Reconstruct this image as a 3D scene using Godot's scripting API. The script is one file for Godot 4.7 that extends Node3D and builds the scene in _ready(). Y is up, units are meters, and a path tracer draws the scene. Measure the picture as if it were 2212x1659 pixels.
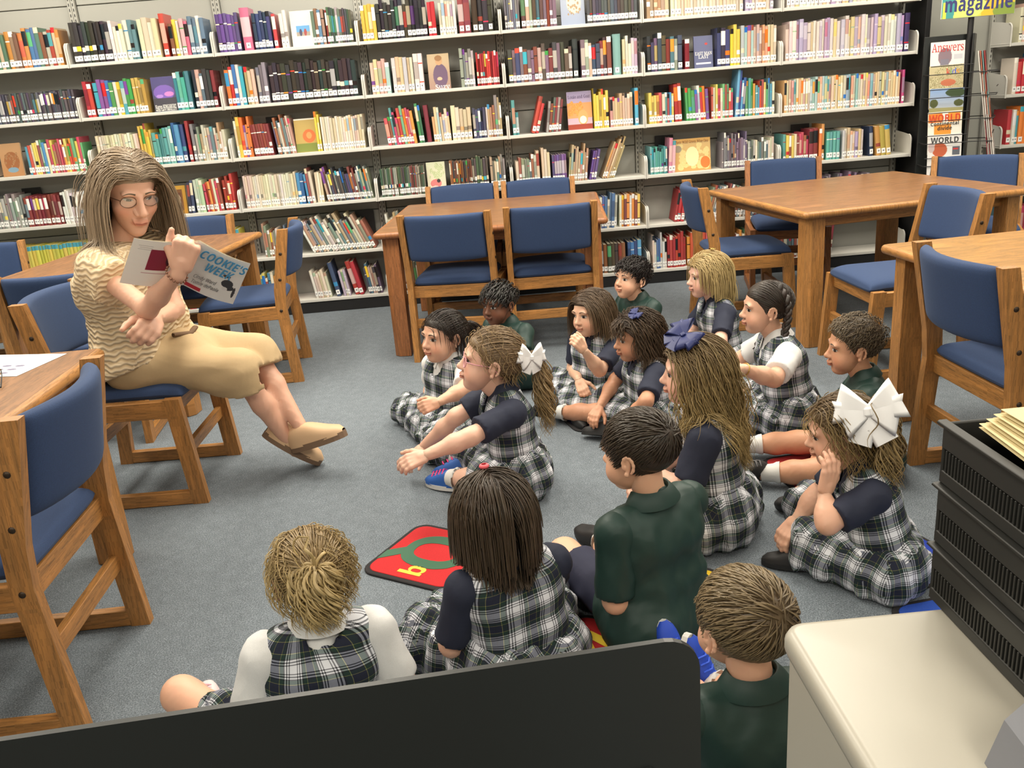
extends Node3D
# A library corner: a reader on a blue chair, children on the carpet, a wall of books.
var M := {}
var names := {}
var rng := RandomNumberGenerator.new()
const LIGHT := 4.1

func _ready():
	rng.seed = 7
	setup_camera_and_light()
	make_materials()
	build_room()
	build_shelving()
	build_books()
	build_magazines()
	build_furniture()
	build_mats()
	build_people()
	build_foreground()

# ---------------------------------------------------------------- camera, environment, lights
func setup_camera_and_light():
	var cam := Camera3D.new()
	cam.name = "camera"
	cam.fov = 47.6164
	cam.near = 0.03
	cam.transform = Transform3D(Basis(Vector3(0.995643, -0.076755, 0.05295), Vector3(0.089631, 0.944368, -0.316443), Vector3(-0.025716, 0.31981, 0.947133)), Vector3(-0.27442, 1.37339, 5.99974))
	add_child(cam)
	cam.current = true
	var we := WorldEnvironment.new()
	we.name = "environment"
	var e := Environment.new()
	e.background_mode = Environment.BG_COLOR
	e.background_color = Color(0.5, 0.5, 0.5)
	e.tonemap_mode = Environment.TONE_MAPPER_LINEAR
	e.tonemap_exposure = 1.0
	e.sdfgi_enabled = true
	e.ssao_enabled = true
	e.ssil_enabled = true
	we.environment = e
	add_child(we)

# ---------------------------------------------------------------- naming and nodes
func numbered(n: String) -> String:
	if not names.has(n):
		names[n] = 0
		return n
	names[n] += 1
	return "%s_%03d" % [n, names[n]]

func tag(o: Node, label: String, category: String, group := "") -> Node:
	o.set_meta("label", label)
	o.set_meta("category", category)
	if group:
		o.set_meta("group", group)
	return o

func thing(called: String, label: String, category: String, at := Vector3.ZERO, yaw := 0.0, group := "") -> Node3D:
	var o := Node3D.new()
	o.name = numbered(called)
	add_child(o)
	o.position = at
	o.rotation.y = yaw
	tag(o, label, category, group)
	return o

func part(called: String, mesh: Mesh, mat: Material, parent: Node = self, xf := Transform3D()) -> MeshInstance3D:
	var o := MeshInstance3D.new()
	o.name = called if parent != self else numbered(called)
	o.mesh = mesh
	if mat:
		o.material_override = mat
	o.transform = xf
	parent.add_child(o, true)
	return o

func structure(called: String, mesh: Mesh, mat: Material, xf := Transform3D()) -> MeshInstance3D:
	var o := part(called, mesh, mat, self, xf)
	o.set_meta("kind", "structure")
	return o

func yaw_of(f: Vector2) -> float:      # a node facing +z turned to face (x, z)
	return atan2(f.x, f.y)

func T(at: Vector3, b := Basis()) -> Transform3D:
	return Transform3D(b, at)

# ---------------------------------------------------------------- mesh builder
class MB:
	var v := PackedVector3Array()
	var n := PackedVector3Array()
	var t := PackedVector2Array()
	var c := PackedColorArray()
	var i := PackedInt32Array()

	func vert(p: Vector3, nn: Vector3, uv: Vector2, col: Color) -> int:
		v.append(p); n.append(nn); t.append(uv); c.append(col)
		return v.size() - 1

	func tri(a: int, b: int, d: int) -> void:
		i.append(a); i.append(b); i.append(d)

	func quad(p0: Vector3, p1: Vector3, p2: Vector3, p3: Vector3, col := Color.WHITE, uv := Rect2(0, 0, 1, 1)) -> void:
		var nn := (p2 - p0).cross(p1 - p0).normalized()
		var b := v.size()
		vert(p0, nn, uv.position + Vector2(0, uv.size.y), col)
		vert(p1, nn, uv.position + uv.size, col)
		vert(p2, nn, uv.position + Vector2(uv.size.x, 0), col)
		vert(p3, nn, uv.position, col)
		i.append_array([b, b + 1, b + 2, b, b + 2, b + 3])

	# chamfered box; uv in metres with v along the longest side
	func box(at: Vector3, size: Vector3, r := 0.003, basis := Basis(), col := Color.WHITE) -> void:
		var h := size * 0.5
		r = minf(r, minf(h.x, minf(h.y, h.z)) * 0.9)
		var long := 0
		if size.y >= size.x and size.y >= size.z: long = 1
		elif size.z >= size.x: long = 2
		var b0 := v.size()
		var off := Vector2(fposmod(at.x * 7.3 + at.z * 3.1, 1.0), fposmod(at.y * 5.7 + at.x * 2.3, 1.0))
		for s in 8:
			var sg := Vector3(1 if s & 1 else -1, 1 if s & 2 else -1, 1 if s & 4 else -1)
			for ax in 3:
				var p := sg * (h - Vector3(r, r, r))
				p[ax] = sg[ax] * h[ax]
				var nn := Vector3.ZERO
				nn[ax] = sg[ax]
				var other := 0
				for q in 3:
					if q != ax and q != long: other = q
				var along: float = p[long]
				if ax == long:
					along = p[(long + 1) % 3]
					other = (long + 2) % 3
				vert(at + basis * p, (basis * nn).normalized(), Vector2(p[other], along) + off, col)
		for ax in 3:
			var a1 := (ax + 1) % 3
			var a2 := (ax + 2) % 3
			for s in 2:
				var q := []
				for m in [[0, 0], [1, 0], [1, 1], [0, 1]]:
					q.append(b0 + ((s << ax) | (m[0] << a1) | (m[1] << a2)) * 3 + ax)
				if s == 1: q.reverse()
				i.append_array([q[0], q[1], q[2], q[0], q[2], q[3]])
		for ax in 3:               # edges along axis ax
			var a1 := (ax + 1) % 3
			var a2 := (ax + 2) % 3
			for m in [[0, 0], [1, 0], [1, 1], [0, 1]]:
				var c0: int = (m[0] << a1) | (m[1] << a2)
				var c1: int = c0 | (1 << ax)
				var q := [b0 + c0 * 3 + a1, b0 + c0 * 3 + a2, b0 + c1 * 3 + a2, b0 + c1 * 3 + a1]
				if (m[0] + m[1]) % 2 == 1: q.reverse()
				i.append_array([q[0], q[1], q[2], q[0], q[2], q[3]])
		for s in 8:
			i.append_array([b0 + s * 3, b0 + s * 3 + 1, b0 + s * 3 + 2])

	# bar of section w x d from a to b
	func bar(a: Vector3, b: Vector3, w: float, d: float, side := Vector3.RIGHT, r := 0.004, col := Color.WHITE) -> void:
		var y := (b - a).normalized()
		var z := side.cross(y).normalized()
		var x := y.cross(z).normalized()
		box((a + b) * 0.5, Vector3(w, a.distance_to(b), d), r, Basis(x, y, z), col)

	# swept tube through points, oval section: rw along side, rt across
	func tube(pts: PackedVector3Array, rw: PackedFloat32Array, rt: PackedFloat32Array, sides := 8, col := Color.WHITE, col2 := Color.WHITE, hint := Vector3.UP, square := false) -> void:
		var m := pts.size()
		var b0 := v.size()
		var side := Vector3.ZERO
		for k in m:
			var d := (pts[mini(k + 1, m - 1)] - pts[maxi(k - 1, 0)]).normalized()
			if k == 0:
				side = hint.cross(d)
				if side.length() < 0.05: side = Vector3(0.3, 0.2, 1).cross(d)
			side = (side - d * side.dot(d)).normalized()
			var up := d.cross(side)
			var cc := col.lerp(col2, float(k) / (m - 1))
			for s in sides:
				var a := TAU * (s + (0.5 if square else 0.0)) / sides
				var ca := cos(a)
				var sa := sin(a)
				var p := pts[k] + side * ca * rw[k] + up * sa * rt[k]
				var nn := (side * ca / maxf(rw[k], 1e-5) + up * sa / maxf(rt[k], 1e-5)).normalized()
				v.append(p); n.append(nn); t.append(Vector2(float(s) / sides, float(k) / (m - 1))); c.append(cc)
		for k in m - 1:
			for s in sides:
				var s2 := (s + 1) % sides
				var q0 := b0 + k * sides
				var q1 := q0 + sides
				i.append(q0 + s); i.append(q1 + s); i.append(q1 + s2)
				i.append(q0 + s); i.append(q1 + s2); i.append(q0 + s2)
		for e in [0, m - 1]:
			var base: int = b0 + e * sides
			for s in range(1, sides - 1):
				i.append(base); i.append(base + s); i.append(base + s + 1)

	func rod(a: Vector3, b: Vector3, r: float, sides := 8, col := Color.WHITE) -> void:
		tube([a, b], [r, r], [r, r], sides, col, col)

	# polygon in xy extruded along z by depth (centred), moved by xf
	func prism(poly: PackedVector2Array, depth: float, xf := Transform3D(), col := Color.WHITE, uvs := 1.0) -> void:
		var idx := Geometry2D.triangulate_polygon(poly)
		var m := poly.size()
		for s in [-1.0, 1.0]:
			var b0 := v.size()
			for p in poly:
				vert(xf * Vector3(p.x, p.y, s * depth * 0.5), xf.basis * Vector3(0, 0, s), Vector2(p.x, p.y) * uvs, col)
			for k in idx:
				i.append(b0 + k)
		var area := 0.0
		for k in m:
			area += poly[k].cross(poly[(k + 1) % m])
		var sg := 1.0 if area > 0 else -1.0
		for k in m:
			var p := poly[k]
			var q := poly[(k + 1) % m]
			var e := (q - p).normalized()
			var nn := xf.basis * Vector3(e.y * sg, -e.x * sg, 0)
			var b := v.size()
			for w in [[p, -1.0], [q, -1.0], [q, 1.0], [p, 1.0]]:
				vert(xf * Vector3(w[0].x, w[0].y, w[1] * depth * 0.5), nn, Vector2(w[0].x + w[1] * depth * 0.5, w[0].y) * uvs, col)
			i.append_array([b, b + 1, b + 2, b, b + 2, b + 3])

	func lathe(profile: PackedVector2Array, segs := 20, xf := Transform3D(), col := Color.WHITE) -> void:
		var m := profile.size()
		var b0 := v.size()
		for k in m:
			var d := (profile[mini(k + 1, m - 1)] - profile[maxi(k - 1, 0)]).normalized()
			for s in segs + 1:
				var a := TAU * s / segs
				var o := Vector3(cos(a), 0, sin(a))
				vert(xf * (o * profile[k].x + Vector3(0, profile[k].y, 0)), (xf.basis * (o * d.y - Vector3(0, d.x, 0))).normalized(), Vector2(float(s) / segs, float(k) / (m - 1)), col)
		for k in m - 1:
			for s in segs:
				var q := b0 + k * (segs + 1) + s
				i.append_array([q, q + segs + 1, q + segs + 2, q, q + segs + 2, q + 1])

	# grid surface f(u, w) -> Vector3 given as an array of rows
	func grid(rows: Array, col := Color.WHITE, uvs := Vector2.ONE, flip := false) -> void:
		var b0 := v.size()
		var nr := rows.size()
		var nc: int = rows[0].size()
		for a in nr:
			for b in nc:
				var p: Vector3 = rows[a][b]
				var dx: Vector3 = rows[a][mini(b + 1, nc - 1)] - rows[a][maxi(b - 1, 0)]
				var dy: Vector3 = rows[mini(a + 1, nr - 1)][b] - rows[maxi(a - 1, 0)][b]
				var nn := dx.cross(dy).normalized()
				if flip: nn = -nn
				vert(p, nn, Vector2(float(b) / (nc - 1), float(a) / (nr - 1)) * uvs, col)
		for a in nr - 1:
			for b in nc - 1:
				var q := b0 + a * nc + b
				i.append_array([q, q + 1, q + nc + 1, q, q + nc + 1, q + nc])

	func add(o: MB, xf := Transform3D(), mirror := false) -> void:
		var b0 := v.size()
		var nb := xf.basis.orthonormalized() if xf.basis.determinant() > 0 else xf.basis
		for k in o.v.size():
			var p := o.v[k]
			var q := o.n[k]
			if mirror:
				p.x = -p.x
				q.x = -q.x
			v.append(xf * p)
			n.append((nb * q).normalized())
		t.append_array(o.t)
		c.append_array(o.c)
		for k in o.i:
			i.append(b0 + k)

	func fix_winding() -> void:
		for k in range(0, i.size(), 3):
			var a := i[k]
			var b := i[k + 1]
			var d := i[k + 2]
			if (v[d] - v[a]).cross(v[b] - v[a]).dot(n[a] + n[b] + n[d]) < 0.0:
				i[k + 1] = d
				i[k + 2] = b

	func mesh(fix := true) -> ArrayMesh:
		if fix: fix_winding()
		var a := []
		a.resize(Mesh.ARRAY_MAX)
		a[Mesh.ARRAY_VERTEX] = v
		a[Mesh.ARRAY_NORMAL] = n
		a[Mesh.ARRAY_TEX_UV] = t
		a[Mesh.ARRAY_COLOR] = c
		a[Mesh.ARRAY_INDEX] = i
		var m := ArrayMesh.new()
		m.add_surface_from_arrays(Mesh.PRIMITIVE_TRIANGLES, a)
		return m

# ---------------------------------------------------------------- materials
func mat(col: Color, rough := 0.7, tex: Texture2D = null, o := {}) -> StandardMaterial3D:
	var m := StandardMaterial3D.new()
	m.albedo_color = col
	m.roughness = rough
	if tex:
		m.albedo_texture = tex
	for k in o:
		m.set(k, o[k])
	return m

func s8(r: int, g: int, b: int) -> Color:
	return Color8(r, g, b)

func lin(r: int, g: int, b: int) -> Color:      # vertex colours are linear
	return Color8(r, g, b).srgb_to_linear()

func noise_img(w: int, h: int, freq: float, seed_: int, octaves := 3) -> Image:
	var f := FastNoiseLite.new()
	f.seed = seed_
	f.frequency = freq
	f.fractal_octaves = octaves
	return f.get_seamless_image(w, h)

# tone(x, y) in 0..1 mixed between two colours
func tex_mix(w: int, h: int, a: Color, b: Color, fn: Callable) -> ImageTexture:
	var im := Image.create(w, h, false, Image.FORMAT_RGB8)
	for y in h:
		for x in w:
			im.set_pixel(x, y, a.lerp(b, fn.call(x, y)))
	im.generate_mipmaps()
	return ImageTexture.create_from_image(im)

func wood_tex() -> ImageTexture:
	var w := 256
	var h := 512
	var n1 := noise_img(w, 64, 0.05, 3, 4)
	var n2 := noise_img(w, 64, 0.012, 5, 2)
	var n3 := noise_img(256, 32, 0.25, 9, 2)
	var im := Image.create(w, h, false, Image.FORMAT_RGB8)
	for y in h:
		for x in w:
			var wob := n2.get_pixel(x, int(y / 8.0)).r
			var xx := fposmod(x + wob * 22.0, 256.0)
			var ring := 0.5 + 0.5 * sin((x / 256.0 * 9.0 + wob * 2.5) * TAU)
			var st := n1.get_pixel(int(xx), int(y / 8.0)).r
			var pore := n3.get_pixel(int(xx), int(y / 16.0)).r
			var k := 0.80 + 0.14 * st + 0.09 * ring - (0.13 if pore < 0.36 else 0.0)
			im.set_pixel(x, y, Color(k, k * (0.985 - 0.02 * ring), k * (0.95 - 0.05 * ring)))
	im.generate_mipmaps()
	return ImageTexture.create_from_image(im)

func plaid_at(u: float) -> int:      # 0 black, 1 navy, 2 white, 3 green, 4 yellow
	var seq := [[0.12, 1], [0.012, 4], [0.10, 3], [0.03, 0], [0.04, 2], [0.03, 0], [0.04, 2], [0.025, 0], [0.20, 2], [0.025, 0], [0.04, 2], [0.03, 0], [0.04, 2], [0.03, 0], [0.10, 3], [0.012, 4], [0.12, 1]]
	var s := 0.0
	for q in seq:
		s += q[0]
		if u < s:
			return q[1]
	return 0

func plaid_tex() -> ImageTexture:
	var N := 256
	var cols := [Color8(16, 18, 26), Color8(20, 26, 48), Color8(226, 228, 236), Color8(20, 46, 40), Color8(186, 178, 96)]
	var line := []
	for x in N:
		line.append(plaid_at((x + 0.5) / N))
	var im := Image.create(N, N, false, Image.FORMAT_RGB8)
	for y in N:
		for x in N:
			var a: Color = cols[line[x]]
			var b: Color = cols[line[y]]
			var k := 0.62 if ((x + y) / 2) % 2 == 0 else 0.38
			im.set_pixel(x, y, a.lerp(b, k))
	im.generate_mipmaps()
	return ImageTexture.create_from_image(im)

func make_materials():
	var wt := wood_tex()
	var uvw := Vector3(5.0, 1.6, 1)
	M.wood = mat(s8(188, 136, 80), 0.42, wt, {"uv1_scale": uvw})
	M.wood_red = mat(s8(176, 118, 76), 0.42, wt, {"uv1_scale": uvw})
	M.top = mat(s8(160, 118, 84), 0.33, wt, {"uv1_scale": Vector3(2.2, 0.9, 1)})
	M.top_yellow = mat(s8(184, 140, 84), 0.33, wt, {"uv1_scale": Vector3(2.2, 0.9, 1)})
	# blue weave
	var r1 := RandomNumberGenerator.new()
	r1.seed = 11
	var weave := func(x, y): return clampf(0.5 + 0.28 * sin(x * TAU / 8.0) * sin(y * TAU / 8.0) + r1.randf_range(-0.28, 0.28), 0, 1)
	var wv := tex_mix(256, 256, Color(0.42, 0.42, 0.45), Color(1, 1, 1), weave)
	M.blue = mat(s8(62, 90, 138), 0.85, wv, {"uv1_triplanar": true, "uv1_scale": Vector3(9, 9, 9), "rim_enabled": true, "rim": 0.25})
	# carpet
	var cn := noise_img(512, 512, 0.22, 21, 2)
	var cb := noise_img(512, 512, 0.02, 22, 3)
	var speck := func(x, y): return clampf(0.12 + 0.75 * cn.get_pixel(x, y).r * (0.72 + 0.3 * cb.get_pixel(x, y).r) + r1.randf_range(-0.22, 0.22), 0, 1)
	var ct := tex_mix(512, 512, s8(72, 78, 84), s8(186, 194, 200), speck)
	var nb := noise_img(512, 512, 0.3, 25, 2)
	nb.bump_map_to_normal_map(2.5)
	M.carpet = mat(s8(224, 228, 232), 0.96, ct, {"uv1_triplanar": true, "uv1_world_triplanar": true, "uv1_scale": Vector3(1.7, 1.7, 1.7), "normal_enabled": true, "normal_texture": ImageTexture.create_from_image(nb), "normal_scale": 0.25})
	M.shelf = mat(s8(206, 204, 197), 0.45)
	M.panel = mat(s8(164, 164, 158), 0.55)
	M.upright = mat(s8(168, 167, 160), 0.5)
	M.dark = mat(s8(26, 26, 28), 0.5)
	M.kick = mat(s8(20, 20, 22), 0.7)
	M.wall = mat(s8(166, 166, 158), 0.85)
	M.ceil = mat(s8(226, 226, 222), 0.9)
	M.black = mat(s8(34, 37, 37), 0.38)
	M.bolt = mat(s8(64, 52, 42), 0.4, null, {"metallic": 0.6})
	M.vc = mat(Color.WHITE, 0.55, null, {"vertex_color_use_as_albedo": true})
	M.vc_gloss = mat(Color.WHITE, 0.2, null, {"vertex_color_use_as_albedo": true})
	M.pages = mat(s8(226, 216, 192), 0.9)
	M.label = mat(s8(240, 240, 238), 0.5)
	M.plaid = mat(Color.WHITE, 0.85, plaid_tex(), {"vertex_color_use_as_albedo": true})
	M.steel = mat(s8(190, 190, 192), 0.3, null, {"metallic": 0.8})
	M.white = mat(s8(238, 238, 240), 0.7)
	M.cream = mat(s8(206, 186, 150), 0.9)
	M.lamp = mat(Color.WHITE, 0.5, null, {"emission_enabled": true, "emission": Color(1.0, 0.96, 0.9), "emission_energy_multiplier": 2.0})
	M.gold = mat(s8(206, 164, 90), 0.3, null, {"metallic": 0.9})
	M.fuzz = tex_mix(128, 128, Color(0.78, 0.78, 0.78), Color(1, 1, 1), func(_x, _y): return r1.randf())
	M.laminate = mat(s8(180, 175, 162), 0.35)
	M.tray = mat(s8(40, 40, 38), 0.5)
	M.manila = mat(s8(232, 216, 168), 0.8)

# ---------------------------------------------------------------- room
const BAY := 0.914
const ROWS := [1.7136, 1.3879, 1.0603, 0.7282, 0.3917, 0.0758]

func build_room():
	var m := MB.new()
	m.box(Vector3(0.2, -0.05, 4.0), Vector3(9.4, 0.1, 9.2), 0.001)
	structure("floor", m.mesh(), M.carpet)
	m = MB.new()
	m.box(Vector3(0.2, 2.9, 4.0), Vector3(9.4, 0.1, 9.2), 0.001)
	structure("ceiling", m.mesh(), M.ceil)
	for w in [["wall_back", Vector3(0.2, 1.42, -0.35), Vector3(9.4, 2.86, 0.1)], ["wall_front", Vector3(0.2, 1.42, 8.55), Vector3(9.4, 2.86, 0.1)], ["wall_left", Vector3(-4.45, 1.42, 4.1), Vector3(0.1, 2.86, 8.8)], ["wall_right", Vector3(4.85, 1.42, 4.1), Vector3(0.1, 2.86, 8.8)]]:
		m = MB.new()
		m.box(w[1], w[2], 0.001)
		structure(w[0], m.mesh(), M.wall)
	# fluorescent ceiling fittings
	var k := 0
	var rows := ["above the front of the bookcases", "above the middle tables", "above the children", "behind the camera"]
	for z in [0.95, 2.55, 4.25, 6.9]:
		for x in [-3.0, -1.1, 0.8, 2.7]:
			var t := thing("ceiling_light", "recessed white fluorescent ceiling panel %s, %s from the left" % [rows[k / 4], ["first", "second", "third", "fourth"][k % 4]], "ceiling light", Vector3(x, 2.85, z), 0.0, "fluorescent ceiling panels")
			k += 1
			m = MB.new()
			for s in [-1, 1]:
				m.box(Vector3(s * 0.315, -0.012, 0), Vector3(0.03, 0.024, 1.25), 0.004)
				m.box(Vector3(0, -0.012, s * 0.61), Vector3(0.6, 0.024, 0.03), 0.004)
			part("frame", m.mesh(), M.shelf, t)
			m = MB.new()
			m.box(Vector3(0, -0.008, 0), Vector3(0.6, 0.012, 1.19), 0.002)
			part("diffuser", m.mesh(), M.lamp, t)
			var l := AreaLight3D.new()
			l.name = "area_light"
			l.area_size = Vector2(0.6, 1.2)
			l.light_color = Color(1.0, 0.968, 0.90)
			l.light_energy = LIGHT * [0.85, 1.2, 0.22, 0.8][(k - 1) / 4]
			l.shadow_enabled = true
			l.area_range = 14.0
			l.rotation.x = -PI / 2
			l.position = Vector3(0, -0.03, 0)
			t.add_child(l)

# ---------------------------------------------------------------- steel shelving
func bracket_poly() -> PackedVector2Array:      # side plate seen from the side: x = depth forward, y up
	var p := PackedVector2Array([Vector2(-0.23, -0.004), Vector2(-0.002, -0.004)])
	for a in 7:
		var q := PI * 0.5 * a / 6.0
		p.append(Vector2(-0.034 + 0.032 * cos(q), 0.105 + 0.035 * sin(q)))
	p.append(Vector2(-0.12, 0.15))
	p.append(Vector2(-0.23, 0.16))
	return p

func shelf_bay(called_label: String, x0: float, rows: int):
	var t := thing("steel_bookcase", called_label, "bookcase", Vector3(x0, 0, 0), 0.0, "steel wall bookcases")
	var m := MB.new()
	m.box(Vector3(BAY * 0.5, 0.036, -0.125), Vector3(BAY, 0.07, 0.24), 0.002)
	part("kick_base", m.mesh(), M.kick, t)
	# uprights with slots
	for e in [0.0125, BAY - 0.0125]:
		m = MB.new()
		m.box(Vector3(e, 1.16, -0.245), Vector3(0.0245, 2.3, 0.03), 0.003)
		var up := part("upright", m.mesh(), M.upright, t)
		m = MB.new()
		for s in 68:
			m.box(Vector3(e, 0.12 + s * 0.032, -0.2292), Vector3(0.005, 0.017, 0.002), 0.0005)
		part("slots", m.mesh(), M.dark, up).set_meta("kind", "stuff")
	# back panels, one to each tier
	for r in 8:
		var y0: float = 0.07 + r * 0.29
		m = MB.new()
		m.box(Vector3(BAY * 0.5, y0 + 0.1445, -0.262), Vector3(BAY - 0.052, 0.286, 0.014), 0.004)
		part("back_panel", m.mesh(), M.panel, t)
	for r in ROWS.size():
		m = MB.new()
		m.box(Vector3(BAY * 0.5, ROWS[r] + 0.018, -0.118), Vector3(BAY - 0.006, 0.008, 0.235), 0.002)
		m.box(Vector3(BAY * 0.5, ROWS[r] + 0.011, -0.004), Vector3(BAY - 0.006, 0.022, 0.010), 0.004)
		part("shelf", m.mesh(), M.shelf, t)
		for e in [0.0, 1.0]:
			m = MB.new()
			var x: float = (0.006 if e == 0.0 else BAY - 0.006)
			var xf := Transform3D(Basis(Vector3(0, 0, 1), Vector3(0, 1, 0), Vector3(-1, 0, 0)), Vector3(x, ROWS[r] + 0.006, 0))
			m.prism(bracket_poly(), 0.003, xf)
			# rolled front edge
			var pts := PackedVector3Array()
			for a in 8:
				var q := PI * 0.5 * a / 7.0
				pts.append(Vector3(x, ROWS[r] + 0.11 + 0.035 * sin(q), -0.034 + 0.032 * cos(q)))
			pts.insert(0, Vector3(x, ROWS[r], -0.002))
			var ra := PackedFloat32Array(); ra.resize(pts.size()); ra.fill(0.0055)
			m.tube(pts, ra, ra, 8)
			part("end_bracket", m.mesh(), M.shelf, t)

func build_shelving():
	var lab := ["steel bookcase bay at far left, thin dark comics on its second shelf", "steel bookcase bay behind the reading woman's head", "steel bookcase bay with black spined books right of the reading woman", "steel bookcase bay left of centre with a gold cover facing out", "steel bookcase bay above the right half of the middle table", "steel bookcase bay with a slate blue cover facing out", "steel bookcase bay beside the magazine rack, ending the long wall"]
	for b in 7:
		shelf_bay(lab[b], (b - 4) * BAY, 6)
	shelf_bay("steel bookcase bay at the right edge beyond the magazine rack", 3.36, 6)
	var m := MB.new()
	m.box(Vector3(2.80, 1.16, -0.14), Vector3(0.035, 2.32, 0.27), 0.003)
	m.box(Vector3(2.86, 1.3, -0.285), Vector3(0.16, 2.6, 0.02), 0.003)
	var o := part("shelf_end_panel", m.mesh(), M.dark)
	tag(o, "tall black end panel closing the bookcase wall beside magazine rack", "panel")

# ---------------------------------------------------------------- books
var PAL := {
	"mix": [[150, 120, 90], [60, 70, 110], [170, 50, 45], [70, 110, 90], [210, 190, 150], [110, 70, 50], [200, 120, 60], [60, 110, 160], [190, 185, 175]],
	"bright": [[40, 110, 190], [200, 45, 50], [60, 150, 70], [240, 200, 60], [240, 120, 40], [120, 70, 150], [60, 170, 190], [235, 230, 220]],
	"dark": [[26, 26, 30], [32, 30, 38], [20, 22, 30], [40, 32, 32], [28, 34, 44]],
	"cream": [[226, 214, 190], [232, 224, 206], [214, 198, 168], [236, 230, 218], [220, 206, 180]],
	"tan": [[196, 168, 128], [206, 186, 150], [176, 146, 108], [214, 190, 160], [190, 150, 130]],
	"pastel": [[232, 170, 130], [220, 196, 160], [170, 200, 200], [226, 200, 150], [214, 170, 160], [190, 190, 180], [226, 214, 190], [140, 180, 190]],
	"lav": [[226, 218, 206], [176, 160, 196], [214, 204, 196], [230, 224, 214], [196, 186, 206], [218, 190, 150]],
	"red": [[180, 36, 40], [200, 50, 50], [160, 30, 36]],
	"maroon": [[120, 34, 36], [132, 40, 38], [112, 30, 34]],
	"blue": [[40, 80, 160], [60, 130, 200], [36, 60, 120], [80, 170, 210]],
	"teal": [[70, 160, 160], [50, 130, 140], [110, 180, 176]],
	"tealset": [[86, 170, 164], [86, 170, 164]],
	"yellow": [[230, 200, 60], [236, 210, 80], [220, 190, 70]],
	"yset": [[206, 196, 70], [214, 204, 80], [196, 190, 66]],
	"gold": [[190, 150, 60], [176, 140, 56], [206, 170, 80]],
	"green": [[60, 130, 80], [90, 160, 90], [40, 90, 60]],
	"mint": [[170, 206, 170], [186, 214, 180]],
	"purple": [[90, 60, 140], [110, 70, 150], [76, 56, 120]],
	"white": [[236, 234, 230], [226, 226, 226], [240, 238, 234]],
	"grey": [[150, 150, 150], [176, 176, 174], [120, 124, 128]],
	"greylilac": [[120, 108, 130], [140, 128, 140], [104, 96, 116]],
	"kids": [[210, 70, 50], [230, 150, 60], [60, 140, 190], [90, 170, 120], [226, 206, 90], [224, 214, 196], [150, 70, 60], [80, 150, 160], [196, 60, 90]],
	"thin": [[214, 200, 176], [180, 150, 120], [120, 130, 120], [200, 190, 180], [150, 80, 60], [90, 120, 130], [226, 220, 206]],
	"forest": [[44, 76, 56], [120, 46, 44], [60, 60, 62], [150, 150, 144], [84, 100, 80]],
	"hard": [[50, 60, 90], [120, 40, 40], [40, 40, 44], [150, 160, 140], [80, 60, 50], [200, 170, 150], [70, 110, 120], [110, 90, 110]],
	"manga": [[60, 62, 74], [80, 70, 76], [70, 80, 90], [56, 58, 64]],
	"pink": [[226, 130, 160], [214, 90, 130], [236, 180, 190]],
	"magenta": [[196, 60, 130], [184, 50, 120]],
	"orange": [[232, 120, 50], [224, 140, 70], [236, 160, 100]],
	"nat": [[210, 170, 60], [220, 180, 70]],
	"ency": [[96, 58, 40], [44, 44, 46], [60, 54, 50], [150, 84, 50], [110, 66, 46]],
	"navy": [[36, 44, 90], [44, 56, 110], [30, 36, 70]],
	"white_blue": [[226, 230, 232], [60, 100, 160], [230, 226, 214], [80, 120, 150]],
	"yellow_white": [[236, 206, 80], [232, 228, 216], [230, 150, 60], [120, 60, 50]],
}
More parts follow.
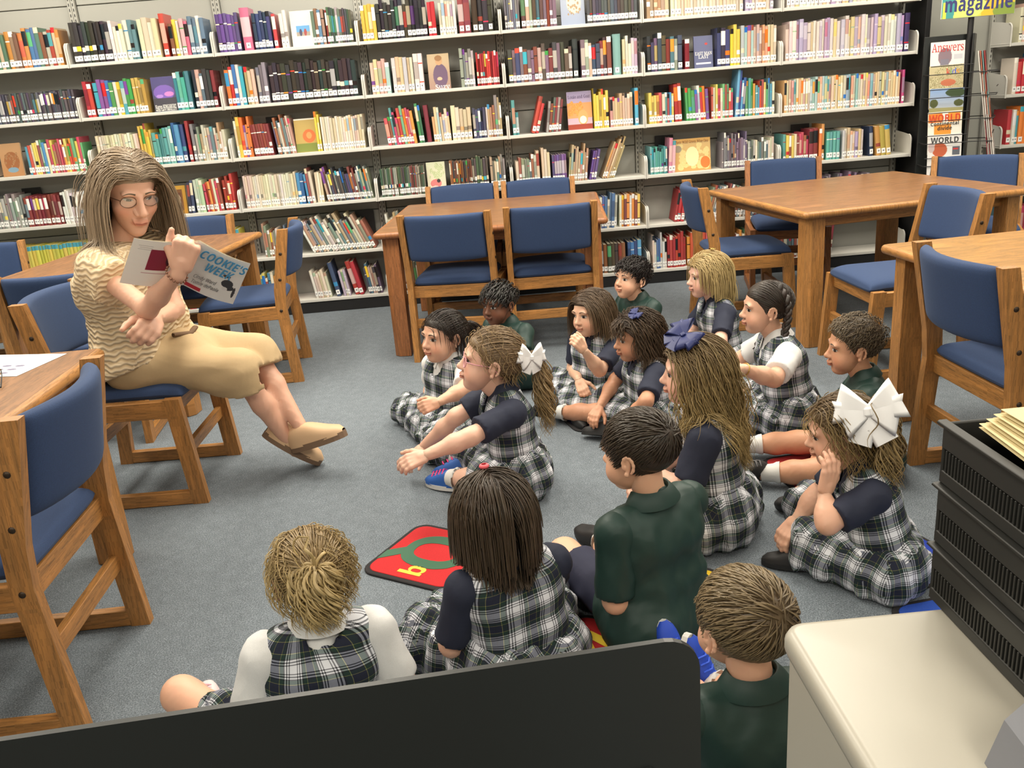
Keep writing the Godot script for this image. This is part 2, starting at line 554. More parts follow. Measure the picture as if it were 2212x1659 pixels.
# each run: [start, end, palette, min height, max height, min width, max width, lean in degrees (top to the left +), gloss]
var CELLS := {
	"0,0": [[0, 1, "mix", .20, .235, .018, .03, 0, 1]],
	"0,1": [[.02, .3, "dark", .22, .25, .018, .028, 0, 1], [.3, .5, "white_blue", .20, .24, .018, .03, 0, 1], [.5, .66, "cream", .21, .25, .02, .034, 0, 1], [.66, .72, "red", .24, .26, .03, .034, 0, 1], [.72, .8, "yellow_white", .19, .22, .016, .022, 0, 1], [.8, .86, "pink", .2, .22, .02, .026, 0, 1], [.86, .99, "white_blue", .21, .23, .02, .026, 0, 1]],
	"0,2": [[.02, .2, "purple", .21, .23, .02, .026, 0, 1], [.2, .28, "pink", .25, .26, .05, .06, 0, 1], [.28, .42, "navy", .21, .23, .018, .024, 0, 1], [.42, .47, "red", .2, .23, .02, .024, 0, 1], [.47, .54, "cream", .2, .23, .02, .024, 0, 1], [.7, .8, "mix", .2, .23, .016, .022, 0, 0], [.8, .99, "forest", .19, .22, .010, .016, 0, 1]],
	"0,3": [[.02, .13, "nat", .21, .22, .02, .024, 0, 1], [.13, .5, "dark", .2, .25, .018, .028, 0, 1], [.5, .58, "red", .2, .22, .02, .026, 0, 1], [.58, .72, "cream", .18, .21, .014, .02, 0, 0], [.72, .82, "maroon", .22, .25, .03, .04, 0, 0], [.82, .99, "dark", .2, .26, .024, .034, 0, 1]],
	"0,4": [[.02, .14, "greylilac", .2, .22, .01, .016, 0, 1], [.14, .42, "hard", .2, .25, .016, .028, 0, 1], [.62, .99, "manga", .19, .25, .014, .026, 0, 1]],
	"0,5": [[.02, .2, "tan", .2, .24, .018, .026, 0, 1], [.2, .75, "cream", .2, .24, .016, .024, 0, 1], [.75, .98, "lav", .2, .24, .016, .026, 0, 1]],
	"0,6": [[.02, .98, "lav", .2, .24, .018, .03, 0, 1]],
	"1,0": [[0, .99, "manga", .17, .185, .012, .016, 0, 1]],
	"1,1": [[.03, .1, "red", .2, .22, .02, .03, 0, 1], [.1, .38, "bright", .2, .23, .02, .028, 0, 1], [.38, .49, "gold", .2, .22, .018, .022, 0, 1], [.68, .82, "teal", .22, .24, .02, .028, 0, 1], [.82, .98, "hard", .2, .24, .018, .026, 0, 1]],
	"1,2": [[.02, .16, "bright", .22, .25, .02, .026, 0, 1], [.16, .25, "tan", .2, .24, .02, .024, 0, 1], [.25, .34, "greylilac", .2, .25, .018, .026, 0, 1], [.34, .99, "dark", .22, .25, .022, .03, 0, 1]],
	"1,3": [[.04, .2, "pastel", .18, .22, .02, .026, 0, 0], [.2, .36, "lav", .2, .22, .018, .024, 0, 0], [.36, .44, "white", .22, .23, .026, .032, 0, 0], [.7, .82, "grey", .21, .24, .014, .02, 0, 1], [.82, .99, "red", .19, .22, .011, .014, 0, 1]],
	"1,4": [[.02, .5, "hard", .18, .24, .018, .03, 0, 0], [.5, .56, "dark", .24, .26, .03, .04, 0, 0], [.56, .8, "hard", .19, .24, .018, .028, 0, 0], [.8, .87, "teal", .25, .26, .05, .055, 0, 0], [.87, .99, "lav", .18, .24, .012, .022, 0, 0]],
	"1,5": [[.02, .3, "hard", .18, .24, .02, .028, 0, 1], [.3, .36, "maroon", .17, .2, .024, .03, 0, 1], [.54, .64, "navy", .22, .24, .022, .03, 0, 1], [.64, .72, "yellow", .22, .25, .018, .024, 0, 1], [.72, .99, "pastel", .22, .24, .014, .022, 0, 1]],
	"1,6": [[.02, .92, "lav", .22, .25, .015, .026, 0, 1], [.92, .97, "navy", .23, .24, .03, .034, 0, 1]],
	"2,0": [[.02, .30, "thin", .2, .27, .012, .026, 22, 0], [.55, .98, "kids", .17, .22, .01, .018, 0, 0]],
	"2,1": [[.04, .36, "cream", .2, .215, .014, .02, 0, 0], [.36, .45, "yellow", .19, .27, .012, .018, 0, 0], [.45, .6, "teal", .19, .24, .014, .026, 0, 0], [.6, .7, "blue", .22, .26, .016, .03, 0, 0], [.7, .74, "red", .25, .27, .02, .026, 0, 0], [.74, .99, "thin", .16, .24, .01, .022, 0, 0]],
	"2,2": [[.02, .14, "bright", .2, .26, .012, .022, 0, 0], [.14, .31, "maroon", .2, .205, .016, .018, 4, 0], [.31, .46, "thin", .2, .27, .008, .016, 5, 0], [.62, .66, "yellow", .22, .28, .012, .016, 0, 0], [.66, .99, "cream", .2, .215, .012, .018, 0, 0]],
	"2,3": [[.1, .34, "kids", .17, .25, .012, .022, 5, 0], [.34, .4, "green", .2, .26, .014, .02, 4, 0], [.4, .46, "maroon", .22, .24, .024, .03, 3, 0], [.46, .6, "pastel", .17, .22, .012, .018, 2, 0], [.6, .76, "cream", .19, .22, .02, .028, 0, 0], [.76, .86, "navy", .18, .2, .014, .018, 0, 0], [.86, .99, "thin", .18, .28, .01, .018, 0, 0]],
	"2,4": [[.02, .08, "teal", .14, .24, .014, .02, 0, 0], [.16, .27, "bright", .19, .26, .014, .024, -16, 0], [.27, .42, "forest", .18, .22, .012, .018, -8, 0], [.64, .76, "yellow", .19, .26, .012, .02, 0, 0], [.76, .95, "tan", .17, .22, .012, .02, 0, 0], [.95, .99, "blue", .22, .24, .02, .024, 0, 0]],
	"2,5": [[.02, .22, "kids", .17, .2, .012, .02, 0, 0], [.22, .3, "red", .23, .25, .02, .026, 2, 0], [.3, .5, "bright", .19, .22, .014, .022, 3, 0], [.5, .68, "kids", .18, .22, .01, .018, 0, 0], [.68, .76, "blue", .22, .30, .01, .02, -4, 0], [.76, .99, "kids", .17, .24, .01, .02, 0, 0]],
	"2,6": [[.02, .93, "pastel", .2, .215, .012, .018, 0, 0], [.93, .96, "magenta", .21, .22, .016, .02, 0, 0]],
	"3,0": [[.05, .22, "purple", .21, .24, .02, .03, 0, 0], [.22, .45, "grey", .19, .23, .012, .02, 0, 0], [.45, .72, "maroon", .19, .2, .016, .02, 0, 0], [.72, .99, "white", .18, .23, .012, .02, 0, 0]],
	"3,1": [[.03, .40, "lav", .18, .22, .014, .02, 0, 0], [.62, .68, "navy", .2, .22, .016, .02, -4, 0], [.68, .76, "mint", .21, .22, .018, .022, 0, 0], [.76, .9, "kids", .18, .22, .012, .018, 2, 0], [.9, .99, "red", .18, .24, .014, .02, 0, 0]],
	"3,2": [[.02, .42, "cream", .2, .215, .012, .017, 0, 0], [.42, .48, "blue", .2, .22, .02, .026, 0, 0], [.48, .56, "kids", .19, .24, .012, .02, 3, 0], [.56, .62, "cream", .19, .2, .014, .018, 0, 0], [.62, .99, "hard", .17, .25, .009, .016, 8, 0]],
	"3,3": [[.02, .36, "forest", .18, .19, .007, .010, 0, 0], [.55, .72, "ency", .19, .2, .007, .010, 0, 0], [.72, .86, "forest", .19, .22, .012, .018, 0, 0], [.86, .99, "thin", .17, .22, .010, .016, 0, 0]],
	"3,4": [[.02, .22, "thin", .16, .22, .012, .02, 0, 0], [.22, .3, "cream", .2, .25, .014, .02, 0, 0], [.3, .42, "purple", .18, .185, .014, .016, 0, 0], [.42, .58, "tan", .18, .25, .008, .014, -6, 0], [.58, .68, "purple", .17, .2, .012, .018, -12, 0], [.68, .85, "tan", .22, .29, .01, .016, -22, 0]],
	"3,5": [[.02, .16, "teal", .16, .19, .01, .014, 0, 0], [.16, .22, "pink", .2, .24, .016, .024, -3, 0], [.58, .78, "greylilac", .16, .24, .009, .014, 0, 0], [.78, .99, "thin", .15, .19, .01, .016, 0, 0]],
	"3,6": [[.02, .22, "kids", .17, .2, .014, .02, 0, 0], [.22, .3, "maroon", .2, .22, .026, .034, 0, 0], [.3, .36, "orange", .2, .24, .016, .024, 0, 0], [.36, .48, "tealset", .18, .185, .02, .022, 0, 0], [.48, .66, "lav", .17, .2, .014, .02, 0, 0], [.70, .74, "navy", .19, .2, .022, .024, 3, 0], [.74, .90, "gold", .18, .2, .026, .034, 7, 0], [.91, .96, "magenta", .21, .22, .03, .034, 12, 0]],
	"4,0": [[.05, .98, "yset", .2, .21, .016, .026, 0, 0]],
	"4,1": [[.02, .98, "yset", .2, .21, .016, .026, 0, 0]],
	"4,2": [[.1, .35, "thin", .15, .24, .01, .018, 0, 0], [.42, .97, "thin", .2, .29, .012, .022, 22, 0]],
	"4,3": [[.02, .97, "thin", .18, .24, .012, .02, 4, 0]],
	"4,4": [[.1, .6, "thin", .18, .22, .012, .02, 0, 0], [.62, .8, "white_blue", .19, .24, .012, .02, -4, 0], [.8, .97, "yellow_white", .19, .22, .014, .02, -2, 0]],
	"4,5": [[.2, .32, "red", .2, .25, .016, .026, -10, 0], [.32, .97, "thin", .19, .24, .010, .018, -16, 0]],
	"4,6": [[.06, .3, "thin", .19, .24, .010, .018, -12, 0], [.3, .72, "greylilac", .18, .25, .012, .02, -6, 0]],
	"5,0": [[.05, .95, "mix", .2, .24, .016, .026, 0, 0]],
	"5,1": [[.05, .95, "kids", .2, .24, .016, .026, 0, 0]],
	"5,2": [[.02, .25, "kids", .16, .22, .012, .022, 0, 0], [.42, .58, "cream", .17, .2, .014, .02, 8, 0], [.58, .64, "navy", .24, .26, .022, .028, 10, 0], [.64, .72, "lav", .17, .19, .014, .02, 8, 0], [.72, .84, "red", .22, .24, .02, .034, 12, 0], [.84, .98, "hard", .18, .23, .012, .02, 8, 0]],
	"5,3": [[.03, .95, "forest", .19, .23, .012, .02, 3, 0]],
	"5,4": [[.1, .55, "mix", .19, .23, .014, .02, 0, 0], [.55, .86, "ency", .2, .21, .022, .026, 0, 0], [.86, .97, "blue", .2, .22, .02, .026, 0, 0]],
	"5,5": [[.02, .14, "white_blue", .16, .26, .010, .016, 0, 0], [.14, .3, "red", .2, .25, .014, .022, 0, 0], [.3, .97, "kids", .18, .24, .014, .024, 0, 0]],
	"5,6": [[.02, .34, "thin", .18, .22, .012, .02, 0, 0], [.34, .44, "hard", .22, .28, .014, .022, -5, 0]],
	"0,7": [[.03, .9, "pastel", .2, .24, .02, .028, 0, 1]],
	"1,7": [[.06, .9, "pastel", .2, .24, .02, .03, 0, 1]],
	"2,7": [[.05, .9, "bright", .2, .26, .022, .034, 0, 1]],
	"3,7": [[.05, .9, "bright", .2, .26, .022, .034, 0, 0]],
	"4,7": [[.05, .9, "kids", .2, .25, .02, .03, 0, 0]],
	"5,7": [[.05, .9, "kids", .2, .25, .02, .03, 0, 0]],
}

func colour_word(c: Color) -> String:
	var s := c.s
	var v := c.v
	var h := c.h * 360.0
	if v < 0.22: return "black"
	if s < 0.12: return "white" if v > 0.86 else ("grey" if v > 0.4 else "charcoal")
	if s < 0.3 and h < 70: return "cream" if v > 0.8 else "tan"
	if h < 18 or h > 345: return "maroon" if v < 0.55 else "red"
	if h < 45: return "brown" if v < 0.68 else ("orange" if s > 0.55 else "tan")
	if h < 70: return "yellow"
	if h < 165: return "green"
	if h < 200: return "teal"
	if h < 250: return "navy" if v < 0.5 else "blue"
	if h < 300: return "purple"
	return "pink"

func ordinal(n: int) -> String:
	var t := "th"
	if n % 100 < 11 or n % 100 > 13:
		t = ["th", "st", "nd", "rd", "th", "th", "th", "th", "th", "th"][n % 10]
	return str(n) + t

# one standing book: cover, pages and label into the given builders; local origin at the bottom left of the spine
func book_shape(cover: MB, pages: MB, lab: MB, xf: Transform3D, w: float, h: float, d: float, col: Color, band: Color, style: int, has_label: bool):
	var th := minf(0.0025, w * 0.2)
	# boards
	for s in [0.0, w - th]:
		var mb := MB.new()
		mb.box(Vector3(s + th * 0.5, h * 0.5, -d * 0.5 - 0.002), Vector3(th, h, d - 0.004), 0.0006, Basis(), col)
		cover.add(mb, xf)
	# rounded spine in printed bands
	var cuts := [0.0, 1.0]
	var cc := [col]
	match style:
		0: cuts = [0.0, 0.30, 0.42, 1.0]; cc = [col, band, col]
		1: cuts = [0.0, 0.22, 0.25, 0.72, 0.75, 1.0]; cc = [col, band, col, band, col]
		2: cuts = [0.0, 0.55, 0.92, 1.0]; cc = [col, band, col]
		3: cuts = [0.0, 0.86, 1.0]; cc = [col, band]
		4: cuts = [0.0, 0.32, 0.78, 1.0]; cc = [col, col.lerp(band, 0.45), col]
	for k in cc.size():
		var y0: float = cuts[k] * h
		var y1: float = cuts[k + 1] * h
		var b0 := cover.v.size()
		for q in 5:
			var a := -1.0 + q * 0.5
			var x := w * 0.5 * (1.0 + a)
			var z := -minf(w * 0.18, 0.004) * a * a
			var nn := (xf.basis * Vector3(a * 0.75, 0, 1)).normalized()
			cover.vert(xf * Vector3(x, y0, z), nn, Vector2(q * 0.25, 0), cc[k])
			cover.vert(xf * Vector3(x, y1, z), nn, Vector2(q * 0.25, 1), cc[k])
		for q in 4:
			var e := b0 + q * 2
			cover.i.append_array([e, e + 1, e + 3, e, e + 3, e + 2])
	var pb := MB.new()
	pb.box(Vector3(w * 0.5, h * 0.5, -d * 0.5), Vector3(w - 2 * th, h - 0.006, d - 0.012), 0.0005, Basis(), Color(0.76, 0.69, 0.54))
	pages.add(pb, xf)
	if has_label:
		var ww := minf(w * 0.94, 0.026)
		var lb := MB.new()
		var wh := Color(0.86, 0.86, 0.85)
		lb.box(Vector3(w * 0.5, 0.03, 0.0004), Vector3(ww, 0.032, 0.0012), 0.0003, Basis(), wh)
		lb.quad(Vector3(w * 0.5 - ww * 0.2, 0.026, 0.0012), Vector3(w * 0.5 + ww * 0.2, 0.026, 0.0012), Vector3(w * 0.5 + ww * 0.2, 0.036, 0.0012), Vector3(w * 0.5 - ww * 0.2, 0.036, 0.0012), Color(0.25, 0.25, 0.27))
		lab.add(lb, xf)

var BAYWORD := ["leftmost bay", "bay behind woman's head", "bay right of woman", "bay left of centre", "bay right of centre", "second bay before magazine rack", "bay just left of magazine rack", "bay right of magazine rack"]
var ROWWORD := ["top", "second", "third", "fourth", "fifth", "bottom"]

func build_books():
	var r := RandomNumberGenerator.new()
	r.seed = 4242
	var list := []
	for key in CELLS:
		var kb: PackedStringArray = key.split(",")
		var row := int(kb[0])
		var bay := int(kb[1])
		var x0: float = 3.36 if bay == 7 else (bay - 4) * BAY
		var count := 0
		for run in CELLS[key]:
			var x: float = x0 + 0.016 + run[0] * (BAY - 0.032)
			var xe: float = x0 + 0.016 + run[1] * (BAY - 0.032)
			var lean: float = deg_to_rad(run[7])
			if lean > 0.05: x += 0.22 * sin(lean) * 0.6
			if lean < -0.05: xe -= 0.22 * sin(-lean) * 0.6
			var pal: Array = PAL[run[2]]
			var style := r.randi() % 6
			var uniform: bool = run[2] in ["maroon", "tealset", "yset", "forest", "dark", "purple", "cream", "manga"]
			var bandc := Color(0.8, 0.8, 0.78)
			while true:
				var w: float = r.randf_range(run[5], run[6])
				if x + w / cos(lean) > xe: break
				var h: float = r.randf_range(run[3], run[4])
				var c3: Array = pal[r.randi() % pal.size()]
				var col := Color8(c3[0], c3[1], c3[2])
				col = col.lerp(Color(r.randf(), r.randf(), r.randf()), 0.08)
				col = col.lerp(Color(0.62, 0.58, 0.52), 0.14)
				if not uniform or r.randf() < 0.12: style = r.randi() % 6
				var q: Array = PAL[["bright", "cream", "kids", "white", "dark"][r.randi() % 5]]
				var b3: Array = q[r.randi() % q.size()]
				bandc = Color8(b3[0], b3[1], b3[2])
				if run[2] == "yset": bandc = Color8(70, 150, 170); style = 3
				if run[2] == "cream" or run[2] == "lav": bandc = bandc.lerp(col, 0.6)
				count += 1
				list.append({"row": row, "bay": bay, "x": x, "w": w, "h": h, "d": r.randf_range(0.14, 0.19), "col": col, "band": bandc, "style": style, "lean": lean, "gloss": run[8], "z": r.randf_range(-0.035, -0.014), "no": count, "label": r.randf() < 0.93})
				x += w / cos(lean) + r.randf_range(0.0004, 0.0016)
	# the largest ones are books of their own, the rest is one mass of books
	var order := range(list.size())
	order.sort_custom(func(a, b): return list[a].w * list[a].h > list[b].w * list[b].h)
	var own := {}
	for k in 300: own[order[k]] = true
	var rc := MB.new(); var rg := MB.new(); var rp := MB.new(); var rl := MB.new()
	for k in list.size():
		var b: Dictionary = list[k]
		var ly: float = maxf(0.0, b.w * sin(-b.lean))
		var at := Vector3(b.x, ROWS[b.row] + 0.0226 + ly, b.z)
		var xf := Transform3D(Basis(Vector3(0, 0, 1), b.lean), at)
		if own.has(k):
			var cw := colour_word(b.col)
			var size := "thick" if b.w > 0.032 else ("tall" if b.h > 0.24 else "upright")
			if absf(b.lean) > 0.05: size = "leaning"
			var t := thing("book", "%s %s book, %s from left, %s shelf, %s" % [size, cw, ordinal(b.no), ROWWORD[b.row], BAYWORD[b.bay]], "book", at, 0.0, "library books on the wall shelves")
			t.rotation.z = b.lean
			var mc := MB.new(); var mp := MB.new(); var ml := MB.new()
			book_shape(mc, mp, ml, Transform3D(), b.w, b.h, b.d, b.col.srgb_to_linear(), b.band.srgb_to_linear(), b.style, b.label)
			part("cover", mc.mesh(), M.vc_gloss if b.gloss else M.vc, t)
			part("pages", mp.mesh(), M.pages, t)
			if b.label: part("spine_label", ml.mesh(), M.vc, t)
		else:
			book_shape(rg if b.gloss else rc, rc, rc, xf, b.w, b.h, b.d, b.col.srgb_to_linear(), b.band.srgb_to_linear(), b.style, b.label)
	var am := rc.mesh()
	var g2 := rg.mesh()
	am.add_surface_from_arrays(Mesh.PRIMITIVE_TRIANGLES, g2.surface_get_arrays(0))
	am.surface_set_material(0, M.vc)
	am.surface_set_material(1, M.vc_gloss)
	var o := MeshInstance3D.new()
	o.name = "shelved_books"
	o.mesh = am
	add_child(o)
	tag(o, "rows of smaller library books packed on all the wall shelves", "books")
	o.set_meta("kind", "stuff")
	print("books ", list.size())
	build_facing_books()
	# black plastic book ends glimpsed above the low books
	for q in [[2, 2, 0.30], [3, 2, 0.55], [3, 6, 0.24], [3, 5, 0.19], [2, 5, 0.19], [4, 2, 0.86], [3, 0, 0.42], [2, 1, 0.5]]:
		var m := MB.new()
		var at := Vector3((q[1] - 4) * BAY + q[2] * BAY, ROWS[q[0]] + 0.0226, -0.225)
		m.box(Vector3(0, 0.12, 0.0), Vector3(0.13, 0.24, 0.004), 0.001)
		m.box(Vector3(0, 0.0015, -0.004), Vector3(0.13, 0.003, 0.01), 0.001)
		var e := part("book_end", m.mesh(), M.dark, self, T(at))
		tag(e, "black metal book end behind books, %s shelf, %s" % [ROWWORD[q[0]], BAYWORD[q[1]]], "book end", "black book ends")

# ---------------------------------------------------------------- painted covers
func paint(w: int, h: int, ops: Array, seed_ := 1) -> ImageTexture:
	var im := Image.create(w, h, false, Image.FORMAT_RGB8)
	var rr := RandomNumberGenerator.new()
	rr.seed = seed_
	for op in ops:
		match op[0]:
			"grad":
				for y in h:
					im.fill_rect(Rect2i(0, y, w, 1), op[1].lerp(op[2], float(y) / h))
			"rect":
				im.fill_rect(Rect2i(int(op[1] * w), int(op[2] * h), maxi(1, int(op[3] * w)), maxi(1, int(op[4] * h))), op[5])
			"ell":
				for y in range(maxi(0, int((op[2] - op[4]) * h)), mini(h, int((op[2] + op[4]) * h) + 1)):
					for x in range(maxi(0, int((op[1] - op[3]) * w)), mini(w, int((op[1] + op[3]) * w) + 1)):
						var a: float = (x / float(w) - op[1]) / op[3]
						var b: float = (y / float(h) - op[2]) / op[4]
						if a * a + b * b < 1.0: im.set_pixel(x, y, op[5])
			"spots":
				for k in op[1]:
					var cx := rr.randf_range(op[2], op[4])
					var cy := rr.randf_range(op[3], op[5])
					var rad: float = op[6] * rr.randf_range(0.5, 1.5)
					for y in range(maxi(0, int((cy - rad) * h)), mini(h, int((cy + rad) * h) + 1)):
						for x in range(maxi(0, int((cx - rad) * w)), mini(w, int((cx + rad) * w) + 1)):
							if Vector2(x / float(w) - cx, y / float(h) - cy).length() < rad: im.set_pixel(x, y, op[7].lerp(op[8], rr.randf()))
	im.generate_mipmaps()
	return ImageTexture.create_from_image(im)

func letters(txt: String, height: float, col: Color, parent: Node, xf: Transform3D, serif := false, bold := false, called := "lettering", maxw := 0.0) -> MeshInstance3D:
	var tm := TextMesh.new()
	var f := SystemFont.new()
	f.font_names = PackedStringArray(["Droid Serif" if serif else "Droid Sans"])
	if bold: f.font_weight = 700
	tm.font = f
	tm.text = txt
	tm.font_size = 64
	tm.pixel_size = height / 46.0
	tm.depth = 0.0008
	tm.curve_step = 2.0
	if maxw > 0.0:
		var wv := tm.get_aabb().size.x
		if wv > maxw: xf.basis = xf.basis * Basis.from_scale(Vector3(maxw / wv, 1, 1))
	return part(called, tm, mat(col, 0.6), parent, xf)

# a closed book standing with its cover towards +z, leaning back a little
func facing_book(row: int, xc: float, w: float, h: float, tex: Texture2D, edge: Color, label: String, texts := [], called := "display_book"):
	var t := thing(called, label, "book", Vector3(xc, ROWS[row] + 0.0226, -0.05), 0.0)
	t.rotation.x = deg_to_rad(-7)
	var m := MB.new()
	var th := 0.016
	m.box(Vector3(0, h * 0.5, -th + 0.001), Vector3(w, h, 0.0025), 0.0008)
	m.box(Vector3(-w * 0.5 + 0.0012, h * 0.5, -th * 0.5), Vector3(0.0025, h, th), 0.0008)
	part("cover", m.mesh(), mat(edge, 0.4), t)
	m = MB.new()
	m.box(Vector3(0.001, h * 0.5, -th * 0.5 - 0.001), Vector3(w - 0.006, h - 0.006, th - 0.004), 0.0005)
	part("pages", m.mesh(), M.pages, t)
	m = MB.new()
	m.box(Vector3(0, h * 0.5, 0), Vector3(w, h, 0.0022), 0.0007)
	m.quad(Vector3(-w / 2, 0, 0.0014), Vector3(w / 2, 0, 0.0014), Vector3(w / 2, h, 0.0014), Vector3(-w / 2, h, 0.0014))
	for k in m.t.size() - 4: m.t[k] = Vector2(0.02, 0.02)
	part("front_board", m.mesh(), mat(Color.WHITE, 0.3, tex), t)
	for q in texts:
		letters(q[0], q[3], q[4], t, T(Vector3(q[1] * w, q[2] * h, 0.0022)), true, false, "lettering", w * 0.9)

func build_facing_books():
	var W := Color(0.95, 0.95, 0.93)
	var bx := func(b, f): return (b - 4) * BAY + f * BAY
	facing_book(0, bx.call(2, .62), .145, .215, paint(64, 96, [["grad", s8(222, 214, 196), s8(230, 224, 210)], ["rect", .22, .42, .6, .3, s8(90, 150, 200)], ["rect", .22, .6, .6, .12, s8(150, 140, 130)], ["ell", .4, .6, .06, .1, s8(60, 60, 90)], ["ell", .6, .6, .06, .1, s8(150, 60, 60)]]), s8(210, 200, 180), "cream book facing out with a small blue photograph on its cover")
	facing_book(0, bx.call(4, .52), .155, .22, paint(64, 96, [["grad", s8(150, 160, 180), s8(130, 142, 168)], ["ell", .55, .4, .3, .28, s8(196, 190, 170)], ["spots", 30, .3, .2, .8, .7, .03, s8(120, 90, 60), s8(170, 140, 90)]], 3), s8(90, 100, 130), "grey blue book facing out with a brown winged figure on top shelf")
	facing_book(1, bx.call(1, .585), .15, .215, paint(64, 96, [["grad", s8(58, 48, 120), s8(70, 70, 90)], ["ell", .5, .45, .45, .22, s8(110, 80, 170)], ["ell", .7, .5, .2, .07, s8(200, 120, 190)], ["ell", .3, .55, .15, .05, s8(160, 120, 200)], ["rect", 0, .62, 1, .38, s8(52, 50, 62)]]), s8(40, 34, 80), "purple night sky novel facing out beside teal books", [["Karen KINGSBURY", 0.0, .14, .022, W], ["with Gary SMALLEY", 0.0, .05, .016, W]])
	facing_book(1, bx.call(3, .54), .14, .22, paint(64, 96, [["grad", s8(196, 176, 140), s8(150, 120, 110)], ["ell", .55, .62, .34, .34, s8(100, 78, 104)], ["ell", .52, .2, .16, .12, s8(190, 150, 110)], ["ell", .5, .12, .17, .08, s8(150, 110, 70)], ["ell", .5, .7, .12, .05, s8(206, 170, 140)]]), s8(120, 96, 90), "tan book facing out with a woman in a purple dress", [["Suzy", 0.1, .06, .03, W]])
	facing_book(1, bx.call(5, .45), .125, .2, paint(64, 96, [["grad", s8(98, 104, 140), s8(86, 92, 128)], ["ell", .65, .25, .08, .04, s8(190, 60, 60)], ["rect", .1, .84, .8, .06, s8(220, 220, 226)]]), s8(70, 74, 110), "slate blue book facing out with a red mark", [["EAST MAN", 0.0, .45, .02, W], ["LAST", 0.0, .34, .02, W]])
	facing_book(2, bx.call(0, .42), .14, .21, paint(64, 96, [["grad", s8(190, 150, 110), s8(170, 124, 84)], ["ell", .5, .55, .35, .3, s8(150, 96, 60)], ["ell", .5, .8, .25, .08, s8(120, 150, 170)], ["spots", 20, .2, .3, .8, .7, .04, s8(120, 80, 50), s8(190, 150, 110)]], 5), s8(140, 100, 70), "brown book facing out beside leaning books at far left")
	facing_book(2, bx.call(2, .54), .15, .215, paint(64, 96, [["grad", s8(190, 164, 96), s8(176, 150, 84)], ["ell", .6, .52, .28, .2, s8(214, 110, 60)], ["ell", .6, .5, .12, .1, s8(230, 150, 90)], ["rect", 0, .74, 1, .26, s8(120, 130, 60)], ["rect", 0, 0, 1, .05, s8(230, 226, 216)]]), s8(150, 124, 70), "olive gold book facing out with an orange sun, third shelf")
	facing_book(2, bx.call(4, .535), .165, .245, paint(96, 128, [["grad", s8(160, 150, 190), s8(200, 170, 180)], ["rect", 0, .3, 1, .4, s8(214, 150, 96)], ["spots", 30, .05, .3, .6, .6, .05, s8(200, 110, 50), s8(230, 180, 90)], ["ell", .62, .68, .2, .2, s8(216, 160, 100)], ["ell", .62, .74, .14, .1, s8(236, 226, 206)], ["rect", 0, .86, 1, .14, s8(150, 60, 44)]], 9), s8(150, 90, 80), "lilac and orange picture book facing out on third shelf", [["Louie and Goat", 0.0, .86, .02, s8(70, 50, 90)]])
	facing_book(3, bx.call(1, .53), .125, .185, paint(64, 96, [["grad", s8(196, 150, 60), s8(180, 130, 50)], ["rect", .15, .14, .7, .74, s8(120, 80, 50)], ["rect", .25, .25, .5, .55, s8(96, 60, 44)], ["ell", .5, .5, .2, .24, s8(206, 186, 160)], ["ell", .4, .62, .1, .14, s8(120, 40, 40)]]), s8(170, 130, 60), "small brown and gold book facing out, framed arch on cover")
	facing_book(3, bx.call(3, .445), .125, .2, paint(64, 96, [["grad", s8(206, 214, 186), s8(216, 200, 180)], ["spots", 26, .1, .1, .9, .5, .07, s8(150, 170, 110), s8(226, 228, 206)], ["ell", .45, .7, .3, .14, s8(206, 120, 120)], ["ell", .6, .62, .1, .06, s8(60, 50, 50)], ["ell", .4, .85, .2, .08, s8(230, 190, 180)]], 4), s8(190, 190, 170), "pale green book facing out with pink flowers on fourth shelf")
	facing_book(3, bx.call(5, .36), .255, .215, paint(128, 112, [["grad", s8(206, 176, 120), s8(196, 150, 90)], ["spots", 60, .1, .2, .95, .9, .06, s8(230, 206, 150), s8(206, 190, 120)], ["ell", .5, .55, .18, .3, s8(236, 220, 170)], ["ell", .85, .75, .13, .18, s8(214, 120, 60)], ["ell", .12, .3, .1, .11, s8(150, 140, 120)], ["rect", 0, 0, 1, .12, s8(206, 160, 90)]], 6), s8(170, 130, 80), "wide golden picture book facing out with an orange figure", [["Their Wild Green Wise One", 0.0, .9, .018, s8(110, 60, 30)]])

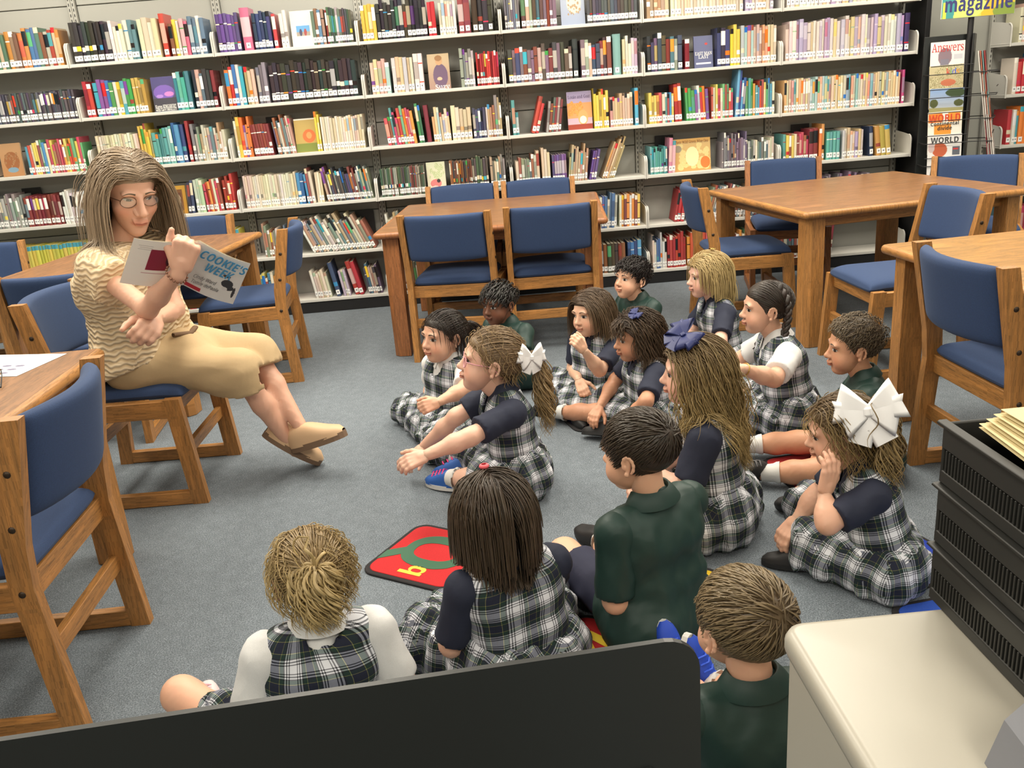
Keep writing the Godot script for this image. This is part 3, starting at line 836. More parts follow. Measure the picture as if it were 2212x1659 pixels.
# ---------------------------------------------------------------- magazine rack
func build_magazines():
	var t := thing("magazine_rack", "tall black revolving magazine rack at the end of the bookcases", "magazine rack", Vector3(2.93, 0, 0.22))
	var m := MB.new()
	m.rod(Vector3(0.03, 0, 0), Vector3(0.03, 1.95, 0), 0.018, 12)
	part("pole", m.mesh(), M.dark, t)
	m = MB.new()
	m.box(Vector3(0.03, 0.03, 0), Vector3(0.42, 0.05, 0.42), 0.01)
	part("base", m.mesh(), M.dark, t)
	var lf := Transform3D(Basis(Vector3.UP, deg_to_rad(-12)), Vector3(-0.1, 0, 0.02))
	var rf := Transform3D(Basis(Vector3.UP, deg_to_rad(58)), Vector3(0.16, 0, 0.02))
	for side in [lf, rf]:
		m = MB.new()
		m.box(Vector3(0, 0.93, -0.095), Vector3(0.27, 1.11, 0.012), 0.003)
		part("back_plate", m.mesh(), M.black, t, side)
		for k in 7:
			m = MB.new()
			for s in [-1, 1]:
				m.rod(Vector3(s * 0.125, 0.40 + k * 0.142, -0.09), Vector3(s * 0.125, 0.40 + k * 0.142, 0.06), 0.003, 6)
			m.rod(Vector3(-0.125, 0.40 + k * 0.142, 0.06), Vector3(0.125, 0.40 + k * 0.142, 0.06), 0.003, 6)
			m.rod(Vector3(-0.125, 0.45 + k * 0.142, 0.06), Vector3(0.125, 0.45 + k * 0.142, 0.06), 0.003, 6)
			part("wire_pocket", m.mesh(), M.dark, t, side)
	# covers, top to bottom
	var covers := [
		[[["grad", s8(226, 222, 220), s8(206, 204, 204)], ["ell", .42, .34, .2, .2, s8(130, 110, 120)], ["rect", .3, .4, .25, .5, s8(120, 116, 130)], ["rect", .7, .3, .25, .12, s8(190, 190, 196)]], [["Answers", 0.0, .86, .05, s8(190, 50, 50)]], "white magazine with large red title, topmost in the rack"],
		[[["grad", s8(190, 180, 140), s8(170, 150, 120)], ["spots", 60, 0, 0, 1, .9, .06, s8(130, 120, 80), s8(214, 206, 170)], ["ell", .55, .4, .22, .08, s8(190, 110, 80)]], [["k", 0.05, .84, .035, s8(200, 60, 50)], ["i", 0.14, .84, .035, s8(80, 160, 90)], ["d", 0.23, .84, .035, s8(60, 90, 200)], ["s", 0.34, .84, .035, s8(230, 150, 60)]], "leafy brown children's magazine, second from top in the rack"],
		[[["grad", s8(130, 160, 206), s8(226, 206, 170)], ["rect", 0, .45, 1, .55, s8(150, 146, 100)], ["ell", .75, .1, .3, .1, s8(60, 76, 50)], ["ell", .12, .34, .12, .1, s8(80, 86, 50)], ["ell", .85, .34, .14, .08, s8(80, 86, 50)]], [], "landscape magazine with blue sky, third from top in the rack"],
		[[["grad", s8(236, 232, 222), s8(230, 224, 210)], ["rect", .03, .04, .42, .22, s8(232, 130, 50)], ["rect", .6, .04, .37, .22, s8(232, 150, 60)], ["rect", .2, .3, .5, .3, s8(232, 150, 60)]], [["WORLD", 0.0, .84, .045, s8(206, 70, 40)], ["Continental", 0.0, .71, .022, s8(40, 40, 40)], ["divide", 0.0, .60, .022, s8(40, 40, 40)]], "orange and white news magazine, fourth from top in rack"],
		[[["grad", s8(228, 226, 224), s8(222, 220, 218)], ["ell", .35, .36, .22, .17, s8(190, 96, 66)], ["rect", .74, .3, .22, .2, s8(96, 100, 110)], ["rect", .76, .34, .16, .04, s8(200, 60, 60)], ["ell", .1, .3, .1, .12, s8(200, 180, 180)]], [["WORLD", 0.0, .86, .035, s8(60, 60, 62)]], "white news magazine with an orange ball on its cover"],
		[[["grad", s8(66, 66, 66), s8(56, 54, 54)], ["ell", .5, .5, .3, .14, s8(150, 90, 66)]], [["WORLD", 0.0, .82, .028, s8(200, 200, 200)]], "dark grey news magazine, lowest visible in the rack"]]
	for k in covers.size():
		var y: float = 1.256 - k * 0.142
		var o := thing("magazine", covers[k][2], "magazine", Vector3(2.93, 0, 0.22) + lf * Vector3(0, y - 0.07, -0.03 + k * 0.022))
		o.basis = lf.basis * Basis(Vector3.RIGHT, deg_to_rad(-6)) * Basis(Vector3(0, 0, 1), deg_to_rad([0, 1, -1, 1, 0, -7][k]))
		m = MB.new()
		m.box(Vector3(0, 0.13, -0.003), Vector3(0.205, 0.265, 0.004), 0.001)
		part("pages", m.mesh(), M.white, o)
		m = MB.new()
		m.quad(Vector3(-0.103, -0.002, 0), Vector3(0.103, -0.002, 0), Vector3(0.103, 0.264, 0), Vector3(-0.103, 0.264, 0))
		part("cover", m.mesh(), mat(Color.WHITE, 0.3, paint(64, 80, covers[k][0], 20 + k)), o)
		for q in covers[k][1]:
			letters(q[0], q[3], q[4], o, T(Vector3(q[1] * 0.2, q[2] * 0.265, 0.001)), k == 0, k > 2, "lettering", 0.19)
	# thin stacks seen edge on in the side pockets
	var cols := [[200, 190, 180], [214, 210, 204], [150, 60, 60], [180, 110, 90], [206, 200, 196], [130, 50, 56], [170, 90, 70], [120, 150, 150], [214, 208, 200]]
	for k in 6:
		for q in 4:
			var o := thing("magazine", "thin magazine edge on, %s from front, %s side pocket from bottom of rack" % [ordinal(q + 1), ["lowest", "second", "third", "fourth", "fifth", "highest"][k]], "magazine", Vector3(2.93, 0, 0.22) + rf * Vector3(-0.02, 0.42 + k * 0.142, 0.13 - q * 0.011 - k * 0.024))
			o.basis = rf.basis * Basis(Vector3.RIGHT, deg_to_rad(-9))
			m = MB.new()
			m.box(Vector3(0, 0.125, 0), Vector3(0.2, 0.25, 0.006), 0.001)
			var c: Array = cols[(k * 4 + q * 5) % cols.size()]
			part("cover", m.mesh(), mat(s8(c[0], c[1], c[2]), 0.25), o)
	# sign on the pole
	var sg := thing("rack_sign", "colourful yellow and green sign above the rack reading magazine", "sign", Vector3(2.93, 0, 0.22) + Vector3(0.05, 1.60, 0.03), deg_to_rad(-8))
	m = MB.new()
	m.box(Vector3(0, 0.1, 0), Vector3(0.44, 0.24, 0.008), 0.002)
	part("board", m.mesh(), M.white, sg)
	m = MB.new()
	m.quad(Vector3(-0.218, -0.018, 0.0045), Vector3(0.218, -0.018, 0.0045), Vector3(0.218, 0.218, 0.0045), Vector3(-0.218, 0.218, 0.0045))
	part("print", m.mesh(), mat(Color.WHITE, 0.4, paint(128, 80, [["grad", s8(120, 170, 80), s8(206, 206, 90)], ["rect", .55, .2, .45, .8, s8(226, 180, 60)], ["ell", .3, .7, .3, .35, s8(200, 220, 120)], ["ell", .08, .6, .1, .6, s8(70, 150, 150)], ["ell", .9, .9, .2, .2, s8(130, 150, 70)], ["rect", .02, .6, .05, .4, s8(236, 220, 80)]])), sg)
	letters("magazine", 0.085, s8(56, 56, 110), sg, T(Vector3(0.0, 0.06, 0.0052)), false, true, "lettering", 0.4)

# ---------------------------------------------------------------- furniture
func rrect(w: float, d: float, r: float, seg := 5) -> PackedVector2Array:
	var p := PackedVector2Array()
	r = minf(r, minf(w, d) * 0.499)
	for q in 4:
		var cx := (w * 0.5 - r) * (1 if q in [0, 3] else -1)
		var cy := (d * 0.5 - r) * (1 if q in [0, 1] else -1)
		for s in seg + 1:
			var a := PI * 0.5 * (q + float(s) / seg)
			p.append(Vector2(cx + r * cos(a), cy + r * sin(a)))
	return p

# stacked outlines: rings of [inset, y]; closed by shrinking rings at both ends
func ring_loft(m: MB, w: float, d: float, r: float, rings: Array, seg := 5, col := Color.WHITE, subdiv := 4):
	var all := []
	var q0: Array = rings[0]
	var q1: Array = rings[-1]
	var full := []
	for s in range(subdiv, 0, -1):
		full.append([q0[0], q0[1], 1.0 - float(s) / (subdiv + 0.001)])
	for q in rings: full.append([q[0], q[1], 1.0])
	for s in range(1, subdiv + 1):
		full.append([q1[0], q1[1], 1.0 - float(s) / (subdiv + 0.001)])
	var b0 := m.v.size()
	var cnt := 0
	for q in full:
		var o := rrect(w - 2 * q[0], d - 2 * q[0], maxf(r - q[0], 0.002), seg)
		cnt = o.size()
		for p in o:
			m.vert(Vector3(p.x * q[2], q[1], p.y * q[2]), Vector3.UP, Vector2(p.x * q[2], p.y * q[2] + q[1]), col)
	for k in full.size() - 1:
		for s in cnt:
			var s2 := (s + 1) % cnt
			var a := b0 + k * cnt
			var b := a + cnt
			m.i.append_array([a + s, b + s, b + s2, a + s, b + s2, a + s2])

func smooth_normals(m: MB):
	for k in m.n.size(): m.n[k] = Vector3.ZERO
	for k in range(0, m.i.size(), 3):
		var a := m.i[k]; var b := m.i[k + 1]; var c := m.i[k + 2]
		var nn := (m.v[c] - m.v[a]).cross(m.v[b] - m.v[a])
		m.n[a] += nn; m.n[b] += nn; m.n[c] += nn
	for k in m.n.size(): m.n[k] = m.n[k].normalized()

func orient_out(m: MB, centre := Vector3.ZERO):      # flip all if the normals look inward on the whole
	var s := 0.0
	for k in m.v.size(): s += m.n[k].dot(m.v[k] - centre)
	if s < 0:
		for k in m.n.size(): m.n[k] = -m.n[k]

# a flat pillow in xz, thick t_up above and t_down below y = 0
func pillow(w: float, d: float, t_up: float, t_down: float, n := 18) -> MB:
	var m := MB.new()
	for side in [1.0, -1.0]:
		var b0 := m.v.size()
		for a in n + 1:
			for b in n + 1:
				var u := sin((float(b) / n - 0.5) * PI)
				var v := sin((float(a) / n - 0.5) * PI)
				var th: float = sqrt(maxf(0.0, 1.0 - pow(absf(u), 14.0))) * sqrt(maxf(0.0, 1.0 - pow(absf(v), 12.0)))
				# round the corners a little
				var k := 1.0 - 0.03 * pow(absf(u * v), 6.0)
				m.vert(Vector3(u * w * 0.5 * k, side * th * (t_up if side > 0 else t_down), v * d * 0.5 * k), Vector3(0, side, 0), Vector2(u * w * 0.5, v * d * 0.5), Color.WHITE)
		for a in n:
			for b in n:
				var q := b0 + a * (n + 1) + b
				if side > 0: m.i.append_array([q, q + 1, q + n + 2, q, q + n + 2, q + n + 1])
				else: m.i.append_array([q, q + n + 2, q + 1, q, q + n + 1, q + n + 2])
	return m

var chair_meshes := {}

func make_chair_meshes():
	var c := chair_meshes
	var m := MB.new()
	# rear post: side profile in (z, y), turned so that the extrusion runs along x
	var turn := Basis(Vector3(0, 0, 1), Vector3(0, 1, 0), Vector3(-1, 0, 0))
	m.prism(PackedVector2Array([Vector2(-0.262, 0), Vector2(-0.208, 0), Vector2(-0.178, 0.40), Vector2(-0.184, 0.50), Vector2(-0.246, 0.80), Vector2(-0.298, 0.80), Vector2(-0.240, 0.50), Vector2(-0.232, 0.40)]), 0.032, Transform3D(turn, Vector3.ZERO), Color.WHITE, 1.0)
	c.post = m.mesh()
	m = MB.new()
	m.prism(PackedVector2Array([Vector2(0.188, 0), Vector2(0.246, 0), Vector2(0.214, 0.415), Vector2(0.156, 0.415)]), 0.032, Transform3D(turn, Vector3.ZERO))
	c.front = m.mesh()
	m = MB.new()
	m.box(Vector3(0, 0.026, -0.01), Vector3(0.031, 0.05, 0.40), 0.003)
	c.runner = m.mesh()
	m = MB.new()
	m.box(Vector3(0, 0.378, -0.01), Vector3(0.03, 0.066, 0.36), 0.003)
	c.side_rail = m.mesh()
	m = MB.new()
	m.box(Vector3(0, 0.378, 0.175), Vector3(0.44, 0.064, 0.026), 0.003)
	c.front_rail = m.mesh()
	m = MB.new()
	m.box(Vector3(0, 0.378, -0.195), Vector3(0.44, 0.064, 0.026), 0.003)
	c.rear_rail = m.mesh()
	m = MB.new()
	m.box(Vector3(0, 0.205, -0.205), Vector3(0.44, 0.05, 0.024), 0.003)
	c.stretcher = m.mesh()
	m = MB.new()
	m.box(Vector3(0, 0.20, 0.19), Vector3(0.44, 0.046, 0.024), 0.003)
	c.stretcher_front = m.mesh()
	# seat cushion and backrest
	m = pillow(0.425, 0.43, 0.03, 0.022)
	for k in m.v.size():
		var p := m.v[k]
		m.v[k] = Vector3(p.x, 0.426 + p.y + (0.008 if p.y > 0 else 0.0) * (1.0 - p.x * p.x * 20.0) - 0.10 * maxf(0, p.z - 0.14), p.z + 0.005)
	smooth_normals(m)
	c.seat = m.mesh()
	m = pillow(0.425, 0.245, 0.027, 0.027)
	for k in m.v.size():
		var p := m.v[k]
		var y := 0.674 + p.z
		m.v[k] = Vector3(p.x, y, -0.212 - (y - 0.5) * 0.185 + p.y - 0.058 * (1.0 - pow(p.x / 0.2125, 2.0)))
	smooth_normals(m); orient_out(m, Vector3(0, 0.63, -0.26))
	c.back = m.mesh()
	m = MB.new()
	m.lathe(PackedVector2Array([Vector2(0.0005, 0.004), Vector2(0.006, 0.0035), Vector2(0.0085, 0.0)]), 10, Transform3D(Basis(Vector3(0, 0, 1), -PI / 2), Vector3.ZERO))
	c.bolt = m.mesh()

func chair(at: Vector3, f: Vector2, label: String, wood: Material = null) -> Node3D:
	if chair_meshes.is_empty(): make_chair_meshes()
	var c := chair_meshes
	var t := thing("library_chair", label, "chair", at, yaw_of(f), "blue library chairs")
	var wd: Material = wood if wood else M.wood
	part("seat", c.seat, M.blue, t)
	part("backrest", c.back, M.blue, t)
	for s in [-1, 1]:
		var x: float = s * 0.228
		var p := part("rear_leg", c.post, wd, t, T(Vector3(x, 0, 0)))
		for q in [[0.68, -0.245], [0.55, -0.222], [0.39, -0.204]]:
			part("bolt", c.bolt, M.bolt, p, T(Vector3(s * 0.016, q[0], q[1]), Basis(Vector3.UP, 0.0 if s > 0 else PI)))
		part("front_leg", c.front, wd, t, T(Vector3(x, 0, 0)))
		part("runner", c.runner, wd, t, T(Vector3(x, 0, 0)))
		part("side_rail", c.side_rail, wd, t, T(Vector3(x, 0, 0)))
	part("front_rail", c.front_rail, wd, t)
	part("rear_rail", c.rear_rail, wd, t)
	part("stretcher", c.stretcher, wd, t)
	part("stretcher", c.stretcher_front, wd, t)
	return t

func chair_by_back(b: Vector2, f: Vector2, label: String, wood: Material = null):
	f = f.normalized()
	chair(Vector3(b.x + f.x * 0.28, 0, b.y + f.y * 0.28), f, label, wood)

func table(at: Vector3, yaw: float, w: float, d: float, label: String, topm: Material, wd: Material) -> Node3D:
	var t := thing("library_table", label, "table", at, yaw, "oak library tables")
	var m := MB.new()
	var rings := []
	for k in 7:
		var a := -PI / 2 + PI * k / 6.0
		rings.append([0.016 * (1.0 - cos(a)), 0.683 + 0.017 * sin(a)])
	ring_loft(m, w, d, 0.03, rings, 4)
	smooth_normals(m); orient_out(m, Vector3(0, 0.683, 0))
	part("edge_band", m.mesh(), wd, t)
	m = MB.new()
	m.box(Vector3(0, 0.6995, 0), Vector3(w - 0.045, 0.002, d - 0.045), 0.0006)
	part("tabletop", m.mesh(), topm, t)
	for sx in [-1, 1]:
		for sz in [-1, 1]:
			m = MB.new()
			var poly := PackedVector2Array([Vector2(-0.046, -0.046), Vector2(0.046, -0.046), Vector2(0.046, 0.020), Vector2(0.020, 0.046), Vector2(-0.046, 0.046)])
			if sx < 0:
				for k in poly.size(): poly[k].x = -poly[k].x
			if sz < 0:
				for k in poly.size(): poly[k].y = -poly[k].y
			var xf := Transform3D(Basis(Vector3(1, 0, 0), Vector3(0, 0, 1), Vector3(0, -1, 0)), Vector3(sx * (w * 0.5 - 0.085), 0.335, sz * (d * 0.5 - 0.085)))
			m.prism(poly, 0.665, xf, Color.WHITE, 1.0)
			for k in m.t.size(): m.t[k] = Vector2(m.v[k].x * 1.0 + m.v[k].z, m.v[k].y)
			var lg := part("leg", m.mesh(), wd, t)
			m = MB.new()
			m.box(Vector3(sx * (w * 0.5 - 0.085), 0.006, sz * (d * 0.5 - 0.085)), Vector3(0.06, 0.012, 0.06), 0.003)
			part("foot_glide", m.mesh(), M.dark, lg)
	for s in [-1, 1]:
		m = MB.new()
		m.box(Vector3(0, 0.638, s * (d * 0.5 - 0.10)), Vector3(w - 0.26, 0.056, 0.022), 0.003)
		part("apron", m.mesh(), wd, t)
		m = MB.new()
		m.box(Vector3(s * (w * 0.5 - 0.10), 0.638, 0), Vector3(0.022, 0.056, d - 0.26), 0.003)
		part("apron", m.mesh(), wd, t)
	return t

func build_furniture():
	table(Vector3(-0.145, 0, 0.765), deg_to_rad(-5.5), 1.26, 1.22, "square oak table in the middle with four blue chairs around it", M.top, M.wood_red)
	table(Vector3(1.86, 0, 1.155), deg_to_rad(8), 1.27, 1.20, "square oak table at the right in front of the magazine rack", M.top, M.wood)
	table(Vector3(1.94, 0, 3.30), deg_to_rad(4), 1.26, 1.25, "yellowish oak table at the right edge, nearest of the right tables", M.top_yellow, M.wood)
	table(Vector3(-2.07, 0, 1.36), deg_to_rad(-7), 0.96, 1.25, "oak table behind the seated woman at the left", M.top, M.wood)
	table(Vector3(-2.09, 0, 3.91), deg_to_rad(1), 1.25, 1.25, "oak table at the left edge with a paper sheet on it", M.top, M.wood)
	chair_by_back(Vector2(-0.435, 1.48), Vector2(0.17, -0.985), "blue chair at the near side of the middle table, left one", M.wood)
	chair_by_back(Vector2(0.117, 1.475), Vector2(0.027, -1), "blue chair at the near side of the middle table, right one", M.wood)
	chair_by_back(Vector2(-0.34, 0.055), Vector2(-0.06, 1), "blue chair behind the middle table by the bookcase, left one", M.wood)
	chair_by_back(Vector2(0.165, 0.10), Vector2(-0.08, 1), "blue chair behind the middle table by the bookcase, right one", M.wood)
	chair_by_back(Vector2(0.95, 1.12), Vector2(1, 0.05), "blue chair at the left end of the right far table, side on", M.wood)
	chair_by_back(Vector2(1.80, 0.14), Vector2(-0.22, 0.97), "blue chair between the right far table and the bookcase", M.wood_red)
	chair_by_back(Vector2(2.70, 0.88), Vector2(-0.44, 0.9), "blue chair in front of the magazine rack", M.wood)
	chair_by_back(Vector2(1.91, 2.12), Vector2(-1, 0.03), "blue chair turned sideways between the two right tables", M.wood)
	chair_by_back(Vector2(1.176, 3.45), Vector2(1, -0.03), "large blue chair tucked under the right near table", M.wood)
	chair(Vector3(-1.565, 0, 4.01), Vector2(-1, 0.02), "large blue chair in the left foreground at the paper table", M.wood)
	chair(Vector3(-1.60, 0, 2.75), Vector2(1, 0.02), "blue chair that the reading woman sits on", M.wood)
	chair_by_back(Vector2(-2.04, 2.34), Vector2(-0.08, -1), "blue chair behind the reading woman, back to the camera", M.wood)
	chair(Vector3(-1.525, 0, 1.36), Vector2(-1, 0.07), "blue chair seen side on right of the reading woman", M.wood)
	chair_by_back(Vector2(-1.95, 0.66), Vector2(-0.1, 1), "blue chair at the far side of the table behind the woman", M.wood)
	chair_by_back(Vector2(-2.98, 1.15), Vector2(0.25, 0.97), "blue chair at the far left edge by the yellow magazines", M.wood)
	# sheet and spectacles on the left table
	var t := thing("worksheet", "white paper sheet with purple ovals on the left table", "paper", Vector3(-1.74, 0.701, 3.40), deg_to_rad(-14))
	var m := MB.new()
	m.box(Vector3(0, 0.0006, 0), Vector3(0.28, 0.0008, 0.22), 0.0002)
	part("sheet", m.mesh(), M.white, t)
	m = MB.new()
	for a in 5:
		for b in 3:
			var el := PackedVector2Array()
			for q in 12: el.append(Vector2(cos(TAU * q / 12.0) * 0.016, sin(TAU * q / 12.0) * 0.008))
			m.prism(el, 0.0004, Transform3D(Basis(Vector3(1, 0, 0), Vector3(0, 0, -1), Vector3(0, 1, 0)), Vector3(-0.11 + a * 0.045, 0.0012, 0.01 + b * 0.035)))
	part("printed_ovals", m.mesh(), mat(s8(120, 116, 140), 0.7), t)
	t = thing("spectacles", "pair of gold and dark spectacles lying at the left edge of the table", "glasses", Vector3(-1.72, 0.702, 3.56), 0.4)
	for s in [-1, 1]:
		m = MB.new()
		var pts := PackedVector3Array()
		for q in 17:
			pts.append(Vector3(s * 0.03 + 0.024 * cos(TAU * q / 16.0), 0.019 + 0.017 * sin(TAU * q / 16.0), 0))
		var ra := PackedFloat32Array(); ra.resize(17); ra.fill(0.0015)
		m.tube(pts, ra, ra, 6)
		part("rim", m.mesh(), M.gold, t)
		m = MB.new()
		m.tube([Vector3(s * 0.055, 0.024, 0), Vector3(s * 0.06, 0.02, 0.06), Vector3(s * 0.058, 0.004, 0.13)], [0.0016, 0.0016, 0.0025], [0.0016, 0.0016, 0.0025], 6)
		part("temple", m.mesh(), M.dark, t)
	m = MB.new()
	m.tube([Vector3(-0.007, 0.024, 0), Vector3(0, 0.028, 0), Vector3(0.007, 0.024, 0)], [0.0015, 0.0015, 0.0015], [0.0015, 0.0015, 0.0015], 6)
	part("bridge", m.mesh(), M.gold, t)

# ---------------------------------------------------------------- alphabet mats
func carpet_mat(at: Vector3, yaw: float, col: Color, label: String, texts := []):
	var t := thing("alphabet_mat", label, "mat", at, yaw, "alphabet carpet mats")
	var m := MB.new()
	ring_loft(m, 0.335, 0.335, 0.05, [[0.0, 0.001], [0.0, 0.005], [0.004, 0.008]], 5)
	smooth_normals(m); orient_out(m)
	part("binding", m.mesh(), mat(s8(34, 32, 34), 0.9), t)
	m = MB.new()
	ring_loft(m, 0.305, 0.305, 0.04, [[0.0, 0.002], [0.0, 0.0085], [0.003, 0.0095]], 5)
	smooth_normals(m); orient_out(m)
	part("pile", m.mesh(), mat(col, 0.95, M.fuzz, {"uv1_triplanar": true, "uv1_scale": Vector3(14, 14, 14)}), t)
	for q in texts:
		var xf := Transform3D(Basis(Vector3(1, 0, 0), Vector3(0, 0, -1), Vector3(0, 1, 0)), Vector3(q[1], 0.0102, q[2]))
		letters(q[0], q[3], q[4], t, xf, false, true, "letter")

func build_mats():
	carpet_mat(Vector3(-0.50, 0, 3.56), deg_to_rad(-122), s8(206, 40, 44), "red carpet mat with a green letter Q on the floor", [["Q", -0.015, 0.0, 0.215, s8(44, 92, 66)], ["q", 0.105, -0.015, 0.075, s8(226, 190, 60)]])
	carpet_mat(Vector3(-0.29, 0, 3.04), deg_to_rad(30), s8(224, 150, 40), "orange carpet mat under the girl with pink glasses")
	carpet_mat(Vector3(0.20, 0, 3.97), deg_to_rad(12), s8(236, 196, 40), "yellow carpet mat under the boy in the middle")
	carpet_mat(Vector3(-0.13, 0, 4.17), deg_to_rad(25), s8(206, 40, 44), "red carpet mat with yellow letter under girl with bobbed hair", [["A", 0.09, 0.0, 0.16, s8(236, 200, 40)]])
	carpet_mat(Vector3(0.84, 0, 3.82), deg_to_rad(20), s8(30, 60, 170), "bright blue carpet mat under girl with big white bow")
	carpet_mat(Vector3(0.19, 0, 2.45), deg_to_rad(15), s8(36, 44, 120), "dark blue carpet mat under girl with straight brown hair")
	carpet_mat(Vector3(0.90, 0, 4.20), deg_to_rad(8), s8(40, 84, 190), "blue carpet mat beside the white desk")
	carpet_mat(Vector3(0.88, 0, 3.22), deg_to_rad(8), s8(180, 40, 44), "red carpet mat under the outstretched legs of a boy")

# ---------------------------------------------------------------- implicit surfaces: tapered capsules joined smoothly, meshed as surface nets
func blob(prims: Array, h: float, k: float, cuts := [], amp := 0.0, nz: FastNoiseLite = null, stretch := Vector3.ONE, carve := []) -> MB:
	var lo := Vector3(1e9, 1e9, 1e9)
	var hi := -lo
	for p in prims:
		var e := Vector3.ONE * (maxf(p[2], p[3]) + k + 2.5 * h + amp)
		lo = lo.min(p[0] - e).min(p[1] - e)
		hi = hi.max(p[0] + e).max(p[1] + e)
	var nx := int((hi.x - lo.x) / h) + 2
	var ny := int((hi.y - lo.y) / h) + 2
	var nzz := int((hi.z - lo.z) / h) + 2
	var f := PackedFloat32Array()
	f.resize(nx * ny * nzz)
	f.fill(1.0)
	var nxy := nx * ny
	for p in prims:
		var a: Vector3 = p[0]
		var b: Vector3 = p[1]
		var ra: float = p[2]
		var rd: float = p[3] - p[2]
		var e := maxf(p[2], p[3]) + k + 2.0 * h + amp
		var ab := b - a
		var inv := 1.0 / maxf(ab.length_squared(), 1e-9)
		var l := (a.min(b) - Vector3(e, e, e) - lo) / h
		var u := (a.max(b) + Vector3(e, e, e) - lo) / h
		var x0 := maxi(0, int(l.x)); var x1 := mini(nx - 1, int(u.x) + 1)
		var y0 := maxi(0, int(l.y)); var y1 := mini(ny - 1, int(u.y) + 1)
		var z0 := maxi(0, int(l.z)); var z1 := mini(nzz - 1, int(u.z) + 1)
		for z in range(z0, z1 + 1):
			for y in range(y0, y1 + 1):
				var q := Vector3(lo.x + x0 * h, lo.y + y * h, lo.z + z * h) - a
				var idx := z * nxy + y * nx + x0
				for x in range(x0, x1 + 1):
					var t := clampf(q.dot(ab) * inv, 0.0, 1.0)
					var d := (q - ab * t).length() - (ra + rd * t)
					if d < e:
						var o := f[idx]
						var g := k - absf(o - d)
						if g > 0.0:
							f[idx] = minf(o, d) - g * g / (4.0 * k)
						elif d < o:
							f[idx] = d
					q.x += h
					idx += 1
	var lim := 1.8 * h + amp
	if amp > 0.0 or cuts.size() > 0 or carve.size() > 0:
		var wide := lim + h
		for z in nzz:
			for y in ny:
				var idx := z * nxy + y * nx
				for x in nx:
					var o := f[idx]
					if o < wide:
						var q := Vector3(lo.x + x * h, lo.y + y * h, lo.z + z * h)
						if amp > 0.0 and o > -wide:
							o += nz.get_noise_3dv(q * stretch) * amp
						for c in cuts:
							if c[2] <= 0.0 or q.distance_squared_to(c[0]) < c[2] * c[2]:
								o = maxf(o, (q - c[0]).dot(c[1]))
						for c in carve:
							o = maxf(o, -capd(q, c[0], c[1], c[2], c[3]))
						f[idx] = o
					idx += 1
	# surface nets
	var m := MB.new()
	var vm := PackedInt32Array()
	vm.resize(f.size())
	vm.fill(-1)
	var off := PackedInt32Array([0, 1, nx, nx + 1, nxy, nxy + 1, nxy + nx, nxy + nx + 1])
	var ea := PackedInt32Array([0, 2, 4, 6, 0, 1, 4, 5, 0, 1, 2, 3])
	var eb := PackedInt32Array([1, 3, 5, 7, 2, 3, 6, 7, 4, 5, 6, 7])
	var cells := PackedInt32Array()
	var val := PackedFloat32Array()
	val.resize(8)
	for z in nzz - 1:
		for y in ny - 1:
			var idx := z * nxy + y * nx
			for x in nx - 1:
				var v0 := f[idx]
				if v0 < lim and v0 > -lim:
					var neg := 0
					for c in 8:
						var w := f[idx + off[c]]
						val[c] = w
						if w < 0.0: neg += 1
					if neg > 0 and neg < 8:
						var acc := Vector3.ZERO
						var cnt := 0
						for e in 12:
							var w0 := val[ea[e]]
							var w1 := val[eb[e]]
							if (w0 < 0.0) != (w1 < 0.0):
								var t := w0 / (w0 - w1)
								var ca := ea[e]
								var pa := Vector3(ca & 1, (ca >> 1) & 1, ca >> 2)
								if e < 4: pa.x = t
								elif e < 8: pa.y = t
								else: pa.z = t
								acc += pa
								cnt += 1
						vm[idx] = m.v.size()
						m.v.append(lo + (Vector3(x, y, z) + acc / cnt) * h)
						cells.append(idx)
				idx += 1
	for idx in cells:
		var s0 := f[idx] < 0.0
		for ax in 3:
			var st := 1 if ax == 0 else (nx if ax == 1 else nxy)
			if s0 != (f[idx + st] < 0.0):
				var p := nx if ax == 0 else (nxy if ax == 1 else 1)
				var q := nxy if ax == 0 else (1 if ax == 1 else nx)
				if idx - p - q < 0: continue
				var a := vm[idx]; var b := vm[idx - p]; var c := vm[idx - p - q]; var d := vm[idx - q]
				if a < 0 or b < 0 or c < 0 or d < 0: continue
				if s0:
					m.i.append(a); m.i.append(b); m.i.append(c)
					m.i.append(a); m.i.append(c); m.i.append(d)
				else:
					m.i.append(a); m.i.append(c); m.i.append(b)
					m.i.append(a); m.i.append(d); m.i.append(c)
	m.n.resize(m.v.size()); m.t.resize(m.v.size()); m.c.resize(m.v.size())
	m.c.fill(Color.WHITE)
	smooth_normals(m)
	# outward by signed volume (front faces run clockwise)
	var vol := 0.0
	for j in range(0, m.i.size(), 3):
		vol += m.v[m.i[j]].dot((m.v[m.i[j + 2]] - m.v[m.i[j]]).cross(m.v[m.i[j + 1]] - m.v[m.i[j]]))
	if vol < 0.0:
		for j in m.n.size(): m.n[j] = -m.n[j]
	return m

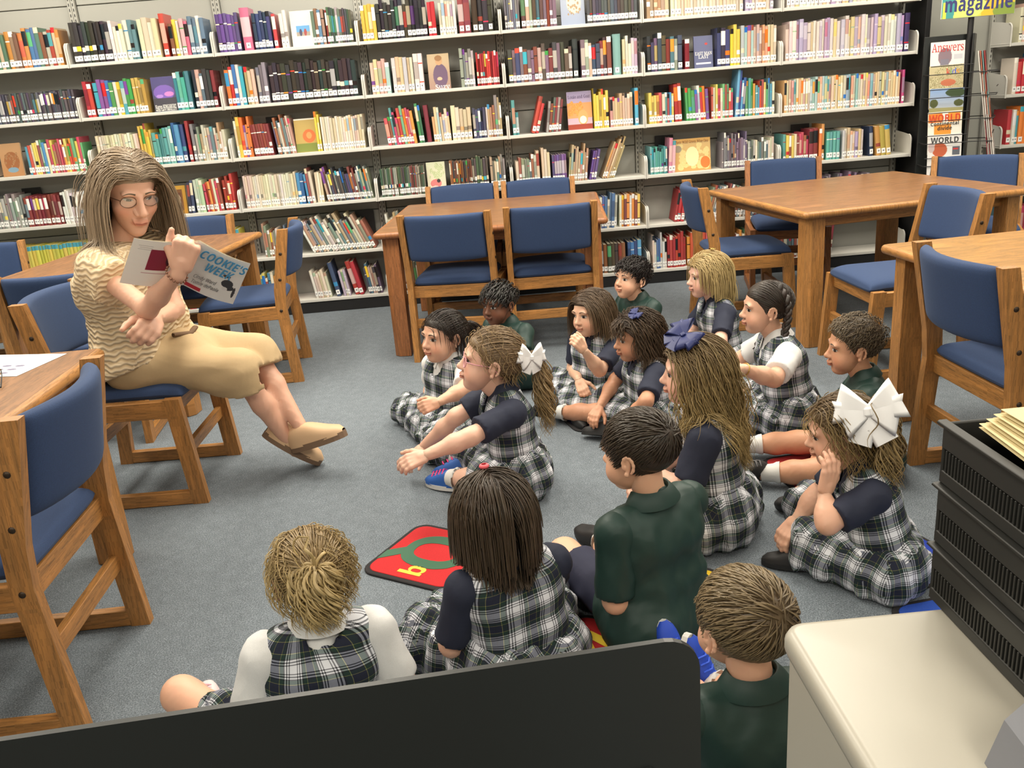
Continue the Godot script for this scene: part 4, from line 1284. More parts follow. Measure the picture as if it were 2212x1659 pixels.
# split the corners and lay a cloth pattern: mode 0 round an axis, mode 1 in planes
func cloth_uv(m: MB, o: Vector3, b: Basis, tile: float, mode: int) -> MB:
	var r := MB.new()
	for k in range(0, m.i.size(), 3):
		var q := [m.i[k], m.i[k + 1], m.i[k + 2]]
		var gn := (m.v[q[2]] - m.v[q[0]]).cross(m.v[q[1]] - m.v[q[0]])
		var ln := gn * b
		var ax := 0
		if absf(ln.y) >= absf(ln.x) * 1.2 and absf(ln.y) >= absf(ln.z): ax = 1
		elif absf(ln.z) > absf(ln.x): ax = 2
		var a0 := 0.0
		for j in 3:
			var p := (m.v[q[j]] - o) * b
			var uv: Vector2
			if mode == 0:
				var a := atan2(p.x, p.z) / TAU
				if j == 0: a0 = a
				elif a - a0 > 0.5: a -= 1.0
				elif a0 - a > 0.5: a += 1.0
				uv = Vector2(a * roundf(0.52 / tile), -p.y / tile)
			else:
				uv = (Vector2(p.z, -p.y) if ax == 0 else (Vector2(p.x, p.z) if ax == 1 else Vector2(p.x, -p.y))) / tile
			r.vert(m.v[q[j]], m.n[q[j]], uv, Color.WHITE)
		r.tri(k, k + 1, k + 2)
	return r

# ---------------------------------------------------------------- heads
func ell(p: Vector3, c: Vector3, r: Vector3) -> float:
	var q := p - c
	var k0 := (q / r).length()
	var k1 := (q / (r * r)).length()
	return k0 * (k0 - 1.0) / maxf(k1, 1e-6)

func smin(a: float, b: float, k: float) -> float:
	var g := maxf(k - absf(a - b), 0.0)
	return minf(a, b) - g * g / (4.0 * k)

func capd(p: Vector3, a: Vector3, b: Vector3, ra: float, rb: float) -> float:
	var ab := b - a
	var t := clampf((p - a).dot(ab) / ab.length_squared(), 0.0, 1.0)
	return (p - a - ab * t).length() - lerpf(ra, rb, t)

func head_f(p: Vector3, adult: bool) -> float:
	p.x = absf(p.x)
	var d: float
	if adult:
		d = smin(ell(p, Vector3(0, .034, -.014), Vector3(.069, .070, .088)), ell(p, Vector3(0, -.040, .028), Vector3(.052, .068, .048)), .03)
		d = smin(d, ell(p, Vector3(0, -.096, .050), Vector3(.022, .018, .022)), .022)
		d = smin(d, ell(p, Vector3(.036, -.030, .044), Vector3(.022, .020, .022)), .02)
		d = smin(d, ell(p, Vector3(.026, .017, .070), Vector3(.022, .007, .009)), .012)
		d = -smin(-d, ell(p, Vector3(.029, .001, .088), Vector3(.018, .011, .016)), .010)
		d = smin(d, capd(p, Vector3(0, .008, .076), Vector3(0, -.030, .096), .0065, .0095), .010)
		d = smin(d, ell(p, Vector3(0, -.032, .095), Vector3(.010, .009, .010)), .006)
		d = smin(d, ell(p, Vector3(.012, -.036, .084), Vector3(.007, .006, .009)), .006)
		d = smin(d, ell(p, Vector3(0, -.0615, .079), Vector3(.022, .0036, .007)), .005)
		d = smin(d, ell(p, Vector3(0, -.0695, .077), Vector3(.018, .0042, .007)), .005)
		d = -smin(-d, capd(p, Vector3(0, -.0655, .089), Vector3(.018, -.0655, .080), .0028, .0018), .003)
	else:
		d = smin(ell(p, Vector3(0, .030, -.012), Vector3(.071, .072, .086)), ell(p, Vector3(0, -.028, .028), Vector3(.056, .062, .046)), .03)
		d = smin(d, ell(p, Vector3(0, -.076, .046), Vector3(.022, .016, .020)), .020)
		d = smin(d, ell(p, Vector3(.034, -.038, .042), Vector3(.026, .026, .024)), .02)
		d = smin(d, ell(p, Vector3(.026, .018, .068), Vector3(.022, .007, .008)), .012)
		d = -smin(-d, ell(p, Vector3(.029, .001, .088), Vector3(.019, .012, .017)), .010)
		d = smin(d, capd(p, Vector3(0, .002, .072), Vector3(0, -.023, .084), .006, .009), .010)
		d = smin(d, ell(p, Vector3(0, -.0255, .0855), Vector3(.0095, .0085, .0095)), .006)
		d = smin(d, ell(p, Vector3(.0095, -.0285, .077), Vector3(.0065, .0055, .008)), .006)
		d = smin(d, ell(p, Vector3(0, -.0475, .0775), Vector3(.018, .0042, .008)), .005)
		d = smin(d, ell(p, Vector3(0, -.0560, .0755), Vector3(.015, .0048, .008)), .005)
		d = -smin(-d, capd(p, Vector3(0, -.0518, .0875), Vector3(.015, -.0515, .078), .0026, .0016), .003)
	return d

const HN := 84
const HP := 96
var HEADS := {}

func warp(u: float) -> float:
	return TAU * u - 0.62 * sin(TAU * u)

func head_template(adult: bool) -> Dictionary:
	if HEADS.has(adult): return HEADS[adult]
	var m := MB.new()
	var tab := PackedFloat32Array()
	for a in HN + 1:
		var th := PI * a / HN
		for b in HP:
			var ph := warp(float(b) / HP)
			var dir := Vector3(sin(th) * sin(ph), cos(th), sin(th) * cos(ph))
			var r := 0.14
			if b <= HP / 2:
				for it in 14:
					var d := head_f(dir * r, adult)
					r -= d * 0.8
					if absf(d) < 0.00008: break
			else:
				r = tab[a * HP + HP - b]
			tab.append(r)
			var p := dir * r
			var col := Color.WHITE
			var ax := absf(p.x)
			if p.z > 0.03:
				var ym := -.0655 if adult else -.0517
				var dy := (p.y - ym) / (0.0098 if adult else .0094)
				var dx := ax / (0.024 if adult else .019)
				var q := dx * dx + dy * dy
				if q < 1.4: col = col.lerp(Color(.86, .60, .58), smoothstep(1.3, 0.7, q) * 0.8)
				if absf(p.y - ym) < 0.0019 and ax < 0.017: col = Color(.50, .27, .26)
				var ch := Vector2(ax - .040, p.y + .034).length() / 0.024
				col = col * Color(1, 1, 1).lerp(Color(1.0, .86, .84), smoothstep(1.2, 0.1, ch))
				var ns := Vector3(ax - .0055, p.y - (-.042 if adult else -.0335), 0).length()
				if ns < 0.0035 and p.z > 0.07: col = col * Color(.55, .42, .40)
			m.vert(p, Vector3.ZERO, Vector2.ZERO, col)
	for a in HN:
		for b in HP:
			var b2 := (b + 1) % HP
			var q := a * HP
			m.i.append_array([q + b, q + HP + b, q + HP + b2, q + b, q + HP + b2, q + b2])
	smooth_normals(m); orient_out(m)
	# a table for quick look-up, even in angle
	var inv := PackedFloat32Array()
	for k in 256:
		var want := TAU * k / 256.0
		var u := float(k) / 256.0
		for it in 12: u -= (warp(u) - want) / (TAU - 0.62 * TAU * cos(TAU * u) + 0.3)
		inv.append(clampf(u, 0.0, 0.99999) * HP)
	inv.append(HP)
	# ears
	var ear := MB.new()
	var pr := []
	for k in 9:
		var a0 := deg_to_rad(-60 + k * 32.0)
		var a1 := deg_to_rad(-60 + (k + 1) * 32.0)
		var e := func(a): return Vector3(0.0095 + 0.004 * cos(a), 0.021 * sin(a) + 0.002, -0.013 * cos(a))
		if k < 8: pr.append([e.call(a0), e.call(a1), 0.0034, 0.0034])
	pr.append([Vector3(0.003, 0.014, -0.002), Vector3(0.004, -0.012, 0.002), 0.008, 0.006])
	pr.append([Vector3(0.008, -0.02, 0.005), Vector3(0.007, -0.022, 0.004), 0.006, 0.005])
	pr.append([Vector3(0.008, -0.002, 0.009), Vector3(0.007, -0.008, 0.010), 0.0035, 0.003])
	ear = blob(pr, 0.0028, 0.004)
	var bas := Basis(Vector3.UP, deg_to_rad(18))
	for s in [false, true]:
		m.add(ear, Transform3D(bas, Vector3(0.066 if not adult else .064, -0.004, -0.006)) if not s else Transform3D(bas.inverse(), Vector3(-0.066 if not adult else -.064, -0.004, -0.006)), s)
	HEADS[adult] = {"mesh": m, "tab": tab, "inv": inv}
	return HEADS[adult]

func head_r(dir: Vector3, adult: bool) -> float:
	var H: Dictionary = HEADS[adult]
	var th := acos(clampf(dir.y, -1, 1)) / PI * HN
	var ph := atan2(dir.x, dir.z)
	if ph < 0: ph += TAU
	var iv: PackedFloat32Array = H.inv
	var k := ph / TAU * 256.0
	var b := lerpf(iv[int(k)], iv[mini(int(k) + 1, 256)], k - int(k))
	var a0 := mini(int(th), HN - 1)
	var b0 := int(b) % HP
	var b1 := (b0 + 1) % HP
	var tb: PackedFloat32Array = H.tab
	var fb := b - int(b)
	var fa := th - a0
	return lerpf(lerpf(tb[a0 * HP + b0], tb[a0 * HP + b1], fb), lerpf(tb[(a0 + 1) * HP + b0], tb[(a0 + 1) * HP + b1], fb), fa)

func surf_z(x: float, y: float, adult: bool) -> float:
	var z := 0.12
	for it in 18:
		var d := head_f(Vector3(x, y, z), adult)
		z -= d * 0.85
		if absf(d) < 0.0001: break
	return z

# eyes, lashes and brows in head space: [eyes, brows]
func face_features(adult: bool, open: float, look: Vector2, iris: Color, brow: Color) -> Array:
	var eyes := MB.new()
	var hair := MB.new()
	var hw := 0.0125 if adult else 0.0132
	for s in [-1.0, 1.0]:
		var cx: float = s * (0.0295 if adult else 0.0290)
		var cy := 0.0005
		var rows := 14
		var cols := 26
		var b0 := eyes.v.size()
		var up := PackedVector3Array()
		for a in rows + 1:
			for b in cols + 1:
				var u := -1.0 + 2.0 * b / cols
				var v := float(a) / rows
				var w := 1.0 - u * u
				var tilt: float = 0.0008 * u * s
				var yu := cy + (0.0064 * open) * pow(w, 0.7) + tilt
				var yl := cy - (0.0048 * (0.35 + 0.65 * open)) * pow(w, 0.85) + tilt
				var x := cx + u * hw
				var y := lerpf(yl, yu, v)
				var z := surf_z(x, y, adult) + 0.0006 + 0.0030 * w * (1.0 - pow(2.0 * v - 1.0, 2.0) * 0.6)
				var col := Color(0.62, 0.60, 0.58)
				var dd := Vector2(x - cx - look.x, y - cy - 0.0006 - look.y).length()
				if dd < 0.0066: col = iris
				if dd < 0.0034: col = Color(0.01, 0.01, 0.01)
				eyes.vert(Vector3(x, y, z), Vector3(0, 0, 1), Vector2(), col)
				if a == rows: up.append(Vector3(x, y + 0.0004, z + 0.0004))
		for a in rows:
			for b in cols:
				var q := b0 + a * (cols + 1) + b
				eyes.i.append_array([q, q + cols + 1, q + cols + 2, q, q + cols + 2, q + 1])
		var rw := PackedFloat32Array(); var rt := PackedFloat32Array()
		for k in up.size():
			var w := 1.0 - pow(2.0 * k / (up.size() - 1) - 1.0, 2.0)
			rw.append(0.0004 + 0.0007 * w); rt.append(0.0004 + 0.0006 * w)
		hair.tube(up, rw, rt, 5, Color(.02, .014, .01), Color(.02, .014, .01))
		var pts := PackedVector3Array()
		rw = PackedFloat32Array(); rt = PackedFloat32Array()
		for k in 9:
			var t := k / 8.0
			var x: float = s * lerpf(0.0135, 0.046, t)
			var y := 0.0185 + 0.0045 * sin(t * 2.4) - 0.004 * t * t
			pts.append(Vector3(x, y, surf_z(x, y, adult) + 0.0002))
			rw.append(0.0024 * (1.0 - 0.75 * t * t)); rt.append(0.0009)
		hair.tube(pts, rw, rt, 6, brow, brow, Vector3(0, 0, 1))
	smooth_normals(eyes); orient_out(eyes, Vector3(0, 0, -1.0))
	return [eyes, hair]

# ---------------------------------------------------------------- hands (right hand: fingers +z, palm -y, thumb +x)
var HANDS := {}

func hand_template(pose: String) -> MB:
	if HANDS.has(pose): return HANDS[pose]
	var curl: Array = {"relaxed": [22, 28, 20], "flat": [6, 8, 6], "cheek": [14, 22, 14], "fist": [72, 88, 55], "clasp": [38, 52, 30], "grip": [58, 78, 45]}[pose]
	var pr := []
	for k in 4:                        # palm
		var x := 0.019 - k * 0.0127
		pr.append([Vector3(x * 0.62, 0, 0.004), Vector3(x, 0, 0.050 - absf(k - 1.2) * 0.002), 0.0115, 0.0088])
	pr.append([Vector3(0, 0, -0.016), Vector3(0, 0, 0.012), 0.0155, 0.0145])
	var fl := [0.046, 0.052, 0.048, 0.038]
	for k in 4:
		var x := 0.0195 - k * 0.0130
		var p := Vector3(x, 0.001, 0.050 - absf(k - 1.2) * 0.002)
		var spread := deg_to_rad((1.5 - k) * (5.0 if pose in ["flat", "cheek"] else 1.5))
		var ang := 0.0
		var r := 0.0072 if k < 3 else 0.0064
		for j in 3:
			ang += deg_to_rad(curl[j] * (1.0 + 0.06 * k))
			var l: float = fl[k] * [0.46, 0.30, 0.26][j]
			var d := Vector3(sin(spread) * cos(ang), -sin(ang), cos(ang) * cos(spread))
			pr.append([p, p + d * l, r, r * 0.92])
			p += d * l
			r *= 0.92
	# thumb from the side of the palm near its base
	var tp := Vector3(0.017, -0.003, 0.012)
	var tds := [Vector3(0.75, -0.35, 0.62), Vector3(0.45, -0.30, 0.85), Vector3(0.25, -0.28, 0.92)]
	if pose == "fist" or pose == "grip": tds = [Vector3(0.62, -0.30, 0.72), Vector3(0.10, -0.25, 0.95), Vector3(0.05, 0.10, 1.0)]
	if pose == "clasp": tds = [Vector3(0.6, -0.5, 0.6), Vector3(0.2, -0.5, 0.8), Vector3(0.0, -0.4, 0.9)]
	for j in 3:
		var l: float = [0.026, 0.020, 0.016][j]
		var r: float = [0.0105, 0.0080, 0.0068][j]
		var d: Vector3 = tds[j].normalized()
		pr.append([tp, tp + d * l, r, r * 0.86])
		tp += d * l
	HANDS[pose] = blob(pr, 0.0032, 0.0042)
	return HANDS[pose]

# ---------------------------------------------------------------- hair
const LINE_PHI := [0.0, 28.0, 50.0, 68.0, 80.0, 92.0, 104.0, 118.0, 145.0, 180.0]
const LINE_EL := [35.0, 34.0, 28.0, 14.0, -8.0, 10.0, 4.0, -24.0, -36.0, -38.0]

func hair_mask(d: Vector3, raise := 0.0) -> float:
	var ph := absf(rad_to_deg(atan2(d.x, d.z)))
	var e := rad_to_deg(asin(clampf(d.y, -1, 1)))
	var k := 0
	while k < 8 and ph > LINE_PHI[k + 1]: k += 1
	var t: float = clampf((ph - LINE_PHI[k]) / (LINE_PHI[k + 1] - LINE_PHI[k]), 0, 1)
	return e - lerpf(LINE_EL[k], LINE_EL[k + 1], t) - raise

# a solid cap of hair on the skull
func hair_cap(m: MB, adult: bool, thick: float, col: Color, raise := 0.0, bump := 0.0, jitter := 0.1, back_only := false):
	var nz := FastNoiseLite.new()
	nz.seed = 5
	nz.frequency = 30.0
	var A := 48
	var B := 72
	var b0 := m.v.size()
	var keep := PackedFloat32Array()
	for a in A + 1:
		var th := PI * a / A
		for b in B:
			var ph := TAU * b / B
			var d := Vector3(sin(th) * sin(ph), cos(th), sin(th) * cos(ph))
			var k := hair_mask(d, raise)
			if back_only and d.z > 0.25: k -= (d.z - 0.25) * 200.0
			keep.append(k)
			var tk := thick * smoothstep(-2.0, 14.0, k) - 0.0015 + 0.0015 * smoothstep(-4.0, 0.0, k)
			if k > 4.0: tk += bump * nz.get_noise_3dv(d)
			var c := col * (1.0 + jitter * nz.get_noise_3dv(d * 2.0 + Vector3(3, 0, 0)))
			m.vert(d * (head_r(d, adult) + tk), Vector3.ZERO, Vector2(), c)
	for a in A:
		for b in B:
			var b2 := (b + 1) % B
			var q := a * B
			if maxf(maxf(keep[q + b], keep[q + b2]), maxf(keep[q + B + b], keep[q + B + b2])) > -3.0:
				m.i.append_array([b0 + q + b, b0 + q + B + b, b0 + q + B + b2, b0 + q + b, b0 + q + B + b2, b0 + q + b2])

func scalp_dirs(n: int, raise := 0.0) -> PackedVector3Array:
	var out := PackedVector3Array()
	var total := int(n * 2.1)
	for k in total:
		var y := 1.0 - 2.0 * (k + 0.5) / total
		var a := k * 2.399963
		var r := sqrt(1.0 - y * y)
		var d := Vector3(r * sin(a), y, r * cos(a))
		if hair_mask(d, raise) > 0.5: out.append(d)
	return out

func lock(m: MB, pts: PackedVector3Array, w: float, t: float, c1: Color, c2: Color, hint: Vector3, blunt := false):
	var n := pts.size()
	var rw := PackedFloat32Array()
	var rt := PackedFloat32Array()
	for k in n:
		var s := float(k) / (n - 1)
		var q := 1.0
		if s < 0.15: q = 0.5 + s / 0.3
		if not blunt and s > 0.6: q = 1.0 - 0.85 * (s - 0.6) / 0.4
		elif s > 0.85: q = minf(q, 1.0 - 0.5 * (s - 0.85) / 0.15)
		rw.append(w * q); rt.append(t * q)
	m.tube(pts, rw, rt, 3 if w < 0.003 else 5, c1, c2, hint)

func shade(c: Color, r: RandomNumberGenerator, amount: float) -> Color:
	var k := 1.0 + r.randf_range(-amount, amount)
	return Color(c.r * k, c.g * k, c.b * k)

# hanging hair: grav in head space, body = capsules in head space to stay out of
func hair_down(m: MB, adult: bool, o: Dictionary, grav: Vector3, body: Array, r: RandomNumberGenerator):
	var np: int = o.get("pts", 12)
	var c1: Color = o.col
	var c2: Color = o.get("tip", o.col)
	var part_x: float = o.get("part", 0.0)
	var back: float = o.get("back", 0.5)
	var side_k: float = o.get("side", 0.9)
	for d in scalp_dirs(int(o.n * 2.55), o.get("raise", 0.0)):
		var len: float = o.len * r.randf_range(0.88, 1.06)
		var fringe: bool = o.get("fringe", 0.0) > 0.0 and d.z > 0.55 and absf(d.x) < 0.55
		if fringe: len = o.fringe * r.randf_range(0.85, 1.1)
		var comb := Vector3(signf(d.x - part_x) * side_k * lerpf(0.12, 1.0, smoothstep(-0.45, 0.35, d.z)), -0.25, -back)
		if fringe: comb = Vector3(d.x * 0.8 + 0.15, -0.4, 0.8)
		var step := len / (np - 1)
		var off: float = r.randf_range(0.003, o.get("vol", 0.012))
		var p := d * (head_r(d, adult) + 0.002)
		var v := (comb - d * comb.dot(d)).normalized()
		var pre := (d - v * 0.16).normalized()
		var pts := PackedVector3Array([pre * (head_r(pre, adult) + off * 0.7), d * (head_r(d, adult) + off)])
		p = pts[1]
		for k in np - 2:
			p += v * step
			var dir := p.normalized()
			var rr := head_r(dir, adult) + off
			if p.length() < rr:
				p = dir * rr
			for b in body:
				var ab: Vector3 = b[1] - b[0]
				var t := clampf((p - b[0]).dot(ab) / maxf(ab.length_squared(), 1e-6), 0, 1)
				var q: Vector3 = b[0] + ab * t
				var rad: float = lerpf(b[2], b[3], t) + 0.004 + off * 0.5
				var dv := p - q
				if dv.length() < rad: p = q + dv.normalized() * rad
			pts.append(p)
			v = (v * 0.62 + grav * (0.42 if k > 0 else 0.2)).normalized()
			if p.length() < rr * 1.03:
				var inw := v.dot(dir)
				if inw < 0.0: v = (v - dir * inw).normalized()
		wave(pts, o, r)
		var cc := shade(c1, r, o.get("var", 0.22))
		lock(m, pts, 0.40 * o.get("w", 0.0045) * r.randf_range(0.7, 1.3), o.get("t", 0.0012), cc, shade(c2, r, o.get("var", 0.22)), d, o.get("blunt", false))

func wave(pts: PackedVector3Array, o: Dictionary, r: RandomNumberGenerator):
	var amp: float = o.get("wave", 0.0)
	if amp <= 0.0: return
	var fq: float = o.get("freq", 60.0) * r.randf_range(0.8, 1.2)
	var ph := r.randf() * TAU
	var s := 0.0
	var n := pts.size()
	var start: float = o.get("wstart", 0.15)
	var base := pts.duplicate()
	for k in range(1, n):
		s += base[k].distance_to(base[k - 1])
		var d := (base[mini(k + 1, n - 1)] - base[k - 1]).normalized()
		var a := d.cross(Vector3(0.3, 0.1, 0.9)).normalized()
		var b := d.cross(a)
		var q := amp * smoothstep(start, start + 0.35, float(k) / n)
		pts[k] = base[k] + (a * sin(s * fq + ph) + b * cos(s * fq + ph)) * q

# combed over the skull towards a tie
func hair_pulled(m: MB, adult: bool, o: Dictionary, r: RandomNumberGenerator):
	var tie: Vector3 = o.tie.normalized()
	for d in scalp_dirs(int(o.n * 1.9), o.get("raise", 0.0)):
		if o.has("zone") and d.dot(o.zone.normalized()) < o.zone_cos: continue
		var pts := PackedVector3Array()
		var off: float = r.randf_range(0.002, o.get("vol", 0.006))
		var ang := d.angle_to(tie)
		if ang < 0.06: continue
		for k in 9:
			var t := k / 8.0
			var q := d.slerp(tie, t)
			pts.append(q * (head_r(q, adult) + 0.0015 + off * sin(PI * minf(t * 1.2, 1.0)) + 0.010 * smoothstep(0.75, 1.0, t)))
		wave(pts, {"wave": o.get("wave", 0.0), "freq": 40.0}, r)
		lock(m, pts, 0.55 * o.get("w", 0.0042) * r.randf_range(0.7, 1.2), 0.0012, shade(o.col, r, o.get("var", 0.2)), shade(o.col, r, o.get("var", 0.2)), d)

# a tail of locks leaving a point
func hair_tail(m: MB, from: Vector3, out_dir: Vector3, o: Dictionary, grav: Vector3, body: Array, r: RandomNumberGenerator):
	for k in int(o.n * 2.1):
		var j := Vector3(r.randf_range(-1, 1), r.randf_range(-1, 1), r.randf_range(-1, 1))
		var p: Vector3 = from + j * o.get("rad", 0.008) * 0.6
		var v: Vector3 = (out_dir + j * o.get("spread", 0.35)).normalized()
		var np: int = o.get("pts", 12)
		var step: float = o.len * r.randf_range(0.65, 1.05) / (np - 1)
		var pts := PackedVector3Array([p])
		for q in np - 1:
			p += v * step
			for b in body:
				var ab: Vector3 = b[1] - b[0]
				var t := clampf((p - b[0]).dot(ab) / maxf(ab.length_squared(), 1e-6), 0, 1)
				var cpt: Vector3 = b[0] + ab * t
				var dv := p - cpt
				var rad: float = lerpf(b[2], b[3], t) + 0.004
				if dv.length() < rad: p = cpt + dv.normalized() * rad
			pts.append(p)
			v = (v * 0.72 + grav * 0.32).normalized()
		wave(pts, o, r)
		lock(m, pts, 0.55 * o.get("w", 0.0042) * r.randf_range(0.7, 1.3), 0.0014, shade(o.col, r, 0.25), shade(o.get("tip", o.col), r, 0.25), Vector3(j.x, 0.2, j.z))

# short cropped hair lying from a whorl
func hair_short(m: MB, adult: bool, o: Dictionary, r: RandomNumberGenerator):
	var whorl: Vector3 = o.get("whorl", Vector3(0.15, 0.75, -0.65)).normalized()
	for d in scalp_dirs(int(o.n * 1.9), o.get("raise", 0.0)):
		var c := d - whorl
		var comb: Vector3 = c + o.get("lay", Vector3(0.2, -0.1, 0.5))
		comb += Vector3(r.randf_range(-1, 1), r.randf_range(-1, 1), r.randf_range(-1, 1)) * o.get("mess", 0.15)
		var v := (comb - d * comb.dot(d)).normalized()
		var up: float = o.get("lift", 0.25)
		var top := smoothstep(-0.1, 0.7, d.y)
		var len: float = lerpf(o.get("side_len", 0.018), o.len, top) * r.randf_range(0.8, 1.2)
		var p: Vector3 = d * (head_r(d, adult) + o.get("base", 0.004) * top)
		var pts := PackedVector3Array()
		for k in 6:
			var t := k / 5.0
			var q: Vector3 = p + v * len * t
			var dq := q.normalized()
			pts.append(dq * (head_r(dq, adult) + 0.001 + (o.get("base", 0.004) + len * up * sin(t * 2.2)) * (0.35 + 0.65 * top)))
		wave(pts, {"wave": o.get("wave", 0.0), "freq": o.get("freq", 160.0), "wstart": 0.0}, r)
		var cc := shade(o.col, r, o.get("var", 0.25))
		lock(m, pts, 0.6 * o.get("w", 0.0034), 0.0011, cc, shade(o.get("tip", o.col), r, 0.2), d)

func braid(m: MB, path: PackedVector3Array, rad: float, c: Color, r: RandomNumberGenerator, turns := 6.0):
	var cv := Curve3D.new()
	for p in path: cv.add_point(p)
	var L := cv.get_baked_length()
	for s in 3:
		var pts := PackedVector3Array()
		var rw := PackedFloat32Array()
		var n := 40
		for k in n:
			var t := float(k) / (n - 1)
			var p := cv.sample_baked(t * L)
			var q := cv.sample_baked(minf(t * L + 0.004, L))
			var d := (q - p).normalized() if q.distance_to(p) > 1e-5 else (p - cv.sample_baked(t * L - 0.004)).normalized()
			var a := d.cross(Vector3(0.2, 0.15, 1)).normalized()
			var b := d.cross(a)
			var ph := t * turns * TAU * 0.5 + s * TAU / 3.0
			var tp := 1.0 - 0.35 * t
			pts.append(p + (a * sin(ph) * 1.1 + b * sin(2.0 * ph) * 0.5) * rad * 0.75 * tp)
			rw.append(rad * 0.62 * tp * (1.0 if k < n - 3 else 0.4))
		var cc := shade(c, r, 0.18)
		m.tube(pts, rw, rw, 7, cc, cc)

# ribbon bow: loops and tails; lies in the local xy plane, front +z
func bow(size: float) -> MB:
	var m := MB.new()
	var w := size * 0.36
	for s in [-1.0, 1.0]:
		for layer in 2:
			var pts := PackedVector3Array()
			var rw := PackedFloat32Array()
			var rt := PackedFloat32Array()
			var tilt: float = (0.38 if layer == 0 else -0.30)
			for k in 13:
				var a := PI * 2.0 * k / 12.0
				var x: float = s * size * 0.5 * (1.0 - cos(a)) * (0.5 if layer == 0 else 0.46)
				var z := size * 0.13 * sin(a) * (1.0 - cos(a)) * 0.5 + size * 0.05
				pts.append(Vector3(x, x * s * tilt + 0.04 * size * layer, z))
				rw.append(w * (0.28 + 0.72 * (1.0 - cos(a)) * 0.5)); rt.append(size * 0.006)
			m.tube(pts, rw, rt, 8, Color.WHITE, Color.WHITE, Vector3(0, 0, 1))
		var tp := PackedVector3Array([Vector3(0, 0, size * 0.05), Vector3(s * size * 0.10, -size * 0.24, size * 0.07), Vector3(s * size * 0.22, -size * 0.52, size * 0.04)])
		m.tube(tp, [w * 0.25, w * 0.5, w * 0.55], [size * 0.006, size * 0.006, size * 0.006], 8, Color.WHITE, Color.WHITE, Vector3(0, 0, 1))
	m.box(Vector3(0, 0, size * 0.07), Vector3(size * 0.15, size * 0.16, size * 0.13), size * 0.04)
	return m

# ---------------------------------------------------------------- people
var cloth_noise := FastNoiseLite.new()

func basis_from(z: Vector3, yhint: Vector3) -> Basis:
	z = z.normalized()
	var x := yhint.cross(z)
	if x.length() < 0.02: x = Vector3(1, 0.1, 0.2).cross(z)
	x = x.normalized()
	return Basis(x, z.cross(x), z)

func shoe(parent: Node, ankle: Vector3, toe: Vector3, knee: Vector3, s: float, o: Dictionary):
	var b := basis_from(toe - ankle, (knee - ankle).normalized() * 0.45 + Vector3(0, 0.8, 0))
	var xf := Transform3D(b.scaled_local(Vector3(s, s, s)), ankle - b.y * 0.052 * s - b.z * 0.012 * s)
	# keep the whole shoe above the carpet
	var low := 1e9
	for c in [Vector3(-.03, 0, -.04), Vector3(.03, 0, -.04), Vector3(-.03, 0, .12), Vector3(.03, 0, .12), Vector3(.03, .05, .02), Vector3(-.03, .05, .02)]:
		low = minf(low, (xf * c).y)
	if low < 0.002: xf.origin.y += 0.002 - low
	var stations := 13
	var sole := MB.new()
	var poly := PackedVector2Array()
	for k in 24:
		var a := TAU * k / 24.0
		var z := 0.040 + 0.084 * cos(a)
		var w := 0.031 * sin(a) * (0.92 + 0.18 * clampf((z - 0.02) / 0.1, -1, 1))
		poly.append(Vector2(w, z))
	sole.prism(poly, 0.016, xf * Transform3D(Basis(Vector3(1, 0, 0), Vector3(0, 0, 1), Vector3(0, -1, 0)), Vector3(0, 0.008, 0)))
	var up := MB.new()
	var rows := []
	for k in stations:
		var t := float(k) / (stations - 1)
		var z := lerpf(-0.042, 0.121, t)
		var q := (z - 0.040) / 0.0835
		var hw := 0.0300 * sqrt(maxf(0.0, 1.0 - pow(absf(q), 2.6))) * (0.92 + 0.16 * clampf((z - 0.02) / 0.1, -1, 1))
		var ht: float = 0.052 if z < 0.015 else lerpf(0.052, 0.026, smoothstep(0.015, 0.10, z))
		ht *= pow(maxf(0.0, 1.0 - pow(absf(q), 5.0)), 0.5)
		var row := []
		for j in 11:
			var a := PI * j / 10.0
			var ca := cos(a)
			var sa := sin(a)
			row.append(xf * Vector3(hw * signf(ca) * pow(absf(ca), 0.7), 0.012 + ht * pow(sa, 0.75), z))
		rows.append(row)
	up.grid(rows, Color.WHITE)
	smooth_normals(up); orient_out(up, xf * Vector3(0, 0.02, 0.04))
	var sh := part("shoe", up.mesh(), o.upper, parent)
	part("sole", sole.mesh(), o.sole, sh)
	if o.has("lace"):
		var l := MB.new()
		for k in 4:
			var z := 0.030 + k * 0.016
			var y := 0.016 + lerpf(0.052, 0.030, smoothstep(0.015, 0.10, z))
			l.tube([xf * Vector3(-0.017, y - 0.010, z), xf * Vector3(0, y + 0.001, z + 0.003), xf * Vector3(0.017, y - 0.010, z)], [0.003, 0.003, 0.003], [0.0016, 0.0016, 0.0016], 6)
		part("laces", l.mesh(), o.lace, sh)

func collar(parent: Node, neck: Vector3, up: Vector3, fwd: Vector3, s: float, m: Material, r0 := 0.040):
	var b := basis_from(fwd, up)
	var mb := MB.new()
	var prof := [[r0 - 0.004, 0.010], [r0 - 0.002, 0.034], [r0 + 0.002, 0.038], [r0 + 0.014, 0.022], [r0 + 0.024, 0.004], [r0 + 0.021, 0.002], [r0 + 0.006, 0.014]]
	var rows := []
	for q in prof:
		var row := []
		for k in 33:
			var a := deg_to_rad(lerpf(10, 350, k / 32.0))
			var front := maxf(0.0, cos(a))
			var y: float = q[1] - 0.028 * front * front - (0.012 * front if q[0] > r0 + 0.01 else 0.0)
			row.append(neck + b * (Vector3(sin(a) * q[0] * 1.08, y, cos(a) * q[0] * 0.95 + 0.004) * s))
		rows.append(row)
	rows.append(rows[0])
	mb.grid(rows)
	smooth_normals(mb)
	part("collar", mb.mesh(), m, parent)

